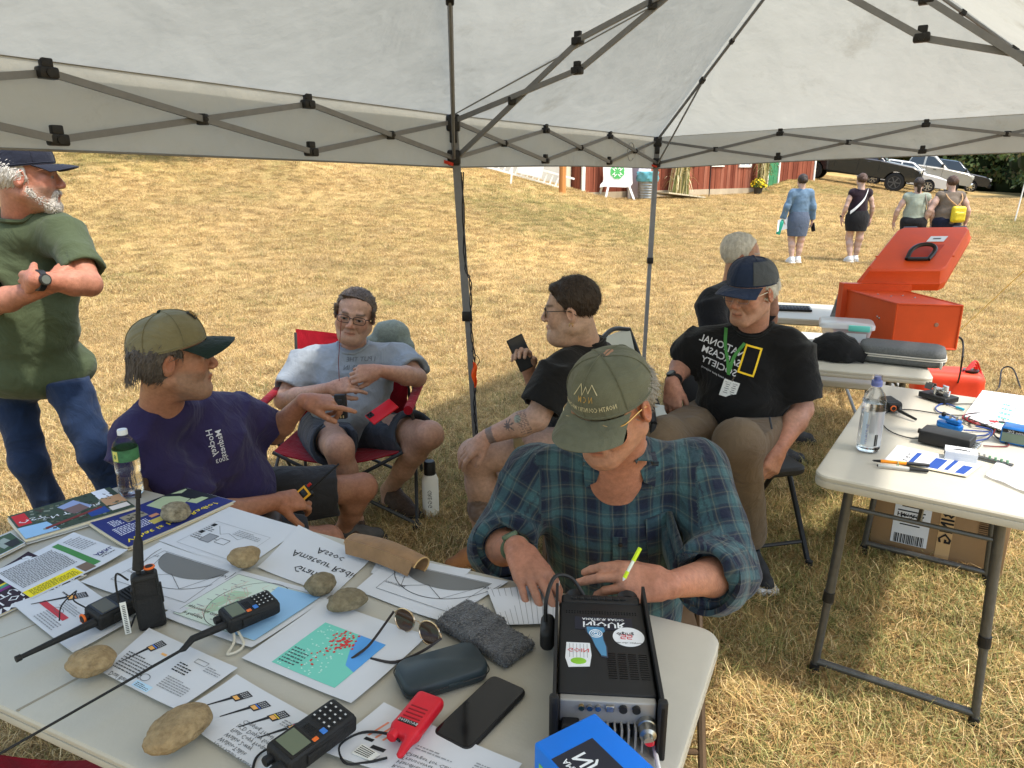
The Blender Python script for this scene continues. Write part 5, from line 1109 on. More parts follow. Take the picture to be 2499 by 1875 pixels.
# ---- man with the lanyard (black shirt with yellow frame print)
def sarcasm_man():
 J=dict(head=P(1832,712,2.94),hM=headframe((-.78,-.60,-.20),roll=-.03),neck=P(1836,800,3.06),fr=V(-.28,-.92,.06),sl=P(1712,838,3.12),sr=P(1938,846,2.98),
 el=P(1664,905,3.14),wl=P(1648,925,2.98),er=P(1956,1000,2.92),wr=P(1902,1095,2.78),hl=P(1735,1030,3.10),hr=P(1872,1040,3.02))
 J['wl']=P(1640,935,3.02);J['el']=P(1672,880,3.18)
 J['kl']=P(1620,1075,2.80);J['kr']=P(1800,1080,2.66);J['al']=V(J['kl'][0]+.05,2.85,.1);J['ar']=P(1828,1310,2.90)
 t=thing('person','seated man in black slogan t-shirt and navy cap wearing a green lanyard','person',V(1.0,3.05,0))
 def hands(F,sd):
  if sd=='l':add_hand(F,J['wl'],nrm(V(.06,-.10,-1)),(-.45,-.85,0),1,[(.2,.4,.3)]*4,tdir=.45)
  else:add_hand(F,J['wr'],nrm(P(1878,1150,2.72)-J['wr']),(.35,-.85,.2),-1,[(.5,.8,.5),(.6,.9,.5),(.7,1.,.5),(.8,1.,.5)],tdir=.5,tcurl=(.4,.3),s=1.08)
 build_body(t,J,S(216,158,132),hand_fn=hands,armr=1.1,head_kw=dict(s=1.02,wide=1.02,gaunt=.4),col_kw=dict(brow=S(170,150,135),ruddy=.45))
 hair(t,J,WHITEHAIR,[('e',(0,-.030,.015),(.087,.088,.074),.01),('p',(0,.012,0),(0,1,.1),.3),('p',(0,0,.07),(0,.1,1),.3),('p',(0,-.03,-.048),(0,.3,-1),.3),('e',(.09,.004,-.012),(.03,.026,.036),.01,'s'),('e',(-.09,.004,-.012),(.03,.026,.036),.01,'s')],s=1.02)
 nv=cloth('cap_blue',S(48,62,92));gy=cloth('cap_grey',S(92,98,106));o,q,dome=cap_hat(t,J,nv,nv,1.03,tilt=.02,brim=.072,droop=.026,h0=.046)
 for u0 in(.46,.96):
  m=MB();m.sheet(lambda u,v:dome(u0+.18*u-.09,.02+.66*v,.003),8,8,.002);m.obj('side_panel',gy,o)
 m=MB();m.sheet(lambda u,v:dome(.55+.40*u,.02+.75*v,.003),16,8,.002);m.obj('back_panel',gy,o)
 glasses(t,J,SILV,LENS,1.02,full=False)
 bk=cloth('black_cotton',(.014,.014,.015),(5,.2));o,M,pel,up=shirt(t,J,bk,g=1.12,sleeve=.84,hem=.06,seed=52,amp=.008,belly=1.1,arm_r=1.26,collar=.070);collar_band(t,J,bk,M,up,o,.077)
 wh=mat('print_white',S(205,205,210),.8);yl=mat('print_yellow',S(240,200,40),.6);d=M[:,1];ux=-nrm(P(1800,850,3)-P(1720,832,3));ux=nrm(ux-d*np.dot(ux,d));uy=nrm(np.cross(d,ux));uy=uy if uy[2]>0 else-uy
 for i,(s_,pc)in enumerate((('NATIONAL',hitpx(o,1760,850)),('SARCASM',hitpx(o,1757,876)),('SOCIETY',hitpx(o,1752,900)))):print_on(o,s_,.038,pc,ux,uy,d,wh,bold=.012)
 print_on(o,'(like we need your support)',.0125,hitpx(o,1750,916),ux,uy,d,wh,bold=.004)
 fw,fh,th=.034,.056,.0075;c=hitpx(o,1830,880)
 fv=[(-fw,-fh),(fw,-fh),(fw,fh),(-fw,fh),(-fw+th,-fh+th),(fw-th,-fh+th),(fw-th,fh-th),(-fw+th,fh-th)];fv,ff=subdiv_text(np.array(fv),[(0,1,5,4),(1,2,6,5),(2,3,7,6),(3,0,4,7)],.02)
 obj('yellow_frame',project(o,fv,c,ux,uy,d,.004),ff,yl,o,False)
 tr=cloth('trousers_khaki',S(126,108,88),(8,.15));p_=pants(t,J,tr,'trousers',1.97,seed=58,amp=.006,g=1.02,r=1.25)
 MB().tube([P(1878,1018,2.72),P(1884,1048,2.70)],.004,5).obj('zip_pull',BLACKM,p_)
 sm=mat('shoe_black',(.02,.02,.022),.7,nz=(60,.4));so=mat('sole_white',S(225,225,225),.6)
 for sd in 'lr':shoe(t,V(J['a'+sd][0]+.01,J['a'+sd][1],.1),(.15,-.95)if sd=='r' else(-.2,-.9),mats=sm,sole_mat=so)
 watch(t,lerp(J['wl'],J['el'],.12),J['wl']-J['el'],(-.55,-.8,0),WBLK,(WBLK,WFACE),.034)
 ln=cloth('lanyard_green',S(88,160,86));badge=P(1782,948,2.80)
 l=thing('lanyard','green lanyard with a clear name badge around the neck of the slogan t-shirt man','lanyard',badge)
 def drape(pts):
  out=[]
  for px,py in pts:out.append(hitpx(o,px,py,.006))
  return out
 m=MB()
 for pts in(((1772,800),(1770,840),(1776,880),(1778,915)),((1858,776),(1846,805),(1816,840),(1792,870),(1780,905))):
  q=bez(drape(pts),14);m.rings([[a+ux*.007,a+d*.0015+ux*.007,a+d*.0015-ux*.007,a-ux*.007]for a in q])
 m.obj('strap',ln,l);cc=hitpx(o,1780,950,.012);F=np.stack([ux,uy,d],1)
 MB().rbox(cc,(.064,.072,.003),.001,F,2).obj('badge_holder',mat('badge_clear',S(225,228,230),.2),l);MB().cyl(cc+uy*.035,cc+uy*.055,.003,n=6).obj('clip',SILV,l)
 bi=MB()
 for r_ in range(5):
  for k in range(2):bi.box(cc+uy*(.018-.009*r_)+ux*(-.014+.026*k)+d*.0025,(.018 if(r_+k)%2 else.012,.0025,.0006),F)
 bi.obj('badge_lines',mat('print_ink',S(70,76,84),.8),l);v,f=text_uv('GREG - K1OPS',.0085,'CENTER',1);obj('badge_name',cc+v[:,:1]*ux+(v[:,1:]+.024)*uy+d*.0025,f,mat('print_ink'),l,False)
sarcasm_man()
# ---- white-haired man at the table behind
def white_man():
 J=dict(head=P(1812,628,4.30),hM=headframe((.90,-.28,-.06)),neck=P(1790,690,4.34),fr=V(.85,-.35,0),sl=P(1730,735,4.10),sr=P(1800,720,4.55),el=P(1752,850,4.0),wl=P(1830,780,3.95),er=P(1880,780,4.55),wr=P(1885,690,4.38),hl=P(1740,860,4.2),hr=P(1790,850,4.5))
 J['kl']=V(J['hl'][0]+.42,4.15,.5);J['kr']=V(J['hr'][0]+.40,4.5,.5);J['al']=J['kl']-V(.02,0,.4);J['ar']=J['kr']-V(.02,0,.4)
 t=thing('person','white-haired man in dark shirt sitting behind the man in the navy cap','person',V(1.2,4.3,0))
 def hands(F,sd):
  if sd=='r':add_hand(F,J['wr'],nrm(P(1862,640,4.25)-J['wr']),(.3,-.8,.3),1,[(.5,.7,.5)]*4)
 build_body(t,J,S(214,156,130),hand_fn=hands,h_arm=.006,h_head=.0042,col_kw=dict(brow=S(200,190,180),ruddy=.4))
 hair(t,J,WHITEHAIR,[('e',(0,-.026,.044),(.088,.104,.094),.01),('p',(0,.030,.03),(0,1,-.5),.3),('p',(0,-.05,-.065),(0,.6,-1),.3),('e',(.092,.004,-.01),(.025,.026,.034),.006,'s')],amp=.006,freq=90,h=.005)
 bk=cloth('dark_shirt',(.016,.017,.022));shirt(t,J,bk,'shirt',g=1.15,sleeve=.95,hem=.1,seed=61,amp=.006,belly=1.2,arm_r=1.2,h=.012)
 pants(t,J,cloth('dark_trousers',(.03,.03,.035)),'trousers',1.96,seed=63,h=.014)
 for sd in 'lr':shoe(t,J['a'+sd],(1,0),mats=mat('shoe_black',(.02,.02,.022),.7))
white_man()
# ---- four women walking away across the field
def far_woman(label,px,py,hgt,lean=0.,girth=1.,hairm=None,bun=True,top=None,skirt=None,jacket=False,legs=True,stride=.12,armout=.06,skin=None,turn=.0,sock=None):
 b=G(px,py);s=hgt/1.66*.95;fw=nrm(V(math.sin(turn),math.cos(turn),0));rt=V(fw[1],-fw[0],0);z=lambda h:b+V(0,0,h*s);q=lambda r,f,h:b+rt*r*s+fw*f*s+V(0,0,h*s)
 J=dict(head=q(.0,.03,1.54),hM=headframe(fw),neck=q(0,0,1.38),fr=fw,sl=q(-.17*girth**.5,0,1.32),sr=q(.17*girth**.5,0,1.32),hl=q(-.085,0,.84),hr=q(.085,0,.84),
 el=q(-.235*girth**.6-armout,-.03,1.06),er=q(.235*girth**.6+armout*.6,-.03,1.05),wl=q(-.26*girth**.6-armout,.05,.84),wr=q(.26*girth**.6+armout*.7,.05,.83),
 kl=q(-.085,stride*.4,.46),kr=q(.08,-stride*.1,.46),al=q(-.07,-stride*.3,.09),ar=q(.07,stride*.2,.09))
 t=thing('person',label,'person',b,'women walking away across the field')
 def hands(F,sd):add_hand(F,J['w'+sd],(0,.1,-1),rt*(-1 if sd=='l' else 1),1 if sd=='l' else-1,[(.2,.4,.3)]*4,s=.9*s)
 build_body(t,J,skin or PALE,h_arm=.009,h_head=.007,hand_fn=hands,legs=('l','r'),legr=1.02*girth**.6,armr=.84*girth**.7,head_kw=dict(s=.97*s),col_kw=dict(ruddy=.2))
 hs=[('e',(0,-.024,.044),(.090,.108,.096),.01),('p',(0,.045,.03),(0,1,-.4),.3),('p',(0,-.05,-.06),(0,.2,-1),.3)]
 if bun=='bun':hs.append(('e',(0,-.13,.02),(.052,.042,.05),.01))
 elif bun=='plait':hs.append(('c',(0,-.10,-.02),(.01,-.085,-.12),.032,.028,.02))
 elif bun=='up':hs.append(('e',(0,-.11,.04),(.06,.04,.06),.02))
 hair(t,J,hairm,hs,n_st=500,h=.007,s=.98*s,amp=.006,freq=80)
 return t,J,q,s,fw,rt
def women():
 W=[]
 pale=PALE;brown=mat('hair_brown',S(86,62,48),.5,nz=(70,.5),bump=(160,.8,.01));dk=DARKHAIR
 shoew=mat('trainer_white',S(220,218,214),.6)
 # denim jacket
 t,J,q,s,fw,rt=far_woman('woman in denim jacket and slate skirt walking away with a green bottle',1938,642,1.58,hairm=dk,bun='bun',armout=.03)
 dn=cloth('denim_light',S(118,146,172),(10,.25));shirt(t,J,dn,'denim_jacket',g=.98,sleeve=1.95,hem=.02,grow=.012,seed=71,amp=.006,h=.011,arm_r=.76)
 def skirt(t,J,m,hem,r0,r1,top=.98,name='skirt'):
  c=(J['hl']+J['hr'])/2;mb=MB();N=40
  mb.rings([[V(c[0],c[1],0)+rt*math.cos(a)*rr*s*1.15*(1+.02*math.sin(5*a))+fw*math.sin(a)*rr*s*.85+V(0,0,J['al'][2]-.09*s+h_*s)for a in np.linspace(0,6.283,N,False)]for h_,rr in((hem,r1-.015),(hem,r1),(lerp(hem,top,.45),(r0+r1)/2+.025),(lerp(hem,top,.75),r0+.02),(top,r0-.02))]);return mb.obj(name,m,t,ang=60)
 skirt(t,J,cloth('skirt_slate',S(98,110,130)),.52,.165,.155)
 for sd in 'lr':shoe(t,J['a'+sd],fw,mats=shoew,sole_mat=shoew)
 bt=MB();h=J['wl']-V(0,0,.10);bt.lathe([(.0,-.17),(.036,-.17),(.038,-.16),(.038,.04),(.03,.06),(.022,.065),(.022,.09),(0,.095)],14,h+V(-.03,-.02,0),rotx(.1)@roty(.18));tag(bt.obj('water_bottle',mat('bottle_teal',S(40,150,125),.4)),'green metal bottle carried by the woman in the denim jacket','bottle')
 pp=MB();hh=h+V(.02,-.05,.0);pp.sheet(lambda u,v:hh+V(-.12+.20*u,.02*math.sin(3*u),-.12+.20*v+.06*u),4,4,.002);tag(pp.obj('leaflet',mat('paper_white',S(238,238,240),.7)),'white leaflet carried with the green bottle by the woman in denim','leaflet')
 ph=MB();ph.rbox(J['wr']-V(-.02,.02,.13),(.02,.075,.15),.008,rotz(.6)@rotx(-.25));tag(ph.obj('phone',BLACKM),'black phone in the right hand of the woman in denim','phone')
 # black skirt, white strap
 t,J,q,s,fw,rt=far_woman('woman in dark tank top and black skirt with a white cross-body strap',2079,640,1.60,hairm=brown,bun='bun',armout=.02,stride=.18)
 tp=cloth('tank_plum',S(52,38,48));shirt(t,J,tp,'tank_top',g=.98,sleeve=.05,hem=-.02,grow=.008,seed=73,amp=.004,h=.011,arm_r=.85,collar=.10,skipsl=('l','r'))
 skirt(t,J,cloth('skirt_black',(.02,.02,.022)),.60,.175,.165)
 m=MB();m.rings([[a+V(0,0,.025),a-V(0,.0,.025),a-V(0,.012,.025),a-V(0,.012,-.025)]for a in bez([q(.10,-.075,1.37),q(.02,-.135,1.20),q(-.10,-.130,1.05),q(-.19,-.08,.95)],14)]);m.obj('bag_strap',mat('strap_white',S(232,232,230),.6),t)
 for sd in 'lr':shoe(t,J['a'+sd],fw,mats=shoew,sole_mat=shoew)
 watch(t,J['wl']+V(0,0,.03),(0,0,-1),(-1,0,0),WBLK,(WBLK,WFACE),.03)
 # sage top
 t,J,q,s,fw,rt=far_woman('woman in sage tank top with a low plait beside the yellow backpack',2213,652,1.56,girth=1.15,hairm=dk,bun='plait',armout=.05,turn=.35)
 shirt(t,J,cloth('tank_sage',S(176,184,166)),'tank_top',g=1.08,sleeve=.05,hem=.02,seed=75,amp=.005,h=.011,arm_r=.85,collar=.09,skipsl=('l','r'));pants(t,J,cloth('leggings_black',(.02,.02,.022)),'leggings',1.9,seed=4,h=.014,g=1.12,r=1.25)
 for sd in 'lr':shoe(t,J['a'+sd],fw,mats=shoew,sole_mat=shoew)
 m=MB();m.tube(bez([q(.12,-.06,1.37),q(.16,-.12,1.22),q(.20,-.10,1.06)],10),.012,6);m.obj('bag_strap',mat('strap_taupe',S(120,110,98),.7),t)
 # taupe top with yellow backpack
 t,J,q,s,fw,rt=far_woman('woman in taupe tank top wearing a small yellow backpack',2292,655,1.60,girth=1.5,hairm=brown,bun='up',armout=.05,turn=.05)
 shirt(t,J,cloth('tank_taupe',S(132,118,104)),'tank_top',g=1.36,sleeve=.05,hem=.02,seed=77,amp=.005,h=.011,arm_r=.9,collar=.09,skipsl=('l','r'),belly=1.1);pants(t,J,cloth('trousers_navy',S(36,40,60)),'trousers',1.9,seed=6,h=.014,g=1.35,r=1.2)
 for sd in 'lr':shoe(t,J['a'+sd],fw,mats=shoew,sole_mat=shoew)
 bp=thing('backpack','small yellow leather backpack on the woman in taupe','backpack',q(.05,-.22,.95));ym=mat('leather_yellow',S(206,184,40),.45,nz=(20,.2),bump=(60,.3,.01));c=q(.06,-.245,1.0)
 F=SDF();F.box(c,(.25*s,.11*s,.29*s),.045);F.box(c+V(0,-.055,-.04)*s,(.20*s,.05*s,.17*s),.03,None,.01);v,f=F.mesh(.010);b_=obj('bag',v,f,ym,bp,ang=180)
 st=mat('strap_tan',S(180,140,96),.6)
 for a,bb in((-.13,-.06),(.16,.10)):MB().tube(bez([q(a,-.05,1.37),q((a+bb)/2,-.17,1.26),q(.05,-.2,1.14)],10),.010,6).obj('strap',st,bp)
 MB().tube([q(.06-.03,-.25,1.15),q(.06,-.25,1.18),q(.06+.03,-.25,1.15)],.006,6).obj('grab_handle',st,b_);MB().tube(bez([c+V(-.09,-.085,.02),c+V(0,-.09,.05),c+V(.09,-.085,.02)],8),.004,5).obj('zip',mat('zip_gold',S(150,120,60),.4,.8),b_)
women()
# ------------------------------------------------------------------ barn and what stands about it
def barn():
 A=V(2.35,26.0,0);B=V(14.3,36.4,0);e=nrm(B-A);n=V(e[1],-e[0],0);Lw=np.linalg.norm(B-A);zb=.88;up=V(0,0,1);F=np.stack([e,n,up],1)
 def along(px,o=0.): # distance along the wall (or a line o metres in front of it) under a photo column
  r=ray(px,440);M_=np.array([[e[0],-r[0]],[e[1],-r[1]]]);return float(np.linalg.solve(M_,-(A+n*o)[:2])[0])
 w=lambda s,h,o=0.:A+e*s+up*h+n*o
 t=thing('barn','weathered red board barn with small white windows and green doors','barn',w(0,.4));
 def wood(name,col,amt):
  m=mat(name,col,.85,nz=(3.2,amt),bump=(14,.5,.02),spec=.15,stretch=(9,9,.35));return m
 reds=[wood('barn_red_%d'%i,c,.5)for i,c in enumerate((S(142,82,62),S(130,72,54),S(154,96,76),S(120,64,48)))]
 white=mat('trim_white',S(226,224,216),.6,nz=(8,.12));conc=mat('foundation_concrete',S(176,162,138),.9,nz=(2,.25));green=mat('door_green',S(62,128,88),.5,nz=(4,.15));glass=mat('window_glass',S(150,165,178),.08,spec=.8);roofm=mat('barn_roof',S(110,108,104),.6,nz=(3,.2))
 holes=[(along(1872),along(1896),.0,2.05),(along(1534),along(1558),.0,2.05)]
 wins=[(along(px0),along(px1),h0,h0+.9)for px0,px1,h0 in((1661,1690,1.02),(1734,1760,1.02),(1801,1826,1.0))]
 gx=0.;i=0;shared={}
 while gx<Lw:
  pw=rnd.choice((.18,.2,.22));pw=min(pw,Lw-gx);c=gx+pw/2
  z0,z1=zb,4.2
  hole=[h for h in holes if h[0]-.03<c<h[1]+.03];win=[q for q in wins if q[0]<c<q[1]]
  segs=[(z0,z1)]
  if hole:segs=[(zb+2.05,z1)]
  if win:segs=[(z0,zb+win[0][2]),(zb+win[0][3],z1)]
  for a,b in segs:
   if b-a>.02:MB().box(w(c,(a+b)/2,.012*((i%2)-.5)+rnd.uniform(0,.006)),(pw-.012,.028,b-a),F).obj('plank',reds[rnd.randrange(4)],t,False)
  gx+=pw;i+=1
 MB().box(w(Lw/2,2.4,-.05),(Lw-.1,.05,3.6),F).obj('sheathing',mat('barn_gap',(.03,.015,.01),.9),t,False)
 MB().box(w(Lw/2,(zb+.2)/2-.1,-.02),(Lw,.12,zb-.2+.4),F).obj('foundation',conc,t,False)
 MB().box(w(.06,2.5,.03),(.14,.06,3.3),F).obj('corner_board',white,t,False);MB().box(w(Lw-.05,2.5,.03),(.12,.06,3.3),F).obj('corner_board',white,t,False)
 for a,b,h0,h1 in wins:
  fr=MB()
  for q,sz in((w((a+b)/2,zb+h0,.04),(b-a+.16,.05,.10)),(w((a+b)/2,zb+h1,.04),(b-a+.16,.05,.10)),(w(a-.03,zb+(h0+h1)/2,.045),(.10,.05,h1-h0),),(w(b+.03,zb+(h0+h1)/2,.045),(.10,.05,h1-h0)),(w((a+b)/2,zb+(h0+h1)/2,.03),(b-a,.03,.04)),(w((a+b)/2,zb+(h0+h1)/2,.028),(.03,.03,h1-h0))):fr.box(q,sz,F)
  f_=fr.obj('window',white,t,False);MB().box(w((a+b)/2,zb+(h0+h1)/2,.0),(b-a,.012,h1-h0),F).obj('pane',glass,f_,False)
 for a,b,_,h in holes:
  d=MB();d.box(w((a+b)/2,zb+h/2,-.01),(b-a,.04,h),F);o=d.obj('door',green,t,False)
  for zz_ in(.32,1.05,1.72):
   for sx in(-.23,.23):MB().box(w((a+b)/2+sx*(b-a),zb+zz_,.014),((b-a)*.30,.02,.50 if zz_<1.5 else.24),F).obj('door_panel',green,o,False)
  fr=MB();fr.box(w(a-.05,zb+h/2,.03),(.10,.06,h),F);fr.box(w(b+.05,zb+h/2,.03),(.10,.06,h),F);fr.box(w((a+b)/2,zb+.0,.05),(b-a+.1,.1,.05),F);fr.obj('door_frame',white,o,False);MB().ell(w(b-.08,zb+1.0,.05),(.035,)*3).obj('handle',SILV,o)
 bk=MB();dp=7.0
 bk.box(w(-.0,2.3,-dp/2),(.1,dp-.1,3.8),F);bk.box(w(Lw,2.3,-dp/2),(.1,dp-.1,3.8),F);bk.box(w(Lw/2,2.3,-dp),(Lw,.1,3.8),F);bk.obj('end_wall',reds[0],t,False)
 r=MB();ridge=6.2
 r.add([w(-.3,4.1,.4),w(Lw+.3,4.1,.4),w(Lw+.3,ridge,-dp/2),w(-.3,ridge,-dp/2),w(-.3,4.1,-dp-.4),w(Lw+.3,4.1,-dp-.4)],[(0,1,2,3),(3,2,5,4),(0,3,4),(1,5,2)]);r.obj('roof',roofm,t,False)
 # grey block building to the left
 g=thing('shed','grey concrete shed wall beside the left end of the barn','shed',w(-1.5,0,-1));cg=mat('shed_concrete',S(168,166,158),.9,nz=(1.5,.2),bump=(20,.3,.01))
 MB().box(w(-3.2,2.2,-2.2),(6.2,3.5,5),F).obj('wall',cg,g,False);MB().box(w(-.25,2.2,-.42),(.22,.12,4),F).obj('corner_trim',mat('trim_buff',S(206,196,172),.7),g,False);MB().box(w(-3.2,4.75,-2.2),(6.6,3.9,.12),F).obj('roof',roofm,g,False)
 # ramps
 wd=wood('ramp_wood',S(196,184,158),.25)
 def ramp(label,pts,n_):
  p=[np.array(q,float)for q in pts];o=thing('ramp',label,'ramp',lerp(p[0],p[2],.5)-up*.1)
  for i in range(n_):
   a,b=(i+.04)/n_,(i+.96)/n_;q0,q1,q2,q3=lerp(p[0],p[1],a),lerp(p[0],p[1],b),lerp(p[3],p[2],b),lerp(p[3],p[2],a)
   MB().add([q0,q1,q2,q3,q0-up*.05,q1-up*.05,q2-up*.05,q3-up*.05],[(0,1,2,3),(7,6,5,4),(0,4,5,1),(1,5,6,2),(2,6,7,3),(3,7,4,0)]).obj('plank',wd,o,False)
 s0,s1=along(1600,1.)+1.2,along(1690,1.)+.5;ramp('pale plank ramp lying in front of the barn beside the bin',[w(s0-1.2,.98,1.6),w(s1-.6,.78,1.7),w(s1-.3,.78,.5),w(s0-1.2,.98,.4)],9)
 s0,s1=along(1868,.5),along(1930,.5)-.4;ramp('grey plank walkway at the far green barn door',[w(s0,.92,.9),w(s1+.4,.82,.9),w(s1+.4,.82,.1),w(s0,.92,.1)],8)
 # corn stalk bundles
 cs=[mat('corn_%d'%i,c,.8,nz=(6,.3))for i,c in enumerate((S(186,170,116),S(128,132,74),S(214,200,156)))]
 def bundle(label,px,py,hgt,spread,lean):
  b=G(px,py);b=w(along(px,.45),.72,.45)if px>1500 else b;o=thing('corn_stalk_bundle',label,'corn stalks',b,'corn stalk bundles against the barn');g=np.random.RandomState(px)
  mbs=[MB(),MB(),MB()]
  for k in range(60):
   a=g.uniform(0,6.28);r0=spread*g.uniform(.3,1);top=b+up*hgt*g.uniform(.8,1.05)+V(math.cos(a)*.10+lean,math.sin(a)*.06,0);bot=b+V(math.cos(a)*r0,math.sin(a)*r0*.5,0);mbs[k%3].tube(bez([bot,lerp(bot,top,.5)+V(*(g.normal(size=2)*.05),0),top],6),.018,5)
   for q in range(2):
    s_=lerp(bot,top,g.uniform(.15,.9));d=V(g.normal()*.5,g.normal()*.2,g.uniform(-.7,.3));d=nrm(d)*g.uniform(.25,.6);sd=nrm(np.cross(d,up+V(.1,.2,0)))*.03
    mbs[g.randint(3)].grid(lambda u,v:s_+d*u+up*(.12*math.sin(u*3))-up*.15*u*u+sd*(v-.5)*2*(1-u*.8),4,1)
  for i,m_ in enumerate(mbs):m_.obj('stalks',cs[i],o)
  MB().tube([b+up*hgt*.62+V(.2*math.cos(a)+lean*.6,.14*math.sin(a),0)for a in np.linspace(0,6.28,14)],.02,5).obj('tie',cs[0],o)
 bundle('shaggy corn stalk bundle leaning on the barn by the plank ramp',1655,468,2.5,.42,.22);bundle('corn stalk bundle on the barn beside the far green door',1862,468,2.6,.24,0.)
 # flower pot
 b=w(along(1852,.7),.74,.7);o=thing('flower_pot','pot of yellow chrysanthemums by the far barn door','flowers',b);MB().lathe([(.0,0),(.14,0),(.19,.28),(.17,.28),(.15,.2),(0,.2)],16,b).obj('pot',mat('pot_dark',S(60,56,48),.6),o)
 g=np.random.RandomState(3)
 for nm,cc,k,r in(('foliage',S(70,92,40),260,.30),('blooms',S(226,200,40),170,.34)):
  m=MB()
  for _ in range(k):
   d=nrm(g.normal(size=3));d[2]=abs(d[2]);p=b+up*.3+d*r*g.uniform(.75,1.05);q=nrm(d+g.normal(size=3)*.4);x=nrm(np.cross(q,(0,.3,1)))*.035;y=np.cross(q,x);m.add([p-x-y,p+x-y,p+x+y,p-x+y],[(0,1,2,3)])
  m.obj(nm,mat('mum_'+nm,cc,.7),o)
  # banner flag on a pole
 b=w(along(1733,.9),.72,.9);o=thing('banner_flag','dark patterned banner flag on a thin pole before the barn','flag',b);MB().cyl(b,b+up*2.9,.02,n=8).obj('pole',MATS['black_plastic'],o)
 fl=mat('flag_cloth',S(52,48,66),.8,nz=(5,.6),col2=S(170,140,110));m=MB();m.sheet(lambda u,v:b+up*(1.35+.75*u+1.3*v*(1-.15*u))-e*(.85*u*(.25+v*.9))+n*.06*math.sin(u*5+v*3),12,12,.01);m.obj('flag',fl,o);MB().box(b+up*1.75+n*.012,(.07,.02,.8),F).obj('sleeve',mat('trim_white'),o)
 # galvanised bin with a teal liner
 b=G(1578,487);b=b*0+w(along(1580,1.2),.72,1.2);o=thing('trash_can','galvanised trash can with a teal liner bag behind the tent post','trash can',b);gv=mat('galvanised',S(150,152,150),.4,.7,nz=(8,.3))
 prof=[(.27,0),(.30,.02)]
 for i in range(9):prof+=[(.30+.004*i,.06+.085*i),(.312+.004*i,.085+.085*i),(.30+.004*i,.11+.085*i)]
 MB().lathe(prof+[(.345,.86),(.32,.86)],24,b).obj('can',gv,o);F2=folds(5,.03,12);m=MB();m.lathe([(.36,.62),(.385,.72),(.37,.84),(.375,.92),(.34,.95),(.30,.90)],30,b);vv=m.V();vv[:,:2]+=(.025*np.sin(vv[:,2]*20+np.arctan2(vv[:,1]-b[1],vv[:,0]-b[0])*7))[:,None];obj('liner_bag',vv,m.f,mat('liner_teal',S(96,160,170),.35),o)
 # white cabinet behind it
 b=w(along(1560,.35),.72,.35);m=MB();m.rbox(b+up*.75,(.7,.5,1.5),.03,F);tag(m.obj('cabinet',mat('cabinet_lilac',S(196,194,206),.5)),'pale cabinet standing against the barn behind the trash can','cabinet')
 # clover sign on splayed legs
 b=G(1502,489);o=thing('clover_sign','white board sign with a green four-leaf clover on splayed legs','sign',b);wt=mat('sign_white',S(240,240,238),.5);c=b+up*.42;k=b[1]/FPX
 P2=lambda px,py:V((px-1502)*k,0,(py-489)*-k)
 poly=[P2(*q)for q in((1464,460),(1474,458),(1534,460),(1541,451),(1540,441),(1536,385),(1534,352),(1470,352),(1468,385),(1472,441),(1471,447),(1465,453))]
 MB().prism([(q[0],q[2])for q in poly][::-1],.05,b,np.array([[1,0,0],[0,0,1],[0,1,0]],float)).obj('board',wt,o,False)
 for x0,x1,dy in((1484,1476,-.1),(1532,1547,-.1),(1471,1464,.5),(1535,1540,.5)):MB().bar(b+P2(x0,455)+V(0,dy*.3,0),b+P2(x1,489)+V(0,dy,-.05),.07,.05,(0,1,0)).obj('leg',wt,o,False)
 cl=mat('clover_green',S(90,190,105),.6);m=MB();cc=b+P2(1504,424)+V(0,-.006,0);rr=7.4*k
 for a in(45,135,225,315):
  for da in(-24,24):
   d=9.6*k;ctr=cc+V(math.cos(R(a+da))*d,0,math.sin(R(a+da))*d);m.lathe([(0,-.004),(rr,-.004),(rr,.004),(0,.004)],20,ctr-V(0,.003*(1 if da>0 else 1.5),0),rotx(math.pi/2))
  m.prism([(0,0),(14*k*math.cos(R(a-40)),14*k*math.sin(R(a-40))),(14*k*math.cos(R(a+40)),14*k*math.sin(R(a+40)))],.008,cc-V(0,.004,0),rotx(math.pi/2))
 b_=m.obj('clover',cl,o,False)
 for a in(45,135,225,315):
  v,f=text_uv('H',12*k,'CENTER',1,.03);th=R(a-90);ctr=cc+V(math.cos(R(a))*9.5*k,-.014,math.sin(R(a))*9.5*k);v=v-np.array([0,4.3*k]);x=v[:,0]*math.cos(th)-v[:,1]*math.sin(th);z=v[:,0]*math.sin(th)+v[:,1]*math.cos(th);obj('letter',ctr+np.stack([x,0*x-.006,z],1),f,wt,b_,False)
  # white stair railing on the slope
 o=thing('stair_railing','white stair railing climbing the slope left of the barn','railing',G(1345,455));rw=mat('railing_white',S(232,230,224),.55);Y=23.4
 MB().bar(P(1160,399,Y),P(1364,457,Y),.06,.06).obj('bottom_rail',rw,o,False);MB().bar(P(1325,416,Y),P(1402,437,Y),.06,.06).obj('top_rail',rw,o,False);MB().bar(P(1180,370,Y),P(1325,416,Y),.06,.06).obj('top_rail',rw,o,False)
 for i in range(13):
  x=1187+i*14;yb=399+(x-1160)*58/204;MB().bar(P(x,yb,Y),P(x+7+4,yb-28,Y),.045,.03,(0,1,0)).obj('baluster',rw,o,False)
 MB().box(P(1296,410,23.2),(.75,.03,.45),roty(.22)).obj('board',rw,o,False)
 b=G(1372,471);m=MB();m.tube([b-up*.1,b+up*.6,b+up*2.6],[.105,.10,.10],10);tag(m.obj('wooden_post',wood('post_wood',S(190,130,76),.4)),'stout orange-brown wooden post at the left of the barn','post')
 b=G(1246,449);m=MB();m.bar(b-up*.1,b+V(.09,0,.9),.05,.05,(0,1,0));tag(m.obj('marker_post',rw,smooth=False),'short white leaning post on the grass before the railing','post')
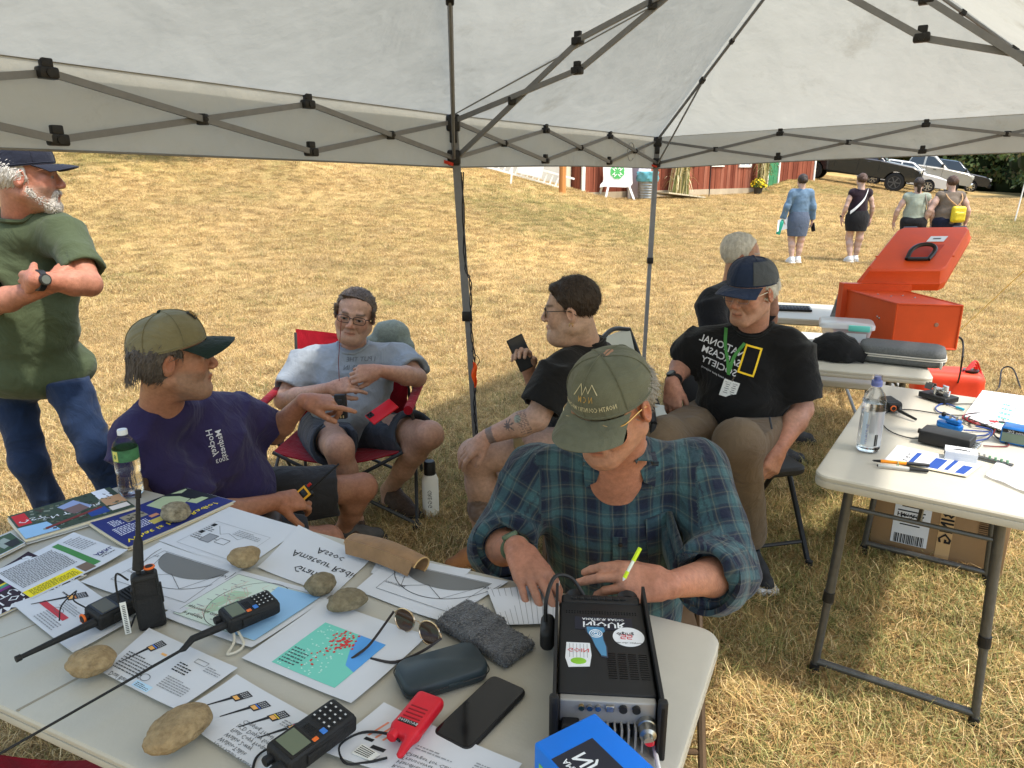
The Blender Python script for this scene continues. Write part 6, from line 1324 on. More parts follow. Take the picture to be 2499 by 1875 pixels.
 b=G(2476,541);m=MB();o=thing('marker_stake','thin white stake with a black tip at the far right edge','stake',b);MB().cyl(b-up*.05,b+V(.09,0,1.05),.016,n=8).obj('stake',rw,o);MB().cyl(b+V(.09,0,1.05),b+V(.095,0,1.12),.02,n=8).obj('tip',MATS['black_plastic'],o);MB().cyl(b+V(.095,0,1.12),b+V(.14,0,1.6),.014,n=8).obj('upper_stake',rw,o)
barn()
# ------------------------------------------------------------------ parked vehicles
def wheel(parent_root,tf,x,y,r,w_,rimm,spokes=6,blackrim=False):
 ty=mat('tyre',(.018,.018,.018),.85);sg=1 if y>0 else-1;F=np.array([[1,0,0],[0,0,sg],[0,1.,0]]) # lathe axis -> local y
 def L(m):m.v=[tf(q)for q in m.v];return m
 o=thing_part('wheel',L(MB().lathe([(r*.62,-w_*.5),(r*.9,-w_*.5),(r,-w_*.36),(r,w_*.36),(r*.9,w_*.5),(r*.66,w_*.5),(r*.62,w_*.42)],28,(x,y,r),F)),ty,parent_root)
 thing_part('rim',L(MB().lathe([(r*.64,w_*.20),(r*.66,w_*.46),(r*.60,w_*.46),(r*.57,w_*.16),(.01,w_*.12)],24,(x,y,r),F)),rimm,o)
 m=MB()
 for k in range(spokes):
  a=2*math.pi*k/spokes;m.box(np.array([x,y+sg*w_*.38,r])+np.array([math.cos(a)*r*.32,0,math.sin(a)*r*.32]),(r*.58,.03,r*.12),roty(-a))
 m.lathe([(0,w_*.42),(r*.14,w_*.42),(r*.14,w_*.3)],12,(x,y,r),F);thing_part('spokes',L(m),rimm,o)
def thing_part(name,m,mt,parent,smooth=True,ang=35):return obj(name,m.V(),m.f,mt,parent,smooth,ang)
def vehicle(name,label,cat,loc,yaw,paint,Ln,W,side,cabin,wheels,r,rim,spokes=6,grille=None,lights=None,hood_z=None,bumper=None,mirror=None,panes=(),logo=None):
 """side: outline (x, z) of the lower body, front at +x; cabin: base and roof rectangles; everything in metres"""
 fx=V(math.cos(yaw),math.sin(yaw),0);c0=np.asarray(loc,float)
 za,zb_=float(gz(*(c0+fx*1.6)[:2])),float(gz(*(c0-fx*1.6)[:2]));sx=V(-fx[1],fx[0],0);zl,zr=float(gz(*(c0+sx*.8)[:2])),float(gz(*(c0-sx*.8)[:2]))
 X=nrm(fx*3.2+V(0,0,za-zb_));Yv=nrm(sx*1.6+V(0,0,zl-zr));Yv=nrm(Yv-X*np.dot(X,Yv));Z=np.cross(X,Yv);RM=np.stack([X,Yv,Z],1);base=V(c0[0],c0[1],(za+zb_)/2)
 tf=lambda q:np.asarray(q,float)@RM.T+base
 t=thing(name,label,cat,base,'vehicles parked by the hedge')
 def add(nm,m,mt,par=t,**k):m.v=[tf(q)for q in m.v];return thing_part(nm,m,mt,par,**k)
 # lower body: outline with wheel arches, swept across in layers so that the flanks round off
 pts=[]
 for i,(x,z)in enumerate(side):pts.append((x,z))
 # insert arches on the bottom edge (assumed from last point back to the first, at z = side[0][1])
 bz=side[0][1];arch=[]
 for wx in sorted(wheels,reverse=True):
  ra=r*1.16;a0=math.asin(min(1,max(-1,(bz-r)/ra)));arch+=[(wx+ra*math.cos(a),r+ra*math.sin(a))for a in np.linspace(a0,math.pi-a0,12)]
 outline=pts+[(x,z)for x,z in arch]if pts[-1][0]>pts[0][0]else pts
 cx=np.mean([p[0]for p in outline]);cz=bz+.25
 lay=[]
 for y,ins in((-W/2,.05),(-W/2+.05,.012),(-W/2+.16,0),(W/2-.16,0),(W/2-.05,.012),(W/2,.05)):
  lay.append([(x-(np.sign(x-cx)*ins if abs(x-cx)>Ln*.3 else 0),y,z-(ins*1.2 if z>cz+.25 else 0))for x,z in outline])
 n=len(outline);vv=np.array(lay).reshape(-1,3);ff=[(j*n+i,j*n+(i+1)%n,(j+1)*n+(i+1)%n,(j+1)*n+i)for j in range(5)for i in range(n)]+[list(range(n))[::-1],[5*n+i for i in range(n)]]
 m=MB();m.add(vv,[list(q)for q in ff]);body=add('body',m,paint,ang=32)
 under=mat('underbody',(.012,.012,.012),.9);add('chassis',MB().box((0,0,bz+.12),(Ln*.86,W*.72,.34)),under,smooth=False)
 (bx0,bx1,bzz),(rx0,rx1,rz),bw,rw_=cabin
 m=MB();rr=[]
 for x0,x1,z,hw in((bx0,bx1,bzz-.05,bw/2),(lerp(bx0,rx0,.93),lerp(bx1,rx1,.93),lerp(bzz,rz,.93),lerp(bw,rw_,.93)/2),(rx0+.10,rx1-.12,rz,rw_/2-.08)):
  q=rrect(x1-x0,2*hw,.12,4);rr.append(np.column_stack([q[:,0]+(x0+x1)/2,q[:,1],np.full(len(q),z)]))
 m.rings(rr);cab=add('cabin',m,paint,ang=40)
 gl=mat('car_glass',(.02,.024,.028),.05,spec=.9);ws=mat('windscreen_glass',S(150,165,172),.05,spec=.9)
 def side_pt(x,s,sg):z=lerp(bzz,rz,s);hw=lerp(bw,rw_,s)/2;return(x,sg*(hw+.006),z)
 for sg in(-1,1):
  for(xa,xb,xc,xd)in panes: # bottom back, bottom front, top front, top back
   q=[side_pt(xa,.06,sg),side_pt(xb,.06,sg),side_pt(xc,.86,sg),side_pt(xd,.86,sg)];m=MB();m.add(np.array(q),[(0,1,2,3)]);add('side_window',m,gl,smooth=False)
 f0,f1=.08,.88;m=MB();m.add(np.array([(lerp(bx1,rx1,f0)+.012,-bw/2*.88,lerp(bzz,rz,f0)),(lerp(bx1,rx1,f0)+.012,bw/2*.88,lerp(bzz,rz,f0)),(lerp(bx1,rx1,f1)+.012,rw_/2*.84,lerp(bzz,rz,f1)),(lerp(bx1,rx1,f1)+.012,-rw_/2*.84,lerp(bzz,rz,f1))]),[(0,1,2,3)]);add('windscreen',m,ws,smooth=False)
 m=MB();m.add(np.array([(lerp(bx0,rx0,f0)-.012,-bw/2*.86,lerp(bzz,rz,f0)),(lerp(bx0,rx0,f0)-.012,bw/2*.86,lerp(bzz,rz,f0)),(lerp(bx0,rx0,f1)-.012,rw_/2*.82,lerp(bzz,rz,f1)),(lerp(bx0,rx0,f1)-.012,-rw_/2*.82,lerp(bzz,rz,f1))]),[(3,2,1,0)]);add('rear_window',m,gl,smooth=False)
 for wx in wheels:
  for sg in(-1,1):wheel(t,tf,wx,sg*(W/2-.13),r,.25,rim,spokes)
 xf=max(p[0]for p in outline);hz_=hood_z
 if grille:add('grille',MB().rbox((xf-.02,0,grille[0]),(.08,W*grille[1],grille[2]),.02),grille[3]);
 if grille and len(grille)>4:
  for k in range(grille[4]):add('grille_bar',MB().box((xf+.025,0,grille[0]-grille[2]*.36+grille[2]*.72*k/max(1,grille[4]-1)),(.02,W*grille[1]*.94,.03)),mat('chrome_dark',S(96,96,98),.25,.9))
 if logo is not None:add('emblem',MB().ell((xf+.04,0,grille[0]),(.012,.11,.05)),logo)
 for sg in(-1,1):
  if lights:add('headlight',MB().rbox((xf-.10,sg*(W/2-.22),lights[0]),(.22,.36,lights[1]),.03),mat('headlight_glass',S(220,218,205),.08,spec=.8))
  add('mirror',MB().rbox((bx1-.35,sg*(W/2+.08),bzz+.12),(.13,.20,.20),.04),mirror or paint)
  for hx in((bx0+bx1)/2-.55,(bx0+bx1)/2+.40):add('door_handle',MB().rbox((hx,sg*(W/2+.008),bzz-.14),(.17,.03,.035),.01),mirror or paint)
  for lx in(bx0+.08,(bx0+bx1)/2-.05,bx1-.28):add('door_seam',MB().box((lx,sg*(W/2-.022),(bz+bzz)/2+.1),(.014,.05,(bzz-bz)*.78)),under,smooth=False)
  add('side_step',MB().box((0,sg*(W/2-.06),bz+.0),(abs(wheels[0]-wheels[1])-r*2.6,.12,.05)),under)
 if bumper:add('bumper',MB().rbox((xf-.02,0,bumper[0]),(.20,W*.97,bumper[1]),.05),bumper[2]);add('rear_bumper',MB().rbox((-xf+.04,0,bumper[0]),(.16,W*.94,bumper[1]*.8),.05),bumper[2])
 return t
BP=mat('paint_black',(.010,.010,.012),.18,coat=1,spec=.5);WP=mat('paint_pearl',S(214,210,202),.3,coat=.6);TP=mat('paint_champagne',S(176,170,158),.3,.3,coat=.6);CP_=mat('paint_charcoal',S(44,48,54),.22,.3,coat=.8)
DR=mat('rim_black',S(92,92,96),.3,.8);SR=mat('rim_silver',S(190,190,190),.25,.9);CH=mat('chrome',S(215,215,215),.12,1);BKT=mat('trim_black',(.015,.015,.015),.5)
HD=math.atan2(-.50,.866)
vehicle('pickup_truck','black crew-cab pickup truck with black wheels nearest the barn','truck',P(2080,440,38.2),HD,BP,5.85,2.03,[(-2.9,.55),(-2.92,.95),(-2.88,1.32),(-1.05,1.36),(1.0,1.34),(1.35,1.32),(2.55,1.24),(2.86,1.12),(2.92,.95),(2.90,.55)],((-1.0,1.35,1.33),(-.75,.55,1.92),1.86,1.60),(-1.85,1.9),.43,DR,6,(.95,.62,.40,BKT,5),(1.08,.16),bumper=(.62,.30,BKT),mirror=BP,panes=((-.92,-.02,-.04,-.70),(.06,1.15,.42,.06)),logo=mat('emblem_dark',S(150,150,150),.3,.8))
vehicle('sedan','white sedan half hidden between the two pickups','car',P(2195,445,41.5),HD,WP,4.6,1.78,[(-2.2,.32),(-2.28,.55),(-2.25,.92),(-1.5,1.0),(1.0,.95),(1.7,.88),(2.15,.76),(2.28,.58),(2.25,.32)],((-1.7,1.25,.93),(-.85,.35,1.42),1.62,1.24),(-1.33,1.36),.33,SR,7,(.52,.40,.12,BKT),(.68,.13),bumper=(.42,.20,WP),mirror=WP,panes=((-1.0,-.15,-.2,-.75),(-.08,1.0,.35,-.12)))
vehicle('pickup_truck','champagne beige pickup truck parked beyond the white sedan','truck',P(2235,440,45.5),HD,TP,5.6,1.98,[(-2.75,.52),(-2.8,.9),(-2.78,1.28),(-1.0,1.32),(1.1,1.30),(1.4,1.28),(2.5,1.20),(2.72,1.08),(2.8,.88),(2.78,.52)],((-.75,1.45,1.30),(-.55,.62,1.92),1.82,1.56),(-1.75,1.82),.39,SR,6,(.95,.40,.34,BKT,3),(1.0,.22),bumper=(.58,.26,CH),mirror=BKT,panes=((-.66,.10,.08,-.48),(.20,1.22,.52,.20)),logo=mat('emblem_blue',S(60,80,140),.3,.5))
vehicle('pickup_truck','charcoal pickup truck farthest right against the hedge','truck',P(2298,440,50.5),HD,CP_,5.3,1.88,[(-2.6,.48),(-2.66,.85),(-2.62,1.18),(-1.0,1.2),(1.1,1.18),(1.4,1.17),(2.3,1.10),(2.55,.98),(2.66,.8),(2.62,.48)],((-1.0,1.45,1.18),(-.75,.60,1.80),1.72,1.46),(-1.6,1.64),.37,SR,8,(.86,.44,.30,BKT,3),(.92,.18),bumper=(.54,.26,BKT),mirror=CP_,panes=((-.9,.0,-.02,-.68),(.08,1.2,.48,.08)),logo=mat('emblem_blue'))
# ------------------------------------------------------------------ hedge of mixed shrubs behind the vehicles
def leaf_mass(name,label,cat,blobs,per,size,seed,cols,kind='stuff'):
 g=np.random.RandomState(seed);vs=[];cc=[]
 for c,r in blobs:
  d=g.normal(size=(per,3));d/=np.linalg.norm(d,axis=1,keepdims=True);d[:,2]=np.abs(d[:,2])*1.0-.15*(d[:,2]<0)
  lump=1+.18*np.sin(d@np.array([5,3,7.])+c[0]*3)+.12*np.sin(d@np.array([-9,8,4.])+c[1])
  p=np.asarray(c)+d*np.asarray(r)*(lump*g.uniform(.72,1.05,per))[:,None]
  nn=d+g.normal(size=(per,3))*.7;nn/=np.linalg.norm(nn,axis=1,keepdims=True);x=np.cross(nn,g.normal(size=(per,3)));x/=np.linalg.norm(x,axis=1,keepdims=True);y=np.cross(nn,x)
  s_=(size*g.uniform(.6,1.4,per))[:,None];q=np.stack([p-x*s_*.5,p+y*s_*.9*.5-x*0,p+x*s_*.5,p-y*s_*.9*.5],1);vs.append(q.reshape(-1,3))
  ci=np.array(cols)[g.randint(len(cols),size=per)]*g.uniform(.7,1.3,(per,1));cc.append(np.repeat(ci,4,0))
 v=np.concatenate(vs);f=np.arange(len(v)).reshape(-1,4)
 m=mat('leaves',rough=.6,spec=.25,attr='Col');t=m.node_tree
 if not any(n.type=='BSDF_TRANSLUCENT' for n in t.nodes):
  b=t.nodes['Principled BSDF'];tr=t.nodes.new('ShaderNodeBsdfTranslucent');at=[n for n in t.nodes if n.type=='ATTRIBUTE'][0];ms=t.nodes.new('ShaderNodeMixShader');ms.inputs[0].default_value=.3;t.links.new(at.outputs['Color'],tr.inputs[0]);t.links.new(b.outputs[0],ms.inputs[1]);t.links.new(tr.outputs[0],ms.inputs[2]);t.links.new(ms.outputs[0],t.nodes['Material Output'].inputs[0])
 o=obj(name,v,f,m,None,False,colors=np.concatenate(cc));tag(o,label,cat,None,kind);return o
def hedge():
 g=np.random.RandomState(4);bl=[]
 path=bez([V(13,52,0),V(22,57,0),V(32,58,0),V(35.5,52,0),V(32,43,0),V(29.5,38,0),V(34,32,0)],44)
 for p in path:
  for k in range(3):
   x,y=p[0]+g.normal()*.8,p[1]+g.normal()*.8;r=g.uniform(1.3,2.1);bl.append(((x,y,float(gz(x,y))+r*.5+k*1.5),(r,r,r*.95)))
 gc=[(.09,.135,.038),(.13,.17,.05),(.065,.105,.03),(.17,.19,.06),(.19,.15,.06)]
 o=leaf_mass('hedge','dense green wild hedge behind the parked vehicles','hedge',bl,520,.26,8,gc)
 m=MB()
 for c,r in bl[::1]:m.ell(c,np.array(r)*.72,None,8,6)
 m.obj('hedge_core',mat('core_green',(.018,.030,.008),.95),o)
 a=G(215,392);bl=[((a[0]+g.normal()*.9,a[1]+1+g.normal()*.4,float(gz(a[0],a[1]+1))+.5),(.8,.6,.6))for _ in range(8)]
 leaf_mass('shrub','dark low shrub at the top of the slope behind the standing man','shrub',bl,420,.13,5,gc,None)
hedge()
# ------------------------------------------------------------------ printed paper on the foreground table
INK={}
def ink(c):
 k=tuple(c)
 if k not in INK:INK[k]=mat('ink_%d'%len(INK),S(*c),.6,spec=.25)
 return INK[k]
PAPER=mat('paper',S(212,214,218),.75,nz=(4,.03),spec=.2)
BK,GR,LG,WH=(30,30,32),(92,94,96),(150,152,156),(225,225,225)
NLAY=[0]
def page(name,label,cat,cor,prints=(),z=None,th=.0004,m=None,curl=.003,seed=None,group=None,stack=0.,zb=.745):
 NLAY[0]+=1;lz=zb+(.0008*NLAY[0]if z is None else z);sd=seed or NLAY[0];top=lz+stack
 q=[T(px,py,top)for px,py in cor];LU=np.linalg.norm(q[1]-q[0]);LV=np.linalg.norm(q[3]-q[0]);g=np.random.RandomState(sd);ph=g.uniform(0,6,4)
 cu=[g.uniform(0,1)*curl*2.2 for _ in range(4)]
 def hgt(u,v):return.0006+curl*.22*(1+math.sin(3*u+ph[0]+2*v))*math.sin(math.pi*min(1,max(0,v)))+sum(c*max(0,1-math.hypot(u-a,v-b)*2.6)**2 for c,(a,b)in zip(cu,((0,0),(1,0),(1,1),(0,1))))
 def Q(u,v,o=0.):return lerp(lerp(q[0],q[1],u),lerp(q[3],q[2],u),v)+V(0,0,hgt(u,v)+o)
 base=lerp(q[0],q[2],.5)-V(0,0,stack);t=thing(name,label,cat,base,group)
 mb=MB()
 if stack:
  n_=max(2,int(stack/.0025));jt=[g.normal(size=2)*.0035 for _ in range(n_)]
  for i in range(n_):
   o=V(*jt[i],0)-V(0,0,stack*(i+1)/n_*.98);sm=MB();sm.sheet(lambda u,v:Q(u,v)+o,8,8,stack/n_*.82);sm.obj('under_sheet',PAPER if i%2 else mat('paper_cream',S(222,208,176),.8),t,ang=50)
 mb.sheet(lambda u,v:Q(u,v),14,14,th);sh=mb.obj('sheet',m or PAPER,t,ang=60)
 acc={}
 def poly(pts,col,lay=1):
  key=(tuple(col),lay);v,f=acc.setdefault(key,([],[]));n=len(v);v+=[(a,b)for a,b in pts];f.append([n+i for i in range(len(pts))])
 for p in prints:
  k=p[0];lay=p[-1]if isinstance(p[-1],int)and p[0]!='b' else 1
  if k=='r':
   u0,v0,u1,v1,col=p[1:6];N=6
   for i in range(N):
    for j in range(N):
     a,b,c,d=u0+(u1-u0)*i/N,v0+(v1-v0)*j/N,u0+(u1-u0)*(i+1)/N,v0+(v1-v0)*(j+1)/N;poly([(a,b),(c,b),(c,d),(a,d)],col,lay)
  elif k=='p':poly(p[1],p[2],lay)
  elif k=='t':
   s_,u,v,h_,col=p[1:6];al=p[6]if len(p)>6 and isinstance(p[6],str)else 'LEFT';tv,tf_=text_uv(s_,1,al,1,.01 if len(p)>7 and p[7]=='b' else 0);key=(tuple(col),2);vv,ff=acc.setdefault(key,([],[]));n=len(vv)
   vv+=[(u+a*h_/LU,v+b*h_/LV)for a,b in tv];ff+=[[n+i for i in q_]for q_ in tf_]
  elif k=='l':
   pts,w_,col=p[1:4]
   for(a,b),(c,d)in zip(pts[:-1],pts[1:]):
    dx,dy=(c-a)*LU,(d-b)*LV;L_=math.hypot(dx,dy)+1e-9;nx,ny=-dy/L_*w_/2/LU,dx/L_*w_/2/LV;poly([(a-nx,b-ny),(c-nx,d-ny),(c+nx,d+ny),(a+nx,b+ny)],col,2)
  elif k=='b': # body copy: rows of word-length strokes
   u0,v0,u1,v1,n_,col=p[1:7];hh=(v1-v0)/n_*.42
   for i in range(n_):
    u=u0;end=u1 if i<n_-1 else u0+(u1-u0)*.6;v=v1-(i+.7)*(v1-v0)/n_
    while u<end-.01:
     w_=min(g.uniform(.012,.05)*(.21/LU),end-u);poly([(u,v),(u+w_,v),(u+w_,v+hh),(u,v+hh)],col,2);u+=w_+.009*(.21/LU)
 for(col,lay),(v,f)in acc.items():obj('print',np.array([Q(min(max(a,-.01),1.01),min(max(b,-.01),1.01),.0004+.0003*lay)for a,b in v]),f,ink(col),sh,False)
 return t,Q,LU,LV
def radio_pic(u,v,s,col,LUV=1.3,ang=-72): # small printed picture of a handset, pointing to -u
 ca,sa=math.cos(R(ang)),math.sin(R(ang));P_=lambda a,b:(u+(a*ca-b*sa)*s,v+(a*sa+b*ca)*s*LUV)
 return[('p',[P_(0,0),P_(.55,.0),P_(.55,.25),P_(0,.25)],(48,48,52)),('p',[P_(-.9,.05),P_(0,.03),P_(0,.12),P_(-.9,.08)],(40,40,42)),('p',[P_(.04,.04),P_(.18,.04),P_(.18,.20),P_(.04,.20)],(236,176,96),2),('p',[P_(.2,.02),P_(.24,.02),P_(.24,.23),P_(.2,.23)],col,2)]+[('p',[P_(.28+.06*i,.04+.07*j),P_(.32+.06*i,.04+.07*j),P_(.32+.06*i,.08+.07*j),P_(.28+.06*i,.08+.07*j)],(170,170,172),2)for i in range(4)for j in range(3)]
def arc(cx,cy,rx,ry,a0,a1,n=24):return[(cx+rx*math.cos(R(a0+(a1-a0)*i/n)),cy+ry*math.sin(R(a0+(a1-a0)*i/n)))for i in range(n+1)]
iono=[('l',[(.16,.12),(.92,.12),(.92,.82),(.16,.82),(.16,.12)],.0012,GR),('p',[(.20,.13)]+arc(.56,.13,.36,.34,180,0)[1:-1]+[(.92,.13)],(120,120,118)),('l',arc(.55,.12,.44,.58,182,-2),.0016,BK),('l',[(.21,.18),(.33,.62),(.52,.45),(.74,.64),(.90,.20)],.0012,BK),('t','IONOSPHERE',.17,.60,.011,BK),('t','TX',.15,.22,.012,BK),('t','RX',.91,.20,.012,BK)]
def papers():
 pg='papers on the foreground table'
 page('paper_sheet','plain diagram sheet on the far edge with a small block drawing','paper',[(560,1238),(738,1290),(590,1393),(388,1322)],[('l',[(.15,.35),(.85,.35),(.85,.92),(.15,.92),(.15,.35)],.001,LG),('r',.28,.60,.40,.76,LG),('l',[(.28,.6),(.40,.6),(.40,.76),(.28,.76),(.28,.6)],.0014,BK),('l',[(.44,.62),(.56,.62),(.56,.72),(.44,.72),(.44,.62)],.0014,BK),('l',[(.40,.67),(.44,.67)],.0012,BK),('r',.16,.40,.21,.46,BK),('r',.16,.58,.21,.64,BK),('b',.16,.47,.27,.57,3,GR),('b',.16,.65,.27,.76,3,GR),('l',[(.25,.42),(.38,.56),(.44,.50),(.60,.56),(.66,.42)],.001,GR),('b',.48,.38,.80,.50,4,LG)],group=pg)
 page('title_sheet','white title sheet with large letters beside the leather case','paper',[(729,1284),(910,1362),(812,1455),(629,1388)],[('t','Assoc',.42,.24,.042,BK),('t','Amateur Radio',.20,.46,.042,BK),('t','Granite',.36,.70,.042,BK)],group=pg)
 page('paper_sheet','blank white sheet tucked under the tan leather case','paper',[(930,1350),(1150,1395),(1090,1440),(905,1400)],group=pg)
 page('diagram_sheet','grey dome skywave diagram sheet half under the wool sleeve','paper',[(958,1362),(1241,1421),(1078,1522),(866,1440)],iono,group=pg)
 page('diagram_sheet','grey dome skywave diagram sheet behind the upright radio','paper',[(391,1326),(592,1391),(442,1502),(197,1423)],iono,group=pg)
 mp=[('r',.07,.08,.95,.92,(208,222,208)),('p',[(.52,.10),(.95,.09),(.95,.91),(.72,.91),(.64,.75),(.70,.6),(.60,.45),(.55,.3)],(150,194,232),2),('p',[(.25,.35),(.40,.30),(.42,.6),(.30,.8),(.2,.6)],(176,206,176),2),('l',[(.07,.08),(.95,.08),(.95,.92),(.07,.92),(.07,.08)],.001,GR),('l',arc(.50,.48,.30,.42,0,360,40),.0014,BK),('t','Mtn Repeater',.09,.84,.013,BK,'LEFT','b'),('t','approximate coverage',.09,.74,.013,BK,'LEFT','b')]
 g=np.random.RandomState(2);mp+=[('l',[(a,b),(a+g.normal()*.05,b+.08),(a+g.normal()*.08,b+.17)],.0008,(206,160,150))for a,b in zip(g.uniform(.2,.6,30),g.uniform(.1,.7,30))]+[('b',a,b,a+.09,b+.025,1,LG)for a,b in zip(g.uniform(.12,.6,26),g.uniform(.12,.85,26))]
 page('coverage_map','printed coverage map with blue sea lying under the whip-antenna radio','map',[(580,1391),(811,1454),(614,1584),(391,1504)],mp,group=pg)
 gm=[('r',.22,.28,.80,.92,(120,206,186)),('p',[(.55,.28),(.80,.28),(.80,.70),(.70,.66),(.62,.5)],(90,160,226),2)]+[('p',arc(a,b,.010,.013,0,300,6),(214,60,60),3)for a,b in zip(np.clip(g.normal(.50,.055,62),.3,.62),np.clip(g.normal(.44,.07,62),.3,.7))]+[('p',arc(a,b,.008,.010,0,300,6),(214,60,60),3)for a,b in zip(g.uniform(.4,.5,12),g.uniform(.55,.85,12))]+[('p',[(a,b),(a+.02,b+.004),(a+.008,b+.018)],(190,232,220),2)for a,b in zip(g.uniform(.24,.6,80),g.uniform(.3,.9,80))]+[('b',.24,.66,.40,.88,6,(70,90,90))]
 page('network_map','sheet with a turquoise map dotted red under the sunglasses','map',[(794,1466),(1044,1554),(857,1720),(590,1607)],gm,group=pg)
 d6=radio_pic(.20,.36,.40,(200,120,60))+[('r',.14,.62,.55,.72,(196,60,70)),('r',.66,.46,.82,.56,(196,60,70)),('b',.3,.40,.58,.56,4,LG),('b',.58,.22,.78,.42,4,BK),('b',.30,.72,.6,.95,5,LG),('b',.12,.30,.28,.36,1,BK),('l',arc(.38,.62,.06,.05,0,360),.0012,GR)]
 page('leaflet','printed product sheet with red bars under the lying radio at the left','leaflet',[(188,1416),(328,1512),(178,1596),(30,1477)],d6,group=pg)
 d7=radio_pic(.16,.34,.34,(90,130,220))+[('t','Dual Band',.10,.92,.016,GR),('b',.06,.50,.40,.86,7,GR),('l',arc(.44,.78,.05,.06,0,360),.0014,GR),('r',.40,.86,.60,.97,(190,222,242)),('b',.42,.88,.58,.96,3,GR),('b',.56,.30,.72,.50,4,BK),('b',.60,.58,.90,.82,6,LG),('r',.34,.30,.40,.34,(240,180,110)),('l',[(.66,.14),(.78,.14),(.78,.22),(.66,.22),(.66,.14)],.001,GR),('b',.80,.18,.96,.3,3,LG)]
 page('leaflet','printed product sheet with pale blue box beside the small round stone','leaflet',[(364,1534),(580,1632),(431,1735),(245,1640)],d7,group=pg)
 d8=[]
 for i,c in enumerate(((60,60,64),(70,110,200),(226,196,60),(200,60,90))):d8+=radio_pic(.14+.17*i,.34-.01*i,.30,c)
 d8+=[('t',s_,.40,.98-.092*i,.0122,GR)for i,s_ in enumerate(('HAM Radio Walkie','Walkie-Talkie','Walkie 2-way','Flash Copy Frequency','LCD Display for Hiking','Camping Travel (Yellow)'))]+[('b',.60,.22,.92,.34,3,LG)]
 page('leaflet','printed product sheet picturing four handsets beside the largest stone','leaflet',[(578,1650),(842,1796),(690,1925),(424,1748)],d8,group=pg)
 d15=[('p',[(.14+.05*i,.25),(.155+.05*i,.25),(.13+.05*i,.55),(.115+.05*i,.55)],(226,140,110))for i in range(3)]+[('t',s_,.40,.92-.085*i,.0125,GR)for i,s_ in enumerate(('Adults','Rechargeable','Handheld Two-way','Transceiver Kids with','Charger for Camping 2pcs'))]+[('b',.42,.40,.66,.50,2,LG),('b',.78,.3,.95,.62,6,LG),('r',.20,.66,.29,.72,BK),('r',.12,.58,.18,.63,BK)]
 page('leaflet','printed product sheet lying under the red radio at the bottom edge','leaflet',[(937,1718),(1274,1868),(1190,1965),(786,1838)],d15,group=pg)
 ln=[('l',[(.06+.085*i,0),(.06+.085*i,1)],.0011,(120,122,128))for i in range(11)]
 page('notepad_sheet','torn lined notepad sheet under the writing man\'s hand','paper',[(1189,1440),(1366,1424),(1362,1522),(1222,1526)],ln,group=pg)
 NLAY[0]=0
 cov=[('r',0,0,1,1,(58,72,56)),('r',.02,.06,.14,.5,(200,36,44),2),('t','QST',.035,.30,.035,WH,'LEFT','b'),('p',[(.42,.20),(.60,.10),(.70,.5),(.52,.62)],(146,160,196),2),('p',[(.44,.35),(.62,.30),(.66,.55),(.50,.62)],(120,96,92),3),('r',.80,.0,.94,.36,(236,236,240),2),('r',.80,.36,1,.70,(190,146,108),2),('p',[(0,.55),(.25,.6),(.3,1),(0,1)],(150,190,222),2),('p',[(.2,.80),(.75,.62),(.76,.68),(.2,.88)],(120,50,44),3),('r',.60,.66,.78,.90,(36,66,140),3),('t','ON THE AIR',.22,.45,.028,WH,'LEFT','b'),('r',.80,.74,.98,.9,(226,214,206),3),('b',.81,.75,.97,.89,3,BK)]
 g2=np.random.RandomState(9);cov+=[('p',[(a,b),(a+.03,b+.02),(a+.02,b+.07),(a-.01,b+.05)],tuple(g2.choice([(40,54,36),(92,96,70),(120,130,110),(70,54,46)][k]for _ in range(1))if False else[(40,54,36),(92,96,70),(126,132,116),(70,54,46)][k]),2)for a,b,k in zip(g2.uniform(.15,.95,110),g2.uniform(.02,.9,110),g2.randint(0,4,110))]
 page('magazine','stack of colour magazines at the far left corner of the table','magazine',[(19,1262),(268,1190),(331,1238),(63,1318)],cov,stack=.014,curl=.002)
 bl=[('r',0,0,1,1,(38,46,112)),('t','What is Ham Radio?',.04,.80,.030,(240,216,40),'LEFT','b'),('p',[(.52,.10),(.75,.02),(.98,.05),(.92,.35),(.7,.5),(.55,.4)],(176,188,150),2),('p',[(.60,.0),(1,0),(1,.7),(.82,.6),(.75,.3)],(28,30,38),1),('p',[(.78,.45),(.92,.40),(.94,.6),(.8,.62)],(180,192,150),2),('r',.22,.16,.42,.38,(150,140,120),2),('r',.34,.56,.50,.70,(200,180,90),2),('r',.40,.42,.48,.5,(206,140,100),2),('b',.06,.40,.36,.66,6,(226,228,240)),('b',.50,.52,.62,.68,5,(226,228,240)),('b',.1,.16,.2,.36,5,(226,228,240))]+[('p',[(a,b),(a+.03,b+.01),(a+.02,b+.05)],(36,40,44),3)for a,b in zip(g2.uniform(.22,.39,14),g2.uniform(.17,.33,14))]
 page('brochure','stack of dark blue brochures with a yellow title under a grey stone','brochure',[(220,1278),(452,1192),(571,1224),(314,1338)],bl,stack=.008,curl=.002)
 page('brochure','black and purple brochure with white slanted letters at the left edge','brochure',[(-120,1452),(70,1352),(212,1402),(-40,1520)],[('r',0,0,1,1,(44,24,36)),('t','AMATEUR RADIO',.10,.90,.030,WH,'LEFT','b'),('t','IN OUR SCHOOL',.10,.74,.030,WH,'LEFT','b'),('t','STUDENTS',.20,.58,.030,WH,'LEFT','b'),('r',.30,.46,.62,.52,(120,40,110),2),('r',.28,.40,.60,.46,(60,140,120),2),('r',.26,.36,.56,.40,(220,200,40),2)],stack=.004)
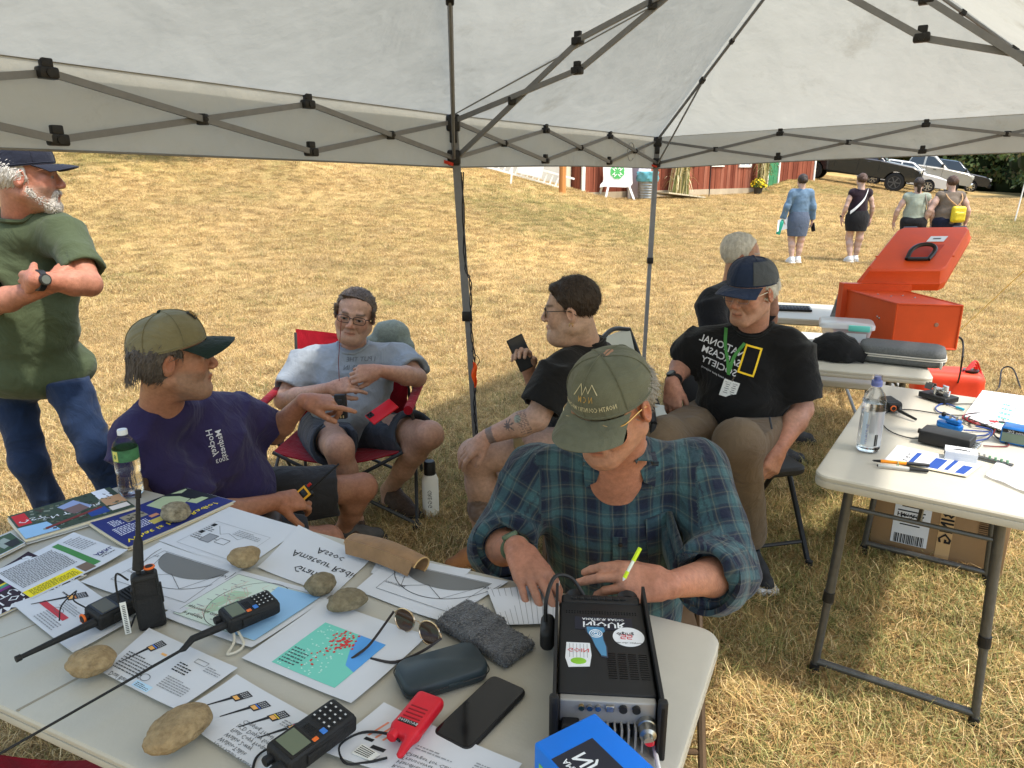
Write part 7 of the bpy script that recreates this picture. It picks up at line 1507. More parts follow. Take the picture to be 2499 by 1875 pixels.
 page('flyer','white flyer with a green bar and bright yellow box on the left','flyer',[(-20,1402),(180,1301),(314,1349),(78,1462)],[('r',.66,.08,.74,.92,(70,134,70)),('r',.0,.78,.52,.97,(240,220,30)),('b',.04,.80,.50,.95,5,(90,84,20)),('b',.04,.10,.62,.70,16,GR),('t','ARRL',.78,.70,.020,(50,50,110),'LEFT','b'),('b',.78,.1,.96,.5,8,LG),('r',.54,.78,.66,.97,(120,100,84)),('b',.8,.76,.95,.86,2,GR)],curl=.004,z=.0085)
 page('card_stack','small stack of green photo cards at the left edge','cards',[(-55,1330),(26,1300),(62,1326),(-10,1362)],[('r',.02,.04,.98,.96,(60,84,58)),('p',[(.3,.3),(.7,.2),(.8,.7),(.4,.8)],(150,160,150),2),('p',[(.5,.5),(.95,.5),(.9,.9),(.6,.9)],(40,40,40),2)],stack=.008,curl=.0005)
papers()
TZ=.745+.027
# ------------------------------------------------------------------ stones used as paperweights
def stone(label,px,py,wpx,hpx,cl,rot,seed,zb=.757):
 c=T(px,py+hpx*.2,zb);sc=(c[1]*CP+(CAMH-c[2])*SP)/FPX;a,b=wpx*sc/2,hpx*sc/2*1.05;hz_=b*.62;g=np.random.RandomState(seed);m=MB();m.ell((0,0,0),(a,b,hz_),None,32,20);v=m.V()
 ph=g.uniform(0,6,6);d=v/np.array([a,b,hz_]);k=1+.07*np.sin(d@np.array([2.2,1.1,.7])+ph[0])+.05*np.sin(d@np.array([-1.3,2.9,1.6])+ph[1])+.022*np.sin(d@np.array([5,-4,6.])+ph[2])+.012*np.sin(d@np.array([11,9,-8.])+ph[3])+.14*d[:,0]*d[:,1]+.07*np.abs(np.sin(d@np.array([1.7,2.3,2.9])+ph[4]))+.05*np.sin(d@np.array([3.1,-2.2,3.6])+ph[5])
 v=v*k[:,None];v=v@rotz(rot).T;v[:,2]=np.maximum(v[:,2],-hz_*.75);v[:,2]+=hz_*.75
 o=obj('stone',v+np.array([c[0],c[1],zb]),m.f,mat('stone_%s'%seed,cl[0],.85,nz=(55,.5),col2=cl[1],bump=(120,.9,.008),spec=.2),ang=180);tag(o,label,'stone','stones weighing down the papers')
tanst=(S(176,154,118),S(128,108,80));grst=(S(150,138,112),S(98,88,70))
stone('rough grey-tan stone on the dark blue brochures',431,1251,68,62,(S(176,164,138),S(84,74,58)),.3,1,.756);stone('round tan stone on the diagram sheet near the title sheet',601,1359,76,66,tanst,.5,2,.757)
stone('dark grey-tan stone on the corner of the title sheet',785,1424,72,66,grst,.8,3,.757);stone('wedge-shaped brown stone between the title sheet and the sunglasses',845,1467,96,66,grst,.35,4,.757)
stone('small tan stone on the product sheet near the lying radio',226,1615,106,84,tanst,.5,5,.757);stone('large smooth tan stone near the front edge of the table',438,1778,142,118,tanst,.6,6,.757)
# ------------------------------------------------------------------ handheld radios
RUB=mat('rubber_black',(.014,.014,.015),.6,nz=(90,.3),bump=(200,.3,.004));ORG=mat('knob_orange',S(232,110,40),.5);LCD=mat('lcd_green',S(104,112,92),.2);LCDB=mat('lcd_brown',S(88,84,66),.2);KEY=mat('key_white',S(200,200,200),.5);RD=mat('radio_red',S(205,28,44),.45,nz=(20,.1))
def handset(label,c,ax,nrmv,L=.115,W=.056,D=.034,ant=None,antr=.006,knob=ORG,screen=LCD,keys=True,clip=False,ridges=0,extra=None):
 F=frame(ax,nrmv);X,Y,Z=F[:,0],F[:,1],F[:,2];q=lambda x,y,z:c+X*x+Y*y+Z*z
 t=thing('handheld_radio',label,'radio',c-V(0,0,D/2));b=MB().rbox(c,(L,W,D),.007,F).obj('body',RUB,t);MB().rbox(q(-L*.2,0,-.001),(L*.62,W+.003,D*.8),.006,F).obj('battery_pack',RUB,t)
 MB().rbox(q(L*.27,0,D/2),(L*.26,W*.74,.003),.001,F,2).obj('screen',screen,b);MB().rbox(q(L*.27,0,D/2-.0005),(L*.34,W*.88,.003),.001,F,2).obj('bezel',BLACKM,b)
 if keys:
  for i in range(4):
   for j in range(4):MB().rbox(q(-L*.14-i*L*.085,(j-1.5)*W*.2,D/2+.0008),(L*.055,W*.13,.0025),.001,F,1).obj('key',RUB,b);MB().box(q(-L*.14-i*L*.085,(j-1.5)*W*.2,D/2+.0023),(L*.02,W*.06,.0004),F).obj('key_mark',KEY,b,False)
  g=MB()
  for i in range(5):
   for j in range(6):g.cyl(q(-L*.02+i*.003,(j-2.5)*.005,D/2+.0002),q(-L*.02+i*.003,(j-2.5)*.005,D/2+.0009),.0011,n=6)
  o=g.obj('speaker_grille',BLACKM,b);o['kind']='stuff'
  MB().rbox(q(L*.08,W*.36,D/2+.001),(.010,.008,.002),.0008,F,1).obj('button',ORG,b);MB().rbox(q(-L*.06,W*.30,D/2+.001),(.010,.012,.002),.0008,F,1).obj('button',mat('button_blue',S(60,120,200),.5),b)
 MB().rbox(q(L*.08,-W/2-.001,0),(L*.34,.006,D*.5),.002,F,2).obj('push_to_talk',RUB,b);MB().rbox(q(L*.08,W/2+.001,0),(L*.34,.006,D*.5),.002,F,2).obj('side_cover',RUB,b)
 MB().lathe([(0,0),(.0085,0),(.009,.010),(.0075,.013),(0,.013)],14,q(L/2,-W*.24,0),np.stack([Y,Z,X],1)).obj('knob',RUB,b)
 if knob is ORG:m=MB();m.tube([q(L/2+.010,-W*.24,0)+(Y*math.cos(a)+Z*math.sin(a))*.0095 for a in np.linspace(0,6.28,20)],.0026,6,True);m.obj('knob_ring',ORG,b)
 if ant is not None:
  a0=q(L/2,W*.22,0);MB().cyl(a0-X*.004,a0+X*.006,.005,n=10).obj('antenna_socket',mat('brass',S(220,200,150),.3,.8),b)
  pts=[a0+X*.005]+[np.asarray(p)for p in ant];n=len(pts);rr=antr if hasattr(antr,'__len__')else[antr*1.25,antr*1.2]+[antr*.9]*(n-2)
  MB().tube(pts,rr[:n],9).obj('antenna',RUB,t)
 if clip:MB().rbox(q(-.01,0,-D/2-.004),(.06,.022,.004),.0015,F,2).obj('belt_clip',RUB,b)
 return t,q,F,b
def tz(px,py,h):return T(px,py,.745+h)
def radios():
# lying radio, upper left
 c=tz(292,1478,.034);tip=tz(38,1610,.030);ax=nrm(tip-c);ax[2]=0;ax=nrm(ax);t,q,F,b=handset('black radio lying on the left with orange ring knob and tapered antenna',c,ax,(0,-.25,1),.125,.060,.038,None,knob=ORG,screen=LCDB,keys=False)
 e=q(.0625,.013,0);L_=np.linalg.norm(tip-e);MB().tube([e,lerp(e,tip,.08),lerp(e,tip,.35),lerp(e,tip,.93),lerp(e,tip,.935),tip],[.010,.0095,.0075,.0050,.0068,.0068],10).obj('antenna',RUB,t)
 m=MB()
 for i in range(6):m.box(q(-.01-.008*i,0,.0205),(.003,.040,.003),F)
 m.obj('speaker_grille',RUB,b)['kind']='stuff'
 m=MB();m.tube(bez([q(.055,-.03,.01),q(.07,-.05,.03),q(.05,-.075,.03),q(.085,-.07,.015),q(.105,-.045,.0)],30),.0016,5);tag(m.obj('wrist_strap',MATS['cord_black']),'thin black wrist strap loop on the lying radio','strap')
 # standing radio
 base=tz(372,1528,.0);c=base+V(0,0,.066);ax=nrm(V(-.04,.02,1));tip=P(337,1196,base[1]+.03);t,q,F,b=handset('black radio standing upright with orange ring knob and long antenna',c,ax,(.45,-.9,0),.128,.052,.034,None,screen=RUB,keys=False)
 e=q(.065,.010,0);d=tip-e;MB().tube([e,e+d*.03,e+d*.05,e+d*.38,e+d*.45,e+d*.90,e+d*.905,tip],[.005,.005,.0115,.0095,.0055,.0042,.0062,.0062],12).obj('antenna',RUB,t)
 m=MB();m.tube(bez([q(.055,.03,.0),q(.075,.05,.0),q(.03,.055,.0),q(-.02,.052,.0),q(-.055,.045,0),q(-.03,.03,0)],30),.0022,5);o=thing('tag_strap','white serial tag on a black loop hanging from the upright radio','tag',q(-.05,.05,0));m.obj('loop',MATS['cord_black'],o);MB().box(q(-.025,.048,.010),(.075,.012,.002),F).obj('tag',mat('tag_white',S(228,228,222),.6),o,False)
 m=MB()
 for i in range(16):m.box(q(-.058+.0042*i,.048,.0116),(.0016,.006,.0004),F)
 m.obj('tag_print',ink(BK),o,False)
 # radio on the map with the very long whip
 c=tz(608,1492,.036);ax=nrm(tz(478,1548,.036)-tz(640,1480,.036));tip=tz(-18,1850,.03);t,q,F,b=handset('black keypad radio on the coverage map with a very long whip antenna',c,ax,(0,-.12,1),.115,.058,.036,None,knob=RUB)
 e=q(.0575,.012,0);MB().tube([e,e+ax*.02,e+ax*.07,lerp(e,tip,.22),lerp(e,tip,.24),lerp(e,tip,.6),tip],[.0085,.0085,.0075,.0060,.0032,.0026,.0024],10).obj('antenna',RUB,t)
 m=MB();m.tube(bez([q(.03,-.032,-.005),q(.035,-.05,-.01),tz(595,1570,.008),tz(555,1597,.006),tz(572,1560,.01),q(.03,-.04,-.008)],30),.0028,6);tag(m.obj('wrist_strap',mat('cord_white',S(206,200,184),.8)),'white cord wrist loop on the radio lying on the map','strap')
 # radio at the front edge
 c=tz(762,1800,.042);ax=nrm(tz(640,1880,.04)-tz(800,1765,.04));t,q,F,b=handset('black keypad radio with green screen at the front edge of the table',c,ax,(-.02,-.22,1),.140,.062,.040,None,knob=RUB)
 e=q(.07,.014,0);MB().tube([e,e+ax*.03,e+ax*.16],[.013,.012,.010],12).obj('antenna',RUB,t);MB().rbox(q(.052,-.012,.018),(.014,.018,.004),.001,F,1).obj('button',ORG,b)
 m=MB();m.tube(bez([q(.07,-.02,.0),tz(655,1828,.02),tz(625,1850,.012),tz(612,1900,.01)],20),.0022,6);tag(m.obj('wrist_strap',MATS['cord_black']),'black wrist strap at the front edge radio','strap')
 # small red radio
 c=tz(1008,1762,.030);ax=nrm(tz(942,1850,.03)-tz(1062,1700,.03));F=frame(ax,(0,-.1,1));X,Y,Z=F.T;q=lambda x,y,z:c+X*x+Y*y+Z*z;t=thing('handheld_radio','small bright red radio beside the dark glasses case','radio',c-V(0,0,.02));k=np.linalg.norm(tz(942,1850,.03)-tz(1062,1700,.03))
 S_=SDF();S_.box(q(-.018,0,0),(.098,.056,.026),.010,F,.01);S_.box(q(.030,0,-.002),(.02,.048,.022),.008,F,.012);S_.cap(q(.035,.016,0),q(.073,.020,0),.0105,.0065,.006);v,f=S_.mesh(.0028);b=obj('body',relax(v,f,1),f,RD,t,ang=180)
 MB().lathe([(0,0),(.0095,0),(.010,.012),(.008,.015),(0,.015)],16,q(.034,-.014,0),np.stack([Y,Z,X],1)).obj('knob',RD,t)
 for i in range(4):MB().rbox(q(-.022+.009*i,0,.0131),(.0035,.034,.0016),.0008,F,1).obj('speaker_slot',mat('slot_red',S(140,14,26),.6),b)
 MB().rbox(q(.017,.0,.0135),(.010,.036,.0016),.0007,F,2).obj('name_plate',BLACKM,b);v,f=text_uv('BAOFENG',.0085,'CENTER',1);obj('name',q(0,0,0)+(.0195-v[:,1:])*X*1+v[:,:1]*-Y*1+Z*.0146,f,KEY,b,False)
 o=thing('tag_strap','black cord loop with a white instruction tag by the red radio','tag',tz(880,1840,.01));m=MB();m.tube(bez([q(.05,.004,.002),tz(950,1792,.02),tz(885,1788,.012),tz(830,1820,.010),tz(842,1862,.010),tz(890,1862,.010),tz(945,1850,.016)],40),.0024,6);m.obj('loop',MATS['cord_black'],o)
 tg=[tz(884,1816,.012),tz(928,1842,.012),tz(905,1858,.012),tz(858,1838,.012)];m=MB();m.sheet(lambda u,v:lerp(lerp(tg[0],tg[1],u),lerp(tg[3],tg[2],u),v),2,2,.0015);m.obj('tag',mat('tag_white'),o)
 m=MB()
 for i in range(5):
  for j in range(8):p_=lerp(lerp(tg[0],tg[1],.1+.09*j),lerp(tg[3],tg[2],.1+.09*j),.15+.17*i);m.box(p_+V(0,0,.0012),(.003,.0014,.0003),rotz(-.4))
 m.obj('tag_print',ink(BK),o,False)
radios()
# ------------------------------------------------------------------ glasses cases, phone, wool sleeve, sunglasses
def soft_quad(label,name,cat,cor,h,m,rnd_=.02,bulge=0.,h0=0.,disp=None,seg=24):
 q=[T(px,py,.745+h0+h*.6)for px,py in cor];c=sum(q)/4;ex=nrm(q[1]-q[0]+q[2]-q[3]);ey=nrm(np.cross((0,0,1),ex));w_=(np.linalg.norm(q[1]-q[0])+np.linalg.norm(q[2]-q[3]))/2;d=(np.linalg.norm(q[3]-q[0])+np.linalg.norm(q[2]-q[1]))/2
 F=np.stack([ex,ey,V(0,0,1)],1);return c,F,w_,d
def desk():
# leather case
 lea=mat('leather_tan',S(150,116,82),.6,nz=(24,.25),bump=(90,.3,.006));c=tz(940,1352,.025);ex=nrm(tz(1025,1378,.02)-tz(858,1320,.02));ex[2]=0;ex=nrm(ex);F=frame(ex,(0,0,1));t=thing('glasses_case','tan leather folded glasses case on the far edge of the table','glasses case',c-V(0,0,.025))
 Lc=np.linalg.norm(tz(1030,1378,.02)-tz(858,1322,.02));m=MB()
 def fl(u,v):a=-1.2+v*3.9;x=(u-.5)*Lc;return c+F[:,0]*x+F[:,1]*(.030*math.cos(a))*1.0+V(0,0,.020*math.sin(a)+.012*math.sin(math.pi*u)*(math.sin(a)>.2))-V(0,0,.0)
 m.sheet(fl,18,20,.003);m.obj('body',lea,t,ang=60);m=MB();m.sheet(lambda u,v:c+F[:,0]*(u-.5)*Lc*(.98-.1*v)-F[:,1]*(.026+.010*v)+V(0,0,.0215-.035*v+.006*math.sin(math.pi*u)),14,8,.003);m.obj('flap',lea,t,ang=60);m=MB();m.tube([fl(1,v/20)+F[:,0]*.0005 for v in range(21)],.002,5);m.tube([fl(0,v/20)for v in range(21)],.002,5);m.obj('edge_binding',mat('leather_edge',S(196,158,104),.6),t)
 # grey wool sleeve
 c,F,w_,d=soft_quad('','','',[(1140,1482),(1312,1566),(1230,1632),(1062,1522)],.02,None);c[2]=.762;S_=SDF();F2=F@rotx(.05)
 S_.box(c-F[:,0]*w_*.22,(w_*.58,d*1.0,.022),.009,F@roty(-.06),.02);S_.box(c+F[:,0]*w_*.22+F[:,1]*d*-.03,(w_*.58,d*.92,.020),.008,F@roty(.07),.02);S_.box(c-F[:,0]*w_*.30+F[:,1]*d*.10+V(0,0,.006),(w_*.34,d*.72,.020),.009,F2,.02)
 v,f=S_.mesh(.0035);v=relax(v,f,2);v=v+.0012*nr.normal(size=v.shape);o=obj('wool_sleeve',v,f,mat('wool_grey',S(84,85,88),.95,nz=(160,.5),bump=(260,1.,.006),sheen=.4),ang=180);tag(o,'dark grey felted wool sleeve lying beside the transceiver','sleeve')
 m=MB();g=np.random.RandomState(1)
 for _ in range(900):
  i=g.randint(len(v));p=v[i];d=nrm(g.normal(size=3)+V(0,0,.6))*.006;m.tube([p,p+d*.6+g.normal(size=3)*.001,p+d+g.normal(size=3)*.002],[.0004,.0003,.0002],3,cap=False)
 fz=m.obj('wool_fibres',MATS['wool_grey'],o);fz['kind']='stuff'
 # hard case, phone
 def slab(name,label,cat,cor,h,m_,r,parts,z0=.0):
  c,F,w_,d=soft_quad('','','',cor,h,None,h0=z0);c[2]=.745+z0+h/2+.001;t=thing(name,label,cat,c-V(0,0,h/2));b=MB();plate(b,w_,d,r,[(r*.25,-h/2),(r*.06,-h*.36),(0,-h*.1),(0,h*.1),(r*.06,h*.36),(r*.22,h/2)],c,F);bo=b.obj('case',m_,t,ang=60);parts(t,bo,c,F,w_,d,h);return t
 def hc(t,bo,c,F,w_,d,h):m=MB();q=rrect(w_+.001,d+.001,.024);m.tube([c+F@V(x,y,.001)for x,y in q],.0012,4,True);m.obj('lid_seam',BLACKM,bo);MB().rbox(c+F@V(.01,-d/2,0),(.03,.005,.010),.002,F,2).obj('hinge',MATS['hard_teal'],bo)
 mat('hard_teal',S(46,56,60),.42,nz=(12,.15));slab('glasses_case','dark slate hard glasses case above the red radio','glasses case',[(962,1622),(1165,1572),(1190,1640),(985,1712)],.034,MATS['hard_teal'],.030,hc)
 def pf(t,bo,c,F,w_,d,h):m=MB();plate(m,w_-.007,d-.007,.010,[(0,0),(0,.0006)],c+V(0,0,h/2),F);m.obj('screen',mat('phone_glass',(.006,.006,.007),.06,spec=.6),bo);MB().lathe([(0,0),(.0018,0),(0,.0003)],10,c+F@V(-w_/2+.010,0,0)+V(0,0,h/2+.0008),F).obj('front_camera',BLACKM,bo);MB().rbox(c+F@V(.02,-d/2-.0005,0),(.03,.003,.004),.001,F,1).obj('side_button',BLACKM,bo)
 slab('phone','black phone in a rugged case lying face up near the red radio','phone',[(1198,1648),(1282,1686),(1150,1842),(1058,1794)],.011,mat('case_black',(.016,.016,.017),.55),.014,pf)
 # sunglasses
 t=thing('sunglasses','brown-lensed wire sunglasses with dark temples beside the wool sleeve','sunglasses',tz(1010,1530,.0));fr=mat('frame_gold',S(196,176,150),.2,1);dl=mat('lens_brown',(.06,.035,.022),.05,spec=.7);a=tz(987,1514,.028);b=tz(1047,1545,.026);ex=nrm(b-a);up=nrm(V(.10,.30,.95));yv=nrm(np.cross(up,ex));up=np.cross(ex,yv);m=MB();lm=[]
 for cc in(a,b):
  pts=[cc+ex*.028*math.cos(x)*(1+.1*math.sin(x))+up*.024*math.sin(x)for x in np.linspace(0,6.28,26,False)];m.tube(pts,.0015,5,True);l=MB();l.add(pts,[list(range(26))]);lm.append(l)
 m.tube(bez([a+ex*.026+up*.008,lerp(a,b,.5)+up*.012,b-ex*.026+up*.008],6),.0015,5);m.tube([a-ex*.028+up*.01,a-ex*.034+up*.006],.002,5);m.tube([b+ex*.028+up*.01,b+ex*.034+up*.004],.002,5);m.obj('frame',fr,t)
 for l in lm:l.obj('lens',dl,t,False)
 te=mat('temple_dark',S(44,36,34),.35);m=MB();m.tube(bez([a-ex*.034+up*.006,tz(905,1570,.02),tz(872,1598,.010),tz(858,1608,.006)],16),.0030,6);m.obj('temple',te,t);m=MB();m.tube(bez([b+ex*.034+up*.002,tz(1030,1590,.016),tz(965,1616,.010),tz(905,1608,.006)],16),.0030,6);m.obj('temple',te,t)
desk()
# ------------------------------------------------------------------ transceiver, battery box, pen, cables
def rig():
 H_=.088;z1=.745+.012+H_;c4=[T(1362,1474,z1),T(1570,1470,z1),T(1592,1690,z1),T(1372,1698,z1)];c=sum(c4)/4;ey=nrm((c4[0]+c4[1])/2-(c4[2]+c4[3])/2);ey[2]=0;ey=nrm(ey);ex=V(ey[1],-ey[0],0);F=np.stack([ex,ey,V(0,0,1)],1);W=.168;D=np.linalg.norm((c4[0]+c4[1])/2-(c4[2]+c4[3])/2)
 q=lambda x,y,z:c+ex*x+ey*y+V(0,0,z-0.);blk=mat('rig_black',(.014,.014,.015),.5,nz=(70,.2));gm=mat('rig_gunmetal',S(160,158,154),.4,.4)
 t=thing('transceiver','black amateur radio transceiver covered in stickers on the right of the table','transceiver',c-V(0,0,H_));b=MB().rbox(q(0,0,-H_/2),(W,D,H_),.004,F).obj('body',blk,t)
 for sg in(-1,1):
  p=[(-D/2-.035,-H_-.010),(-D/2-.035,.004),(-D/2-.028,.012),(D/2+.050,.012),(D/2+.055,-.01),(D/2+.055,-H_-.010)];MB().prism(p,.006,q(sg*(W/2+.006)-.003,0,0),np.stack([ey,V(0,0,1),ex],1)).obj('side_rail',blk,t,False)
  MB().rbox(q(sg*(W/2+.006),-D/2-.028,-H_*.5),(.016,.014,H_+.03),.004,F,2).obj('rail_foot',blk,t)
  # vents
 for cx in range(4):
  for r_ in range(12):MB().box(q(.012+.019*cx,-D*.10-r_*.0062,.0004),(.015,.0022,.0012),F).obj('vent_slot',BLACKM,b,False)
 m=MB()
 for i in range(26):
  for j in range(2):m.cyl(q(-.07+i*.0055,D*.36+j*.006,0),q(-.07+i*.0055,D*.36+j*.006,.0006),.0016,n=6)
 m.obj('vent_holes',mat('hole_dark',(.003,.003,.003),.9),b)['kind']='stuff'
 # front panel at the far side: buttons, dials
 MB().rbox(q(0,D/2+.014,-H_*.45),(W*.96,.03,H_*.94),.006,F).obj('front_panel',blk,t)
 for i in range(8):MB().rbox(q(-.055+.0145*i,D/2+.012,.003),(.011,.008,.004),.001,F,1).obj('button',blk,t)
 for x,r_ in((-.052,.022),(.058,.024)):MB().lathe([(0,0),(r_,0),(r_,.022),(r_*.8,.026),(0,.026)],24,q(x,D/2+.028,-.022),np.stack([ex,V(0,0,1),ey],1)).obj('dial',blk,t)
 # rear: gunmetal heatsink, jacks, connector
 MB().rbox(q(0,-D/2-.008,-H_*.28),(W*.97,.016,H_*.5),.003,F).obj('rear_plate',gm,t)
 for i in range(10):MB().box(q(-.045+.0115*i,-D/2-.018,-H_*.72),(.0035,.036,H_*.5),F).obj('heatsink_fin',gm,t,False)
 for i,(x,r_,mm)in enumerate(((-.044,.005,GOLD),(-.030,.005,SILV),(-.016,.005,SILV),(.026,.007,BLACKM),(.048,.007,BLACKM))):MB().lathe([(r_*.5,0),(r_,0),(r_,.006),(r_*.5,.006)],14,q(x,-D/2-.016,-H_*.16),np.stack([ex,V(0,0,-1),-ey],1)).obj('jack',mm,t)
 MB().rbox(q(.004,-D/2-.018,-H_*.16),(.014,.006,.012),.001,F,1).obj('usb_port',SILV,t);MB().rbox(q(-.062,-D/2-.02,-H_*.62),(.030,.034,.034),.004,F,2).obj('power_plug',blk,t);MB().box(q(-.062,-D/2-.0385,-H_*.5),(.012,.002,.004),F).obj('fuse_mark',RD,t,False)
 cn=q(.066,-D/2-.015,-H_*.48);MB().lathe([(.010,0),(.016,.001),(.016,.012),(.014,.013),(.014,.030),(.009,.034),(.008,.044)],20,cn,np.stack([ex,V(0,0,-1),-ey],1)).obj('coax_connector',mat('nickel',S(176,172,162),.3,.9,nz=(60,.3)),t)
 o=thing('coax_cable','coax cable with red sleeve leaving the transceiver towards the camera','cable',cn-V(0,0,.05));e=cn-ey*.043;p1=T(1592,1800,.76);p2=T(1612,1900,.752);MB().tube([e,lerp(e,p1,.6)-V(0,0,.006),p1],[.0075,.0075,.0055],10).obj('sleeve',mat('sleeve_red',S(206,30,48),.5),o);MB().tube([p1,p2],.0042,8).obj('cable',mat('cable_white',S(226,224,220),.5),o)
 # stickers (their print reads upside down from here)
 tx=lambda s_,size,x,y,m_,z=.0012,al='CENTER',bold=.01:(lambda v,f:obj('lettering',q(0,0,z)+(x+v[:,:1])*ex+(y-v[:,1:])*ey,f,m_,b,False))(*text_uv(s_,size,al,1,bold))
 wl=mat('sticker_white',S(228,230,232),.5);dk=mat('sticker_dark',S(36,38,50),.4)
 MB().box(q(.002,D*.235,.0005),(.112,.042,.0006),F).obj('sticker',dk,b,False);tx('NJOUR',.026,.002,D*.235+.004,wl,.0011,bold=.02);tx('AMATEUR RADIO',.0105,.002,D*.235+.017,wl,.0011)
 MB().lathe([(0,.0004),(.030,.0004),(.030,.001),(0,.001)],36,q(.048,D*.09,0),F).obj('sticker',wl,b,False);tx('digirig',.014,.042,D*.09+.012,dk,.0014);tx('ham radio equipment',.006,.048,D*.09-.018,dk,.0014)
 for x in(.038,.050):
  m=MB()
  for a,w_,h_ in(((0,.006),.008,.0018),((0,0),.008,.0018),((0,-.006),.008,.0018),((.0045,.003),.0018,.006),((-.0045,-.003),.0018,.006)):m.box(q(x+a[0],D*.085+a[1],.0014),(w_,h_,.0004),F)
  m.obj('digit',mat('digit_red',S(206,50,60),.5),b,False)
 nh=[(-.022,.052),(.012,.052),(.014,.040),(.008,.034),(.010,.010),(.014,-.010),(.014,-.038),(.004,-.036),(-.006,-.008),(-.012,.016),(-.020,.034)]
 MB().prism([(x*1.15+.004,y*1.1)for x,y in nh][::-1],.0008,q(-.014,.0,.0003),F).obj('sticker',mat('sticker_rim',S(60,66,80),.4),b,False);MB().prism([(x*.98+.004,y*.98)for x,y in nh][::-1],.0013,q(-.014,0,.0003),F).obj('sticker',mat('sticker_blue',S(84,140,178),.4),b,False)
 m=MB();cc=q(-.014,.030,.0018)
 for r_ in(.004,.008,.012):m.tube([cc+ex*r_*math.cos(a)+ey*r_*math.sin(a)for a in np.linspace(0,6.28,20)],.0009,4,True)
 m.obj('antenna_mark',wl,b)
 can=[(-.022,.036),(.022,.036),(.024,.0),(.020,-.032),(-.018,-.036),(-.024,-.01)];MB().prism([(x,y)for x,y in can][::-1],.0008,q(-.048,-D*.13,.0003),F).obj('sticker',wl,b,False)
 m=MB()
 for i in range(6):m.box(q(-.064+.0065*i,-D*.13+.012,.0013),(.0008,.040,.0004),F)
 m.obj('can_lines',ink(LG),b,False);tx('GOIN',.016,-.048,-D*.13+.018,mat('digit_red'),.0016,bold=.0);MB().ell(q(-.048,-D*.13-.018,.001),(.015,.010,.0008),F,14,6).obj('sticker',mat('sticker_lime',S(140,196,60),.5),b)
 # microphone lead at the left
 o=thing('microphone','black hand microphone with a looped cord left of the transceiver','microphone',q(-.10,D/2-.02,-H_));S_=SDF();S_.box(q(-.108,D*.40,-.055),(.030,.075,.05),.014,F);v,f=S_.mesh(.004);obj('body',v,f,blk,o,ang=180);MB().tube(bez([q(-.03,D/2+.03,-.01),q(-.06,D/2+.04,.03),q(-.095,D/2+.02,.045),q(-.112,D*.45,.01),q(-.112,D*.40,-.04)],20),.0042,8).obj('cord',blk,o)
 # blue battery box in the foreground
 bz_=.745+.115;a=T(1452,1738,bz_);l=T(1303,1812,bz_);e1=nrm(l-a);e1[2]=0;e1=nrm(e1);e2=nrm(V(-e1[1],e1[0],0));e2=e2 if e2[1]<0 else-e2;w1=np.linalg.norm(l-a);w2=.19;F2=np.stack([e1,e2,V(0,0,1)],1)
 if np.linalg.det(F2)<0:F2[:,1]*=-1;s2=-1
 else:s2=1
 cc=a+e1*w1/2+e2*w2/2-V(0,0,.0575);o=thing('battery_box','bright blue battery box with a radio club sticker at the bottom edge','battery',cc-V(0,0,.0575));bb=MB().rbox(cc,(w1,w2,.115),.004,F2).obj('box',mat('box_blue',S(10,118,226),.45,nz=(10,.08)),o)
 st=cc+V(0,0,.0582)+e1*w1*.16+e2*(.015);MB().box(st,(.078,.135,.0006),F2).obj('sticker',dk,bb,False)
 for s_,sz,off in(('NJOUR',.034,-.010),('AMATEUR RADIO',.014,.020)):
  v,f=text_uv(s_,sz,'CENTER',1,.015);obj('lettering',st+V(0,0,.0008)+e2*(v[:,:1])+e1*(off+v[:,1:]),f,wl,bb,False)
 gl=cc+e1*(w1/2+.0006);MB().box(gl+V(0,0,-.01)-e2*.02,(.001,.12,.08),F2).obj('label',mat('label_green',S(120,190,110),.5),bb,False)
 # the pen in the writing hand
 J=PL[1];a=P(1562,1338,1.40);b_=P(1520,1418,1.36);o=thing('pen','clear pen with lime green cap in the plaid man\'s fingers','pen',b_);lm=mat('lime_cap',S(198,226,30),.4);MB().cyl(a,lerp(a,b_,.40),.0045,n=10).obj('cap',lm,o);MB().cyl(lerp(a,b_,.40),lerp(a,b_,.72),.0036,n=10).obj('barrel',mat('pen_clear',S(220,226,214),.2),o);MB().cyl(lerp(a,b_,.72),lerp(a,b_,.92),.0040,n=10).obj('grip',lm,o);MB().cyl(lerp(a,b_,.92),b_,.0036,.0008,10).obj('tip',wl,o)
 rg=PL[1]['wl']
rig()
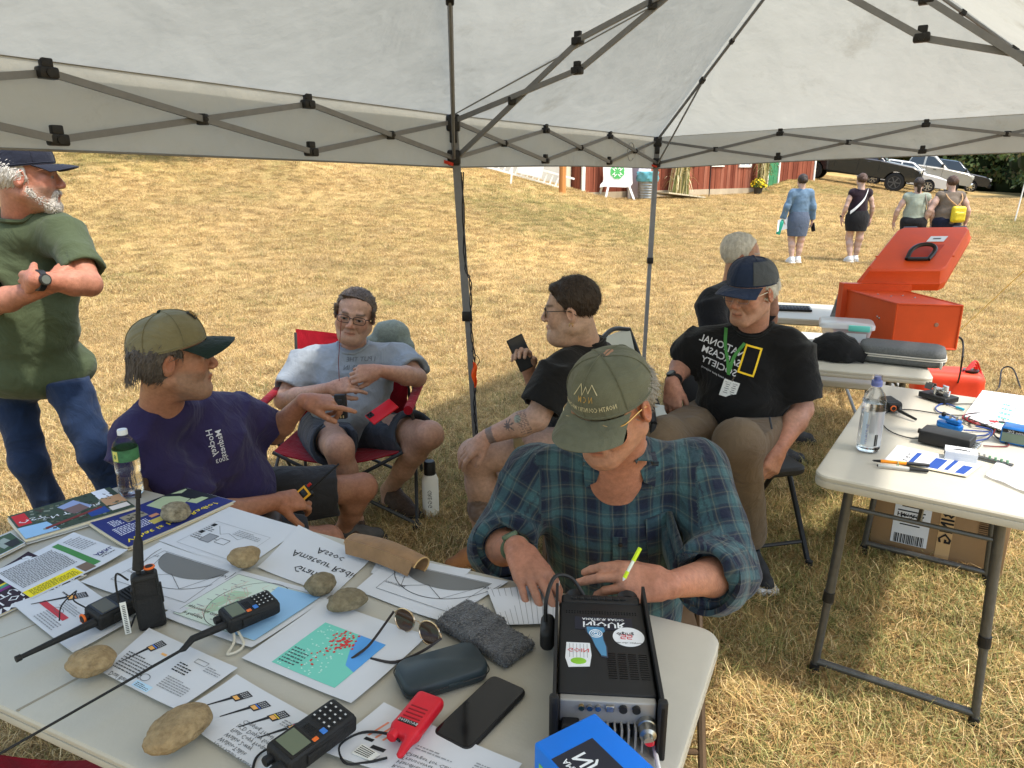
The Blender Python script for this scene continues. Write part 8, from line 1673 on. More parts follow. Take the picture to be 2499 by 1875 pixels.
# ------------------------------------------------------------------ water bottles
WATER=mat('water_clear',(.97,.99,1),.02,trans=1,ior=1.33);PET=mat('bottle_plastic',(.95,.97,.98),.06,trans=1,ior=1.25,alpha=.45,spec=.6)
def bottle(label,base,h,r,ribs,capm,lab,fill,capd=.016,sport=False):
 t=thing('water_bottle',label,'bottle',base);prof=[(.001,.006),(r*.6,.002),(r*.9,.004),(r,.014)]
 n=26
 for i in range(n+1):
  z=.014+(h*.70-.014)*i/n;k=1
  if ribs:k=1-.05*(.5+.5*math.cos(i*math.pi*2/2.6))*(0 if.48<i/n<.78 else 1)-.07*math.exp(-((i/n-.42)/.07)**2)
  prof.append((r*k,z))
 prof+=[(r*.96,h*.75),(r*.80,h*.82),(r*.52,h*.88),(r*.40,h*.90),(r*.40,h*.93)]
 MB().lathe(prof,28,base,cap=False).obj('shell',PET,t,ang=60)
 wz=h*fill;wp=[(a*.96,z+.002)for a,z in prof if z<wz];wp.append((wp[-1][0],wz));MB().lathe(wp+[(.001,wz)],28,base).obj('water',WATER,t,ang=60)
 MB().lathe([(0,h*.925),(capd,h*.925),(capd,h*.985),(capd*.92,h),(0,h)],20,base).obj('cap',capm,t,ang=50)
 if sport:MB().lathe([(0,h*.985),(capd*.62,h*.985),(capd*.55,h*1.05),(0,h*1.055)],16,base).obj('spout',capm,t);MB().lathe([(capd*.96,h*.93),(capd*1.05,h*.94),(capd*.9,h*1.07),(capd*.6,h*1.08),(0,h*1.08)],16,base).obj('dust_cap',PET,t)
 z0,z1,mats=lab;m=MB();m.lathe([(r*1.012,h*z0),(r*1.012,h*z1)],28,base,cap=False);l=m.obj('label',mats[0],t)
 for a0,a1,za,zb_,mm in mats[1]:
  m=MB();m.grid(lambda u,v:base+V(r*1.02*math.cos(R(lerp(a0,a1,u))),r*1.02*math.sin(R(lerp(a0,a1,u))),h*lerp(za,zb_,v)),8,4);m.obj('label_print',mm,l)
 return t
def text_cyl(parent,s_,size,base,r,ang,z,m,flip=True,rot=False):
 v,f=text_uv(s_,size,'CENTER',1,.01);a=v[:,1]if rot else v[:,0];b=v[:,0]if rot else v[:,1];th=R(ang)+(-a if flip else a)/r;obj('lettering',np.stack([base[0]+r*np.cos(th),base[1]+r*np.sin(th),base[2]+z+b],1),f,m,parent,False)
def bottles():
 b=T(322,1207,.745);b=b+V(0,.0,0);gy=mat('label_green_dark',S(70,122,82),.5,nz=(40,.4));yl=mat('label_yellow',S(214,206,110),.5);t=bottle('clear water bottle with green label and white cap at the left of the table',b,.212,.036,True,mat('cap_white',S(226,228,230),.5),(.56,.73,(gy,[(232,262,.57,.72,yl)])),.62,.0145)
 l=[o for o in t.children if o.name.startswith('label')][0];text_cyl(l,'8',.022,b,.0372,247,.212*.605,mat('label_green_dark'))
 b=T(2117,1100,.78);wl=mat('label_white',S(222,228,236),.3,alpha=.35);bl=mat('label_blue',S(40,70,150),.4);t=bottle('tall clear sports-cap water bottle with blue and white label on the right table',b,.25,.037,False,mat('cap_blue_clear',S(120,132,200),.3),(.10,.60,(wl,[(200,225,.12,.58,mat('label_clear',S(190,206,224),.3)),(236,262,.30,.56,ink(LG)),(268,276,.12,.28,ink(BK)),(278,284,.12,.28,ink(BK))])),.70,.017,True)
 l=[o for o in t.children if o.name.startswith('label')][0];text_cyl(l,'1.5 L 50.7 FL OZ',.010,b,.0385,232,.07,bl,True,True)
bottles()
# ------------------------------------------------------------------ chairs
UP=V(0,0,1)
def folding_chair(label,c,yaw,frame_m,seat_m,seat_h=.45,w_=.44,back_h=.80):
 F=rotz(yaw);q=lambda x,y,z:np.asarray(c,float)+F@V(x,y,0)+UP*z # faces +x
 t=thing('folding_chair',label,'chair',c,'folding chairs')
 for s in(-1,1):
  y=s*w_/2;MB().tube(bez([q(.26,y,.01),q(.02,y,.40),q(-.16,y,back_h-.08),q(-.19,y*.92,back_h)],16),.0125,8).obj('leg',frame_m,t);MB().tube([q(-.26,y*.9,.01),q(.0,y*.9,seat_h-.06),q(.14,y*.9,seat_h-.02)],.0115,8).obj('leg',frame_m,t)
  for x,yy in((.26,y),(-.26,y*.9)):MB().cyl(q(x,yy,0),q(x,yy,.035),.016,n=8).obj('foot',MATS['black_plastic'],t)
 MB().tube(bez([q(-.19,-w_/2*.92,back_h),q(-.20,0,back_h+.035),q(-.19,w_/2*.92,back_h)],10),.0125,8).obj('top_rail',frame_m,t)
 MB().cyl(q(.20,-w_/2,.10),q(.20,w_/2,.10),.009,n=8).obj('crossbar',frame_m,t);MB().cyl(q(-.19,-w_/2*.9,.12),q(-.19,w_/2*.9,.12),.009,n=8).obj('crossbar',frame_m,t)
 m=MB();plate(m,.40,w_-.04,.06,[(.01,-.02),(0,-.01),(0,.006),(.012,.014)],q(.02,0,seat_h),F);m.obj('seat',seat_m,t)
 m=MB();m.sheet(lambda u,v:q(-.105-.085*v-.018*math.sin(math.pi*u),(u-.5)*(w_-.045),lerp(seat_h+.12,back_h+.005,v)),10,8,.014);m.obj('backrest',seat_m,t,ang=60)
DKF=mat('chair_dark',S(52,54,58),.4,.5);CRM=mat('chair_cream',S(190,192,184),.55,nz=(8,.06));BRN=mat('chair_brown',S(98,76,54),.4,.35,nz=(20,.2));BLF=mat('chair_black',(.018,.018,.02),.45,.3)
folding_chair('brown metal folding chair under the man in the plaid shirt',V(.33,1.96,0),-1.65,BRN,BRN,.44,.46,.76)
folding_chair('black folding chair under the man with the lanyard',V(1.03,3.14,0),-1.35,BLF,BLF,.45,.48,.80)
folding_chair('cream folding chair with dark frame standing empty behind the lanyard man',V(.70,3.72,0),-.55,DKF,CRM,.45,.44,.86)
folding_chair('brown folding chair under the man in purple',V(-1.06,2.42,0),.35,BRN,BRN,.43,.46,.72);folding_chair('dark folding chair under the person in the black t-shirt',V(.38,2.98,0),3.1,BLF,BLF,.44,.46,.74)
def camp_chair():
 t=thing('camp_chair','red fabric camping chair with black tube legs under the man in grey','chair',V(-.75,3.65,0));fab=cloth('chair_red',S(172,22,40),(8,.2));tb=mat('tube_dark',S(58,60,62),.4,.4)
 bl,br=P(722,812,3.92),P(1000,838,3.92);sl,sr=V(bl[0]+.02,3.78,.36),V(br[0]-.02,3.78,.36);fl,fr_=V(sl[0]+.0,3.32,.40),V(sr[0]+.03,3.32,.40)
 m=MB();m.sheet(lambda u,v:lerp(lerp(sl,sr,u),lerp(bl,br,u),v)+V(0,.10*math.sin(math.pi*u)*(1-.5*v),.02*abs(2*u-1)*v),16,12,.006);m.obj('backrest',fab,t,ang=60);m=MB();m.sheet(lambda u,v:lerp(lerp(sl,sr,u),lerp(fl,fr_,u),v)-V(0,0,.06*math.sin(math.pi*u)),14,10,.006);m.obj('seat',fab,t,ang=60)
 MB().tube([bl,lerp(bl,sl,.5),V(bl[0]-.03,4.0,.02)],.010,8).obj('back_tube',tb,t);MB().tube([br,lerp(br,sr,.5),V(br[0]+.03,4.0,.02)],.010,8).obj('back_tube',tb,t)
 for a,b in((V(fl[0]-.08,3.30,.02),V(sl[0]-.02,3.86,.60)),(V(fr_[0]+.08,3.30,.02),V(sr[0]+.04,3.86,.60)),(V(fl[0]-.06,3.86,.02),V(fl[0]-.05,3.34,.62)),(V(fr_[0]+.10,3.86,.02),V(fr_[0]+.06,3.34,.62)),(V(fl[0]-.05,3.31,.03),fr_+V(.02,0,0)),(V(fr_[0]+.07,3.31,.03),fl),(V(sl[0],3.9,.03),sr),(V(sr[0],3.9,.03),sl)):MB().cyl(a,b,.009,n=8).obj('leg',tb,t)
 for x in(fl[0]-.05,fr_[0]+.06):MB().rbox(V(x,3.56,.625),(.045,.52,.022),.010).obj('armrest',fab,t);MB().cyl(V(x,3.28,.625),V(x,3.33,.625),.022,n=12).obj('arm_end',fab,t)
 for x,y in((fl[0]-.08,3.30),(fr_[0]+.08,3.30),(fl[0]-.06,3.86),(fr_[0]+.10,3.86)):MB().rbox(V(x,y,.015),(.05,.05,.03),.01).obj('foot',MATS['black_plastic'],t)
 S_=SDF();S_.ell(P(955,815,3.92),(.10,.06,.075),None,.03);S_.cap(P(905,835,3.9),P(998,868,3.9),.035,.03,.03);S_.ell(P(985,850,3.9),(.055,.045,.06),None,.03);v,f=S_.mesh(.008,folds(3,.008,30));tag(obj('sun_hat',v,f,cloth('hat_sage',S(150,162,152),(60,.2),(90,.5,.01)),ang=180),'sage green sun hat hung on the back of the camping chair','hat')
 b=V(P(1052,1180,3.5)[0],3.46,0);o=thing('steel_bottle','white insulated bottle standing beside the camping chair','bottle',b);MB().lathe([(0,0),(.040,0),(.042,.01),(.042,.20),(.030,.23)],20,b).obj('body',mat('bottle_white',S(224,224,220),.4),o);MB().lathe([(.030,.225),(.030,.29),(.024,.30),(0,.30)],16,b).obj('lid',MATS['black_plastic'],o)
 v,f=text_uv('GREGG',.03,'CENTER',1);th=R(-75)-v[:,1]/.043;obj('lettering',np.stack([b[0]+.0428*np.cos(th),b[1]+.0428*np.sin(th),.11-v[:,0]],1),f,ink(GR),o,False)
camp_chair()
# ------------------------------------------------------------------ right table
def rt(px,py,h=0.):return T(px,py,.782+h)
def right_table():
 blk=MATS['black_plastic']
 handset('black radio with orange ring lying on the right table by the bottle',rt(2172,985,.022),nrm(rt(2232,1025,.02)-rt(2160,975,.02)),(-.1,-.5,.85),.105,.054,.034,[rt(2195,1003,.02),rt(2236,1024,.008)],.0055,keys=False,screen=RUB)
 # telegraph key
 c=rt(2290,968,.014);e=nrm(rt(2330,985)-rt(2250,960));F=frame(e,UP);q=lambda x,y,z:c+F@V(x,y,z);t=thing('telegraph_key','telegraph key with steel levers on a heavy black base','telegraph key',c-UP*.014);MB().rbox(c,(.125,.082,.022),.003,F).obj('base',blk,t);ch=mat('key_steel',S(196,194,190),.2,.95)
 for sg in(-1,1):MB().bar(q(-.02,sg*.010,.03),q(.035,sg*.006,.034),.006,.010).obj('lever',ch,t);MB().rbox(q(-.042,sg*.012,.036),(.036,.003,.026),.002,F@rotx(.35*sg),1).obj('paddle',mat('paddle_grey',S(90,88,86),.4),t);MB().cyl(q(.0,sg*.024,.01),q(.0,sg*.024,.046),.005,n=10).obj('post',ch,t);MB().cyl(q(.0,sg*.024,.034),q(.0,sg*.004,.034),.003,n=8).obj('screw',ch,t)
 MB().rbox(q(.006,0,.026),(.05,.03,.022),.004,F,2).obj('block',ch,t);MB().lathe([(0,0),(.009,0),(.009,.022),(0,.022)],14,q(.03,.0,.03),F).obj('post',ch,t);MB().cyl(q(.04,.01,.03),q(.06,-.02,.018),.004,n=8).obj('terminal',ch,t)
 # log board
 cor=[(2398,953),(2560,975),(2540,1085),(2352,1016)];page('log_sheet','white ruled log board with green handwriting at the right edge','log sheet',cor,[('l',[(x,0),(x,1)],.0012,LG)for x in(.18,.38,.58,.78)]+[('l',arc(.45+.18*(k%2),.2+.2*(k//2),.05,.05,0,300,7),.002,(90,170,150))for k in range(8)]+[('b',.4,.3,.56,.9,5,(110,180,160))],zb=.782,z=.008,stack=.006,curl=.0005)
 # black box
 c=rt(2311,1070,.026);e=nrm(rt(2368,1085)-rt(2262,1062));F=frame(e,UP);t=thing('adapter_box','black metal electronics box on the right table','electronics box',c-UP*.026);MB().rbox(c,(.158,.088,.044),.004,F).obj('case',mat('box_black',(.016,.016,.017),.45,nz=(50,.15)),t);MB().cyl(c-F[:,0]*.079+UP*.006,c-F[:,0]*.092+UP*.006,.009,n=12).obj('knob',blk,t)
 for i in range(4):MB().rbox(c+F@V(.088,-.030+.02*i,-.008),(.020,.012,.014),.002,F,1).obj('connector',SILV,t)
 # blue paddle
 c=rt(2318,1038,.014);e=nrm(rt(2370,1045)-rt(2290,1022));F=frame(e,UP);bl=mat('anodised_blue',S(30,110,190),.3,.5);t=thing('paddle_key','small blue anodised paddle key above the black box','telegraph key',c-UP*.014);m=MB();plate(m,.092,.042,.019,[(.002,-.011),(0,-.008),(0,.006),(.002,.009)],c,F);m.obj('base',bl,t);m=MB();plate(m,.040,.03,.012,[(.001,0),(0,.004),(.002,.008)],c+F@V(-.026,.004,.018),F);m.obj('finger_plate',bl,t);MB().rbox(c+F@V(.012,0,.018),(.05,.026,.016),.004,F,2).obj('block',bl,t);MB().ell(c+F@V(-.03,.004,.034),(.009,)*3).obj('knob',blk,t)
 for x in(.0,.024):MB().cyl(c+F@V(x,-.004,.02),c+F@V(x,-.004,.04),.004,n=8).obj('screw',SILV,t)
 # leads
 def lead(label,pts,r_,m_,n_=40):m=MB();m.tube(bez([rt(*p)for p in pts],n_),r_,6);tag(m.obj('cable',m_),label,'cable','leads on the right table')
 kb=MATS['cord_black'];lead('thin black lead looping round the bottle to the black box',[(2262,1070,.02),(2215,1068,.004),(2168,1050,.003),(2152,1025,.003),(2170,1004,.003),(2220,1000,.003),(2320,1013,.003),(2420,1012,.004),(2455,1005,.003),(2440,990,.003),(2360,986,.003),(2310,988,.004)],.0022,kb,70)
 lb=mat('cable_blue',S(44,66,130),.5);lead('short blue lead with turquoise plug beneath the telegraph key',[(2340,996,.004),(2305,985,.004),(2284,994,.004),(2290,1005,.004),(2316,1012,.004),(2345,1028,.006)],.0028,lb);lead('blue leads looping from the black box to the paddle key',[(2372,1065,.02),(2405,1062,.004),(2415,1055,.004),(2385,1052,.004),(2352,1050,.008)],.0028,lb);lead('second blue lead at the right of the black box',[(2372,1078,.02),(2410,1070,.004),(2420,1050,.004),(2380,1040,.008)],.0028,lb)
 MB_=MB();MB_.cyl(rt(2334,994,.005),rt(2352,1000,.005),.005,n=10);tag(MB_.obj('plug',mat('plug_turquoise',S(40,160,190),.4)),'turquoise banana plug lying under the telegraph key','plug')
 g=np.random.RandomState(6);rdm=mat('cable_red',S(140,24,30),.5);t=thing('power_lead','coiled red and black power lead on the right table','cable',rt(2400,1025))
 for k,m_ in enumerate((rdm,kb)):
  pts=[]
  for i in range(26):a=i*.75;pts.append(rt(2380+28*math.cos(a)*1.3+i*1.2+3*k,1016+11*math.sin(a)+i*.5,.006+.0018*(i%7)))
  pts+=[rt(2425,1060,.006),rt(2462,1085,.004),rt(2440,1090,.004),rt(2400,1088,.004)];MB().tube(bez(pts,90),.0026,5).obj('conductor',m_,t)
 MB().rbox(rt(2425,1032,.01),(.03,.022,.014),.003,rotz(-.3),2).obj('connector',mat('connector_red',S(170,30,36),.5),t);MB().rbox(rt(2450,1035,.01),(.036,.018,.018),.005,rotz(-.3),2).obj('connector',blk,t)
 c=rt(2490,1062,.03);F=frame(nrm(rt(2530,1072)-rt(2455,1058)),UP);t=thing('battery_pack','blue shrink-wrapped battery pack cut by the right edge','battery',c-UP*.03);MB().rbox(c,(.11,.075,.06),.008,F).obj('pack',mat('pack_blue',S(40,120,200),.3,nz=(14,.3)),t);MB().rbox(c-F[:,1]*.0375+UP*(-.006),(.10,.002,.034),.0005,F,1).obj('label',mat('pack_grey',S(110,126,112),.3),t);MB().rbox(c-F[:,1]*.038+UP*.018,(.10,.002,.012),.0005,F,1).obj('band',blk,t)
 v,f=text_uv('Bioenno DK',.014,'CENTER',1);obj('lettering',c-F[:,1]*.0395+UP*(v[:,1:]+.012)-F[:,0]*v[:,:1],f,KEY,t,False)
 # pens held by a rubber band
 F=frame(nrm(rt(2268,1140)-rt(2130,1125)),UP)
 def pen(label,a,b,segs):
  o=thing('pen',label,'pen',a-UP*.006);L_=b-a
  for i,(s0,s1,r0,r1,m_)in enumerate(segs):MB().cyl(a+L_*s0,a+L_*s1,r0,r1,10).obj(('barrel','grip','cap','clip','tip')[i],m_,o)
 pen('orange and black retractable pen in the banded pair',rt(2128,1124,.013),rt(2268,1136,.013),[(.15,.60,.0055,.0055,mat('pen_orange',S(236,140,20),.35)),(.60,.82,.006,.006,blk),(.82,1,.0062,.005,BLACKM),(.02,.15,.003,.005,BLACKM),(0,.03,.001,.0028,SILV)])
 pen('grey permanent marker with black cap in the banded pair',rt(2140,1136,.007),rt(2268,1150,.007),[(.02,.62,.0052,.0056,mat('marker_grey',S(170,170,166),.4)),(.62,.98,.0062,.0058,BLACKM),(0,.02,.003,.005,BLACKM)]);m=MB();cc=rt(2190,1136,.009);m.tube([cc+F[:,1]*.013*math.cos(a)+UP*(.009*math.sin(a)+.003)for a in np.linspace(0,6.28,16)],.0016,5,True);tag(m.obj('rubber_band',mat('band_green',S(120,150,120),.6)),'green rubber band round the two pens','rubber band')
 bb=(40,74,150);page('mailing_pack','white mailing cards with blue blocks under the index cards','cards',[(2190,1088),(2398,1130),(2356,1162),(2158,1122)],[('r',.28,.2,.34,.85,bb),('r',.52,.3,.66,.95,bb),('r',.72,.2,.77,.9,bb),('r',.86,.4,.97,.95,bb),('b',.2,.3,.26,.9,3,GR)],zb=.782,z=.001,stack=.003,curl=.001)
 c=rt(2345,1108,.020);F=frame(nrm(rt(2392,1112)-rt(2312,1100)),UP);t=thing('index_cards','banded block of ruled index cards on the right table','cards',c-UP*.02);m=MB()
 for i in range(11):MB().box(c+UP*(-.016+.0028*i)+F@V(nr.normal()*.0006,nr.normal()*.0006,0),(.092,.064,.0026),F).obj('card',PAPER,t,False)
 for i in range(10):MB().box(c+UP*.0138+F@V(-.040+.009*i,0,0),(.0008,.062,.0006),F).obj('rule',ink(LG),t,False)
 m=MB();m.tube([c+F@V(.048*math.cos(a)*1.0,-.004,0)+UP*(.0165*math.sin(a)-.001)for a in np.linspace(0,6.28,24)],.0016,4,True);m.obj('rubber_band',blk,t)
 c=rt(2408,1120,.006);F=frame(nrm(rt(2468,1133)-rt(2370,1108)),UP);t=thing('terminal_strip','narrow metal terminal strip with small green parts','terminal strip',c-UP*.006);MB().box(c,(.15,.018,.006),F).obj('strip',mat('strip_grey',S(90,90,88),.4,.6),t,False)
 for i in range(8):MB().cyl(c+F@V(-.06+.017*i,0,.003),c+F@V(-.06+.017*i,0,.013),.004,n=8).obj('terminal',SILV if i<4 else mat('part_green',S(120,160,130),.4),t)
 m=MB();a=[rt(2432,1128,.006),rt(2560,1165,.006),rt(2560,1225,.006),rt(2405,1160,.006)];m.sheet(lambda u,v:lerp(lerp(a[0],a[1],u),lerp(a[3],a[2],u),v)+UP*(.008*math.sin(math.pi*u)*math.sin(math.pi*v)+.0015*math.sin(17*u+9*v)),16,12,.001);t=thing('zip_bag','clear plastic bag holding pinkish papers at the right edge','bag',a[3]);m.obj('film',mat('film_clear',S(226,226,230),.15,alpha=.45),t,ang=60);m=MB();m.sheet(lambda u,v:lerp(lerp(a[0],a[1],.2+.7*u),lerp(a[3],a[2],.2+.7*u),.2+.6*v)+UP*.002,6,6,.001);m.obj('contents',mat('paper_pink',S(206,186,190),.7),t)
right_table()
# cardboard box under the right table
def carton():
 c=T(2260,1345,0);c=V(1.97,3.10,0);e=nrm(T(2380,1395,0)-T(2130,1335,0));F=frame(e,UP);q=lambda x,y,z:c+F@V(x,y,z);t=thing('cardboard_box','brown shipping carton with white label under the right table','box',c);kb=mat('kraft',S(150,120,86),.85,nz=(5,.14),bump=(40,.2,.004));w_,d,h=.52,.34,.40
 MB().rbox(q(0,0,h/2),(w_,d,h),.004,F,2).obj('box',kb,t);f0=-d/2-.001
 MB().box(q(.03,f0,h/2),(.055,.001,h),F).obj('tape',mat('tape_tan',S(190,156,112),.4),t,False);MB().box(q(-.105,f0-.001,.19),(.145,.001,.23),F).obj('label',PAPER,t,False);MB().box(q(.018,f0-.002,.345),(.08,.001,.07),F).obj('print_block',mat('print_red',S(170,40,46),.7),t,False)
 m=MB();g=np.random.RandomState(2);x=-.165
 while x<-.045:b=g.choice((.0016,.003,.0045));m.box(q(x,f0-.002,.10),(b,.0006,.045),F);x+=b+g.choice((.002,.003))
 for i in range(5):m.box(q(-.11,f0-.002,.17+.022*i),(.11 if i%2 else.08,.0006,.006),F)
 for i in range(22):
  for j in range(5):
   if g.uniform()<.5:m.box(q(-.15+.0042*i,f0-.002,.205+.0042*j),(.004,.0006,.004),F)
 m.obj('label_print',ink(BK),t,False);m=MB()
 for i in range(12):m.box(q(.185,f0-.001,.19+.0095*i),(.075,.0006,g.choice((.003,.005,.006))),F)
 m.obj('barcode',ink((70,50,36)),t,False);v,f=text_uv('BING',.07,'CENTER',1,.02);obj('lettering',q(0,0,0)+(F[:,0]*(.055)+F[:,1]*(f0-.003))+UP*(.20-v[:,:1]*1.0)+F[:,0]*(-v[:,1:]),f,ink(BK),t,False);v,f=text_uv('H',.03,'CENTER',1,.02);obj('lettering',q(-.155,f0-.002,.205)+F[:,0]*v[:,:1]+UP*v[:,1:],f,ink(BK),t,False)
carton()
# ------------------------------------------------------------------ table with the grey case, and the picnic table beyond
def mid_tables():
 mt=lambda px,py,h=0.:T(px,py,.742+h)
 gcl=mat('case_grey',S(96,98,98),.8,nz=(120,.3),bump=(220,.5,.004));c=mt(2200,862,.045);e=nrm(mt(2290,890)-mt(2115,872));F=frame(e,UP);t=thing('zipped_case','grey fabric hard case with pale zip on the middle table','case',c-UP*.045);wd,dp=.40,.235
 m=MB();plate(m,wd,dp,.06,[(.02,-.042),(.004,-.032),(0,-.02),(0,-.004),(.003,-.002)],c,F);b=m.obj('lower_shell',gcl,t,ang=60);m=MB();plate(m,wd,dp,.06,[(.003,.002),(0,.004),(0,.028),(.006,.040),(.022,.046)],c,F);m.obj('upper_shell',gcl,t,ang=60);m=MB();q=rrect(wd+.004,dp+.004,.06);m.tube([c+F@V(x,y,.006)for x,y in q],.004,5,True);m.tube([c+F@V(x,y,-.004)for x,y in q],.004,5,True);m.obj('zip',mat('zip_pale',S(186,182,172),.6),t);MB().rbox(c+F@V(wd/2-.02,-dp/2-.006,-.02),(.012,.006,.04),.003,F,1).obj('zip_pull',mat('zip_pale'),t)
 hat=cloth('hat_black',(.014,.014,.015));m=MB();a0,a1=mt(1972,872,.004),mt(2108,884,.004);bk_=V(.10,.22,0)
 def fold(u,v):r_=.028+.062*math.sin(math.pi*min(1,.25+u*.62))**2*(1-.75*max(0,u-.7)/.3);th=math.pi*(1.25*v-.12);q_=lerp(a0,a1,u)+bk_*(.30-.25*u);return q_+bk_/.24*r_*-math.cos(th)*1.2+UP*(r_*1.45*max(0,math.sin(th))+.004+.004*math.sin(u*23+v*7))+V(.05*v*math.sin(th),0,0)
 m.sheet(fold,26,18,.005);m.sheet(lambda u,v:lerp(mt(1955,868,.012),mt(2075,878,.012),u)+bk_*v*.7+UP*(.012*math.sin(u*9+v*4)+.012*v),16,8,.012);tag(m.obj('black_bag',hat,ang=70),'folded black fabric bag next to the grey zipped case','bag')
 # clear bin
 c=mt(2085,828,.075)+V(.02,.16,0);F=frame(nrm(V(.93,-.36,0)),UP);t=thing('storage_bin','clear plastic storage bin with turquoise latch on the middle table','bin',c-UP*.075);cp=mat('bin_clear',S(224,222,226),.25,alpha=.45);m=MB();plate(m,.26,.20,.03,[(.03,-.073),(.022,-.06),(.0,.04)],c,F);m.obj('tub',cp,t,ang=60);m=MB();plate(m,.285,.225,.035,[(0,.042),(0,.062),(.012,.070)],c,F);m.obj('lid',mat('lid_clear',S(226,228,230),.25,alpha=.55),t,ang=60);MB().rbox(c+F@V(.06,-.112,.05),(.11,.012,.034),.005,F,2).obj('latch',mat('latch_turquoise',S(110,206,192),.4),t);MB().box(c+F@V(.05,-.098,-.005),(.10,.001,.05),F).obj('label',PAPER,t,False)
 S_=SDF();g=np.random.RandomState(3)
 for k in range(9):S_.ell(c+F@V(g.uniform(-.08,.08),g.uniform(-.05,.05),g.uniform(-.05,.0)),g.uniform(.02,.035),None,.01)
 v,f=S_.mesh(.007);obj('contents',v,f,mat('contents_pink',S(176,128,132),.7),t,ang=180)
 # picnic style folding table: top and two benches
 A,B=P(1820,765,5.05),P(2100,792,4.78);z=.74;t=thing('picnic_table','white folding picnic table with two attached benches behind the seated men','table',V(2.1,5.1,0));pl=MATS['table_plastic'];ex=nrm(V(2.45-1.55,4.85-5.15,0));ey=V(-ex[1],ex[0],0);F=np.stack([ex,ey,UP],1);c=V(2.02,5.22,0);leg=MATS['leg_steel']
 prof=[(.012,-.045),(0,-.035),(0,-.008),(.006,0)]
 for nm,off,ww,zz_ in(('tabletop',0,.66,.74),('bench',-.62,.27,.44),('bench',.62,.27,.44)):m=MB();plate(m,1.25,ww,.05,prof,c+ey*off+UP*zz_,F);m.obj(nm,pl,t,ang=30)
 for sx in(-.45,.45):
  for sy in(-1,1):MB().cyl(c+ex*sx+ey*sy*.62+UP*.40,c+ex*sx+ey*sy*.62+UP*.01,.015,n=10).obj('leg',leg,t);MB().tube([c+ex*sx+ey*sy*.60+UP*.38,c+ex*sx+ey*sy*.2+UP*.70],.013,8).obj('strut',BLF,t);MB().cyl(c+ex*sx+ey*sy*.62,c+ex*sx+ey*sy*.62+UP*.04,.02,n=8).obj('foot',MATS['black_plastic'],t)
  MB().cyl(c+ex*sx-ey*.62+UP*.09,c+ex*sx+ey*.62+UP*.09,.012,n=8).obj('crossbar',leg,t)
 ft=lambda px,py,h=0.:T(px,py,.742+h)
 k=ft(1925,752,.012);Fk=frame(nrm(ft(1985,752)-ft(1880,748)),UP);t=thing('keyboard','black keyboard with an olive strip on the picnic table','keyboard',k-UP*.012);MB().rbox(k,(.30,.13,.016),.005,Fk@rotx(.06),2).obj('case',BLACKM,t);MB().box(k+Fk@V(0,.050,.012),(.27,.014,.001),Fk).obj('strip',mat('strip_olive',S(110,106,60),.5),t,False)
 for i in range(12):
  for j in range(4):MB().rbox(k+Fk@V(-.128+.0232*i,-.045+.022*j,.0095+.0012*j),(.018,.017,.005),.002,Fk,1).obj('key',mat('key_grey',S(74,74,76),.6),t)
 c2=ft(1878,737,.016);m=MB();m.ell(c2,(.03,.055,.018),rotz(.4));tag(m.obj('computer_mouse',BLACKM),'black computer mouse at the left of the keyboard','mouse')
 tc=ft(2062,755,.10);tn=nrm(V(-.55,-.45,.35));Ft=frame(nrm(V(.6,-.75,0)),UP);Ft=np.stack([nrm(np.cross(tn,nrm(np.cross(UP,tn)))),nrm(np.cross(UP,tn)),tn],1);t=thing('tablet','tablet propped upright showing a dark picture by the orange case','tablet',tc-UP*.1);MB().rbox(tc,(.23,.16,.010),.006,Ft,2).obj('case',mat('tablet_grey',S(120,124,128),.4),t);MB().box(tc+tn*.0056,(.21,.145,.001),Ft).obj('screen',mat('tablet_screen',S(52,54,50),.2,nz=(18,.9),col2=S(140,150,156)),t,False);MB().bar(tc-tn*.01,tc-tn*.10-UP*.08,.09,.004).obj('stand',BLACKM,t)
mid_tables()
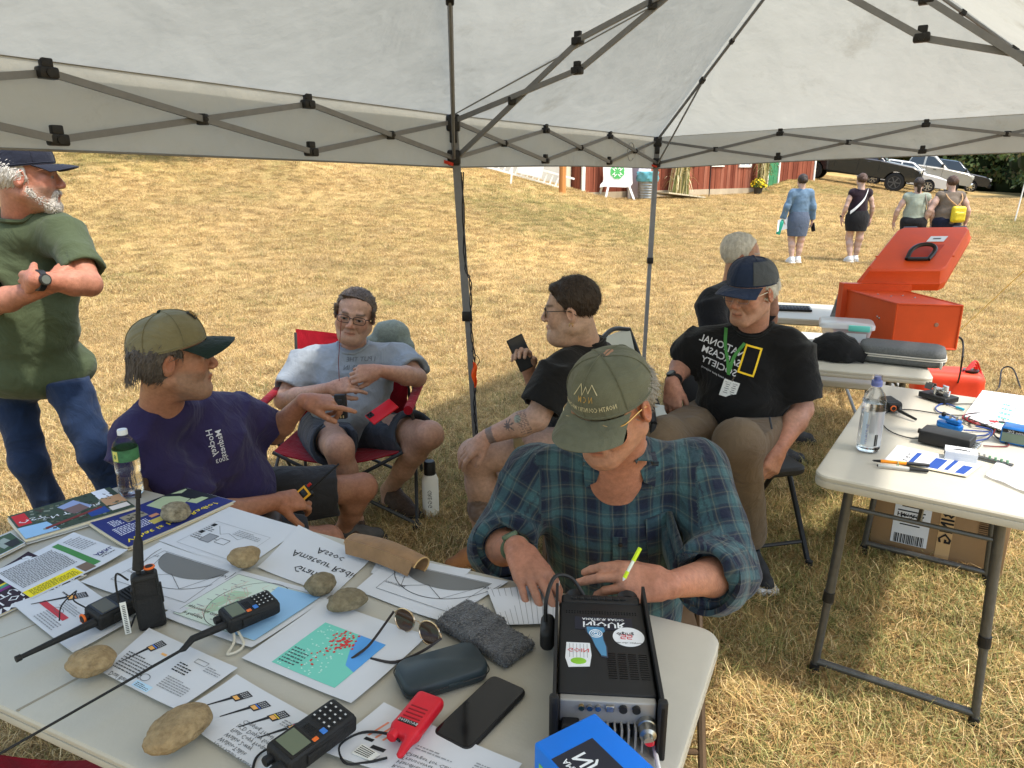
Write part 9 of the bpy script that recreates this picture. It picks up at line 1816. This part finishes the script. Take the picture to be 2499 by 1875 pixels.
# ------------------------------------------------------------------ orange equipment case with raised lid, on its own table
def orange_case():
 om=mat('case_orange',S(204,72,22),.5,nz=(9,.10),bump=(120,.15,.003));Y=4.35;zt=.745
 fl,fr_=P(2190,742,4.06),P(2350,742,4.00);bl,br=P(2100,690,4.55),P(2283,690,4.50)
 A=P(2178,828,4.06);zb_=.745;tz_=fl[2]
 f0=V(fl[0],fl[1],zb_);f1=V(fr_[0],fr_[1],zb_);e=nrm(f1-f0);n=V(-e[1],e[0],0);w_=np.linalg.norm(f1-f0);hh=tz_-zb_;d=.50;F=np.stack([e,n,UP],1);c=f0+e*w_/2
 lean=-.16 # the box leans back to the left
 q=lambda x,y,z:c+e*x+n*y+UP*z-e*(y*.30)
 t=thing('equipment_case','large orange equipment case with its lid raised on the middle table','case',c)
 m=MB();m.add([q(x*w_/2,y,z)for z in(0,hh)for x,y in((-1,0),(1,0),(1,d),(-1,d))],[(3,2,1,0),(4,5,6,7),(0,1,5,4),(1,2,6,5),(2,3,7,6),(3,0,4,7)]);m.obj('box',om,t,False)
 rim=MB()
 for a,b in(((-1,0,hh),(1,0,hh)),((-1,0,0),(-1,0,hh)),((1,0,0),(1,0,hh)),((-1,0,hh),(-1,d,hh)),((1,0,hh),(1,d,hh)),((-1,0,0),(1,0,0))):rim.tube([q(a[0]*w_/2,a[1],a[2]),q(b[0]*w_/2,b[1],b[2])],.006,6)
 rim.obj('edge_lip',om,t)
 fl_=MB();fl_.rings([[q(x*(w_/2+.03),d-.02+yy,hh/2+z*(hh/2+.04))for x,z in((-1,-1),(1,-1),(1,1),(-1,1))]for yy in(0,.05)]);fl_.obj('flange',om,t,False)
 for x,y in((-.08,.33),(-.04,.27),(.04,.30),(.07,.24)):MB().ell(q(x,y,hh),(.007,.007,.004),None,8,5).obj('rivet',SILV,t)
 for x,y in((.1,.16),(.15,.14)):MB().ell(q(-w_/2,y,hh*.62-x*.1),(.005,.007,.007),None,8,5).obj('rivet',SILV,t)
 m=MB();m.lathe([(0,0),(.012,0),(.010,.004),(0,.004)],12,q(.05,0,hh*.55),np.stack([e,UP,-n],1));m.obj('latch_mark',mat('scuff_grey',S(150,110,90),.5),t)
 # lid: a shallow shell standing up behind, seen from outside with its handle
 L0=P(2098,692,4.62);L1=P(2310,692,4.52);T0=P(2185,578,4.98);b0,b1=P(2095,690,4.60),P(2300,690,4.52);T1=T0+(b1-b0)*.94
 lid=[b0,b1,T1,T0];nn=nrm(np.cross(b1-b0,T0-b0));nn=nn if nn[1]<0 else-nn;ctr=sum(lid)/4
 def LP(u,v,o):return lerp(lerp(b0,b1,u),lerp(T0,T1,u),v)+nn*o
 m=MB();rings=[]
 for ins,o in((-.03,-.05),(-.03,.0),(-.012,.012),(.03,.075),(.05,.085)):rings.append([LP(u,v,o)for u,v in[(ins+.05,ins),(1-ins-.05,ins),(1-ins,ins+.06),(1-ins,1-ins-.06),(1-ins-.05,1-ins),(ins+.05,1-ins),(ins,1-ins-.06),(ins,ins+.06)]])
 m.rings(rings);ld=m.obj('lid',om,t,ang=25)
 MB().tube([LP(.02,.33,.078),LP(.98,.33,.078)],.006,6).obj('lid_ridge',om,ld);m=MB();m.add([LP(.40,.26,.0868),LP(.74,.26,.0868),LP(.78,.56,.0868),LP(.44,.56,.0868)],[(0,1,2,3)]);m.obj('handle_recess',mat('recess_orange',S(168,48,14),.6),ld,False)
 MB().tube(bez([LP(.44,.22,.095),LP(.43,.36,.115),LP(.50,.44,.125),LP(.64,.44,.125),LP(.72,.36,.115),LP(.70,.22,.095)],24),.013,8).obj('handle',BLACKM,ld);MB().tube([LP(.45,.22,.098),LP(.69,.22,.098)],.012,8).obj('handle_hinge',BLACKM,ld)
 m=MB();m.add([LP(.52,.62,.088),LP(.74,.62,.088),LP(.755,.74,.088),LP(.535,.74,.088)],[(0,1,2,3)]);s_=m.obj('label',PAPER,ld,False);m=MB();m.add([LP(.58,.67,.0885),LP(.68,.67,.0885),LP(.685,.70,.0885),LP(.585,.70,.0885)],[(0,1,2,3)]);m.obj('label_print',ink(GR),s_,False)
 for u in(.18,.84):MB().rbox(LP(u,1.04,.03),(.085,.07,.03),.006,frame(nrm(b1-b0),nn),2).obj('latch',BLACKM,ld)
 # power cable behind, orange bag beneath
 m=MB();m.tube(bez([q(w_/2,.1,.05),P(2348,830,4.2),P(2345,900,4.2),G(2335,945)+UP*.01],24),.006,6);tag(m.obj('power_cable',MATS['cord_black']),'black cable dropping from the orange case to the grass','cable')
 m=MB();m.tube(bez([G(2300,945)+UP*.02,G(2360,950)+UP*.02,G(2430,960)+UP*.02,G(2440,930)+UP*.10,G(2465,935)+UP*.12,G(2490,955)+UP*.02],40),.006,6);tag(m.obj('power_cable',MATS['cord_black']),'black cable looping on the grass behind the right table','cable')
 c=G(2240,985)+V(.25,.1,0);hv=mat('bag_orange',S(214,60,26),.5,nz=(8,.15));S_=SDF();S_.box(c+UP*.12,(.46,.28,.24),.06,rotz(-.3));v,f=S_.mesh(.016,folds(9,.014,14));t=thing('tool_bag','bright orange holdall on the grass beneath the middle table','bag',c);obj('bag',v,f,hv,t,ang=180);MB().lathe([(0,0),(.05,0),(.055,.03),(0,.03)],18,c+V(.12,-.08,.23)).obj('cap',BLACKM,t)
 for k in range(3):MB().tube(bez([c+V(.05,-.1,.23),c+V(.16,-.05,.28+.02*k),c+V(.22+.02*k,.02,.22),c+V(.20,-.12,.2)],14),.008,6).obj('cord',mat('cord_red',S(190,40,36),.5),t)
orange_case()
def stool():
 c=T(60,1975,.42);t=thing('camp_stool','red camp stool seat just showing under the left front corner of the table','stool',V(c[0],c[1],0));m=MB();m.sheet(lambda u,v:c+V((u-.5)*.34,(v-.5)*.30,-.02*math.sin(math.pi*u)),8,6,.006);m.obj('seat',MATS['chair_red'],t)
 for a,b in((-1,1),(1,-1)):
  for y in(-.15,.15):MB().cyl(c+V(a*.17,y,-.005),V(c[0]+b*.17,c[1]+y,.0),.009,n=8).obj('leg',MATS['tube_dark'],t)
stool()
